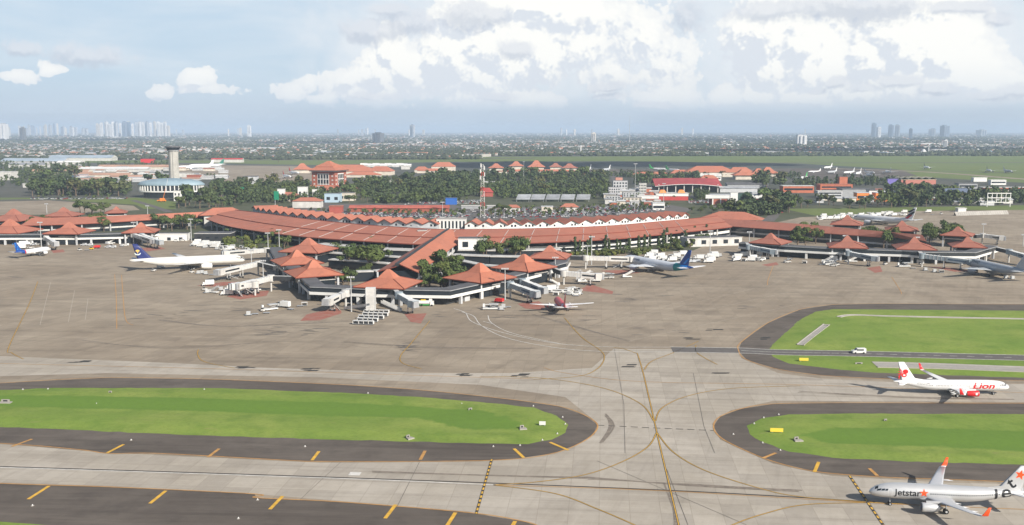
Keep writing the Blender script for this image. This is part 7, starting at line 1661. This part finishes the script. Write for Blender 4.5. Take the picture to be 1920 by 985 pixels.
# skyline towers
TW = [mat('tower_' + n_, c_, .5, .1, .01) for n_, c_ in (('white', (.62, .62, .62)), ('grey', (.36, .38, .41)), ('slate', (.16, .20, .27)), ('glass', (.10, .16, .24)), ('cream', (.52, .48, .42)))]
def tower(x, ytop, w_, Y, m, label, group, win=True, hat=None):
    pt = at_y(x, ytop, Y); wd = w_ * Y / F; h_ = pt.z; t = empty('tower_block', (pt.x, Y, 0), rng.uniform(-.5, .5), label, 'tower', group)
    b = MB(); b.box((0, 0, 0), (wd, wd * rng.uniform(.6, 1), h_), TW[m]); b.build('shaft', t)
    b = MB(); b.box((wd * rng.uniform(-.15, .15), 0, h_), (wd * .55, wd * .4, h_ * .05 + 3), TW[min(m + 1, 4)]); b.build('roof_house', t)
    if win:
        for k in range(2):
            b = MB(); b.box((-wd * .2 + k * wd * .4, -wd * .5, h_ * .08), (wd * .10, wd * .12, h_ * .86), TW[1 if m in (0, 4) else 3]); b.build('window_strip', t)
    return t
g = 'towers of the dense left skyline cluster'
for x, yt, w_, m in ((183, 233, 6, 4), (190, 231, 6, 0), (199, 229, 6, 0), (205, 233, 5, 0), (211, 227, 6, 0), (217, 230, 6, 1), (225, 232, 5, 0), (233, 227, 9, 2), (240, 224, 8, 3), (248, 233, 5, 0), (255, 230, 6, 1), (261, 228, 6, 0), (268, 230, 6, 0), (275, 228, 6, 1), (282, 231, 5, 0), (290, 229, 5, 4), (297, 228, 6, 0), (303, 231, 6, 0), (309, 226, 6, 0), (315, 237, 6, 4)):
    tower(x, max(229, yt), w_ * .86, rng.uniform(13600, 14800), m, 'pale high-rise in the dense skyline cluster above the control tower', g)
g = 'hazy towers of the far left skyline'
for i in range(38):
    x = rng.uniform(-5, 175); yt = max(231, 242 - abs(rng.gauss(0, 3.5)) - 7 * math.exp(-((x - 95) / 20) ** 2)); tower(x, yt, rng.uniform(2.5, 5), rng.uniform(14500, 17500), rng.choice((0, 1, 1, 2, 4)), 'hazy distant tower in the far left skyline', g, False)
g = 'small towers along the middle horizon'
for i in range(22):
    x = rng.uniform(320, 900) if i < 14 else rng.uniform(900, 1700); tower(x, 244 - abs(rng.gauss(0, 2.2)), rng.uniform(2, 4), rng.uniform(14000, 20000), rng.choice((0, 1, 1, 4)), 'tiny pale tower on the horizon between the two skyline clusters', g, False)
for x, yt, w_, Y, m, lab in ((5, 233, 14, 9500, 0, 'broad white block at the left end of the skyline'), (42, 240, 8, 9000, 4, 'cream cubic block left of the hazy towers'), (467, 236, 7, 13000, 0, 'white slab tower between the left cluster and the middle'), (773, 235, 8, 12000, 1, 'grey slab tower alone on the middle horizon'), (709, 250, 18, 7200, 0, 'broad pale apartment slab before the middle horizon'), (1113, 250, 8, 7500, 4, 'cream cylindrical block on the middle horizon'), (1639, 232, 8, 13000, 2, 'tallest slate tower of the right skyline'), (1648, 239, 6, 13000, 0, 'white tower right beside the tallest slate one'), (1671, 235, 9, 13000, 2, 'left one of twin slate towers on the right skyline'), (1683, 235, 9, 13000, 1, 'right one of twin slate towers on the right skyline'), (1708, 242, 6, 10500, 2, 'small dark tower right of the twin towers'), (1748, 242, 12, 15000, 1, 'hazy broad tower between the twin towers and the last one'), (1772, 236, 12, 13000, 2, 'broad dark slate tower, last of the right skyline'), (1503, 254, 17, 6300, 0, 'wide white slab building before the right skyline'), (1773, 263, 6, 5200, 0, 'thin white building before the broad dark tower'), (1840, 244, 14, 16000, 1, 'faint hazy block at the far right horizon')):
    tower(x, yt, w_, Y, m, lab, None)
for x, yt, Y, lab in ((1181, 217, 7000, 'very tall thin mast on the middle horizon'), (1085, 272, 4200, 'white radio mast left of the far smoke stack'), (960, 278, 4000, 'thin white mast standing in the middle town')):
    q = at_y(x, yt, Y); b = MB(); b.tube((0, 0, 0), (0, 0, q.z), Y / F * .55, Y / F * .3, STEEL, 6); o = b.build('radio_mast'); o.location = (q.x, Y, 0); tag(o, lab, 'mast')
q = at_y(1086, 273, 4000); b = MB(); b.tube((0, 0, 0), (0, 0, q.z), 3.4, 2.8, HM[0], 10); o = b.build('chimney_stack'); o.location = (q.x + 6, 4000, 0); tag(o, 'thick white chimney stack in the middle town', 'chimney')
# white mosque with a slim minaret
p = at(1738, 289); t = empty('mosque', (p.x, p.y, 0), 0, 'small white mosque with a slim minaret beyond the right grass', 'mosque'); b = MB(); b.box((-14, 0, 0), (26, 20, 10), HM[0]); b.build('hall', t); b = MB(); b.grid([[Vector((-14 + 9 * math.cos(u) * math.cos(v), 9 * math.cos(u) * math.sin(v), 10 + 9 * math.sin(u))) for v in [k * math.pi / 6 for k in range(12)]] for u in (0, .4, .8, 1.2, 1.5)], HM[0], closed=True); b.build('dome', t); b = MB(); b.tube((6, 0, 0), (6, 0, 36), 2.4, 1.4, HM[0], 8); b.tube((6, 0, 36), (6, 0, 42), 1.6, .1, HM[3], 8); b.build('minaret', t)
# ------------------------------------------------------------------ clouds overhead whose shadows lie on the far field and the town
CLM = bpy.data.materials.new('cloud_white'); CLM.use_nodes = True; CLM.node_tree.nodes['Principled BSDF'].inputs['Base Color'].default_value = (.85, .86, .88, 1); CLM.node_tree.nodes['Principled BSDF'].inputs['Roughness'].default_value = 1
def cloud(spots, zc, label):
    """spots: ground ellipses (x, y, rx, ry) to lie in the shade"""
    P0 = Vector((spots[0][0], spots[0][1], 0)) + SUN * (zc / SUN.z); b = MB()
    bm = bmesh.new()
    for x, y, rx, ry in spots:
        for k in range(7):
            u = rng.uniform(-.8, .8); q = Vector((x + u * rx, y + rng.uniform(-.25, .25) * ry, 0)) + SUN * (zc / SUN.z) - P0; s = (1 - .45 * abs(u)) * rng.uniform(.8, 1.1)
            bmesh.ops.create_icosphere(bm, subdivisions=2, radius=1, matrix=Matrix.Translation(q + Vector((0, 0, rng.uniform(0, 40)))) @ Matrix.Diagonal((rx * .34 * s, ry * .75 * s, 60 + 40 * s, 1)))
    me = bpy.data.meshes.new('clouds'); bm.to_mesh(me); bm.free(); me.materials.append(CLM)
    for f in me.polygons: f.use_smooth = True
    o = link('clouds', me); o.location = P0; return tag(o, kind='stuff')
def spot(x0, x1, y0, y1):
    a, c, d, e = at(x0, (y0 + y1) / 2), at(x1, (y0 + y1) / 2), at(0, y0), at(0, y1); return ((a.x + c.x) / 2, (d.y + e.y) / 2, abs(c.x - a.x) / 2, abs(d.y - e.y) / 2)
cloud([spot(860, 1130, 302, 319), spot(1080, 1500, 304, 316)], 1400, '')
cloud([spot(1240, 1800, 282, 288), spot(1500, 1960, 278, 285)], 1500, '')
cloud([spot(430, 760, 267, 271), spot(-60, 330, 262, 266)], 1600, ''); cloud([spot(1000, 1900, 262, 266)], 1700, '')

# the rest of the parked cars, too many to tell apart
b = MB(); b2 = MB(); CB = [CARM[i] for i in (0, 0, 0, 1, 1, 2, 3, 3, 4)]
for poly, n in (([(560, 398), (640, 401), (760, 408), (870, 408), (870, 399), (700, 399)], 330), ([(885, 410), (1010, 409), (1160, 403), (1240, 394), (1160, 388), (930, 394)], 620), ([(1155, 396), (1260, 390), (1240, 382), (1150, 384)], 110), ([(760, 384), (900, 382), (900, 376), (770, 378)], 60), ([(1405, 384), (1450, 404), (1470, 400), (1432, 380)], 50), ([(55, 372), (240, 372), (235, 374), (60, 374)], 60), ([(380, 336), (430, 336), (430, 330), (380, 328)], 60), ([(1290, 382), (1340, 380), (1330, 376), (1290, 377)], 30)):
    Q = px(poly); lo = [min(q[i] for q in Q) for i in (0, 1)]; hi = [max(q[i] for q in Q) for i in (0, 1)]; y = lo[1]; row = 0
    while y < hi[1]:
        x = lo[0]
        while x < hi[0]:
            p = Vector((x + rng.uniform(-.2, .2), y + rng.uniform(-.3, .3), 0))
            if inside(p, Q) and rng.random() < .74 and math.sin(x * .045 + row) < .93:
                rz = math.pi / 2 + rng.uniform(-.06, .06); m = rng.choice(CB); b.box((p.x, p.y, .35), (4.3, 1.75, .55), m, rz); b.box((p.x, p.y, .9), (2.4, 1.5, .55), GLASS, rz, top=m, taper=.86)
            x += 2.6
        row += 1; y += 5.2 if row % 2 else 11.5
    for p in scatter(poly, n // 6, 8, n + 9): crown(b2, [(p.x, p.y, 3.6, 2.0, .8), (p.x + 1, p.y, 4.6, 1.5, .8)], 26, .9, rng.choice((LEAF, LEAFF, LEAFO)), rng)
tag(b.build('car_crowd'), kind='stuff'); tag(b2.build('undergrowth'), kind='stuff')
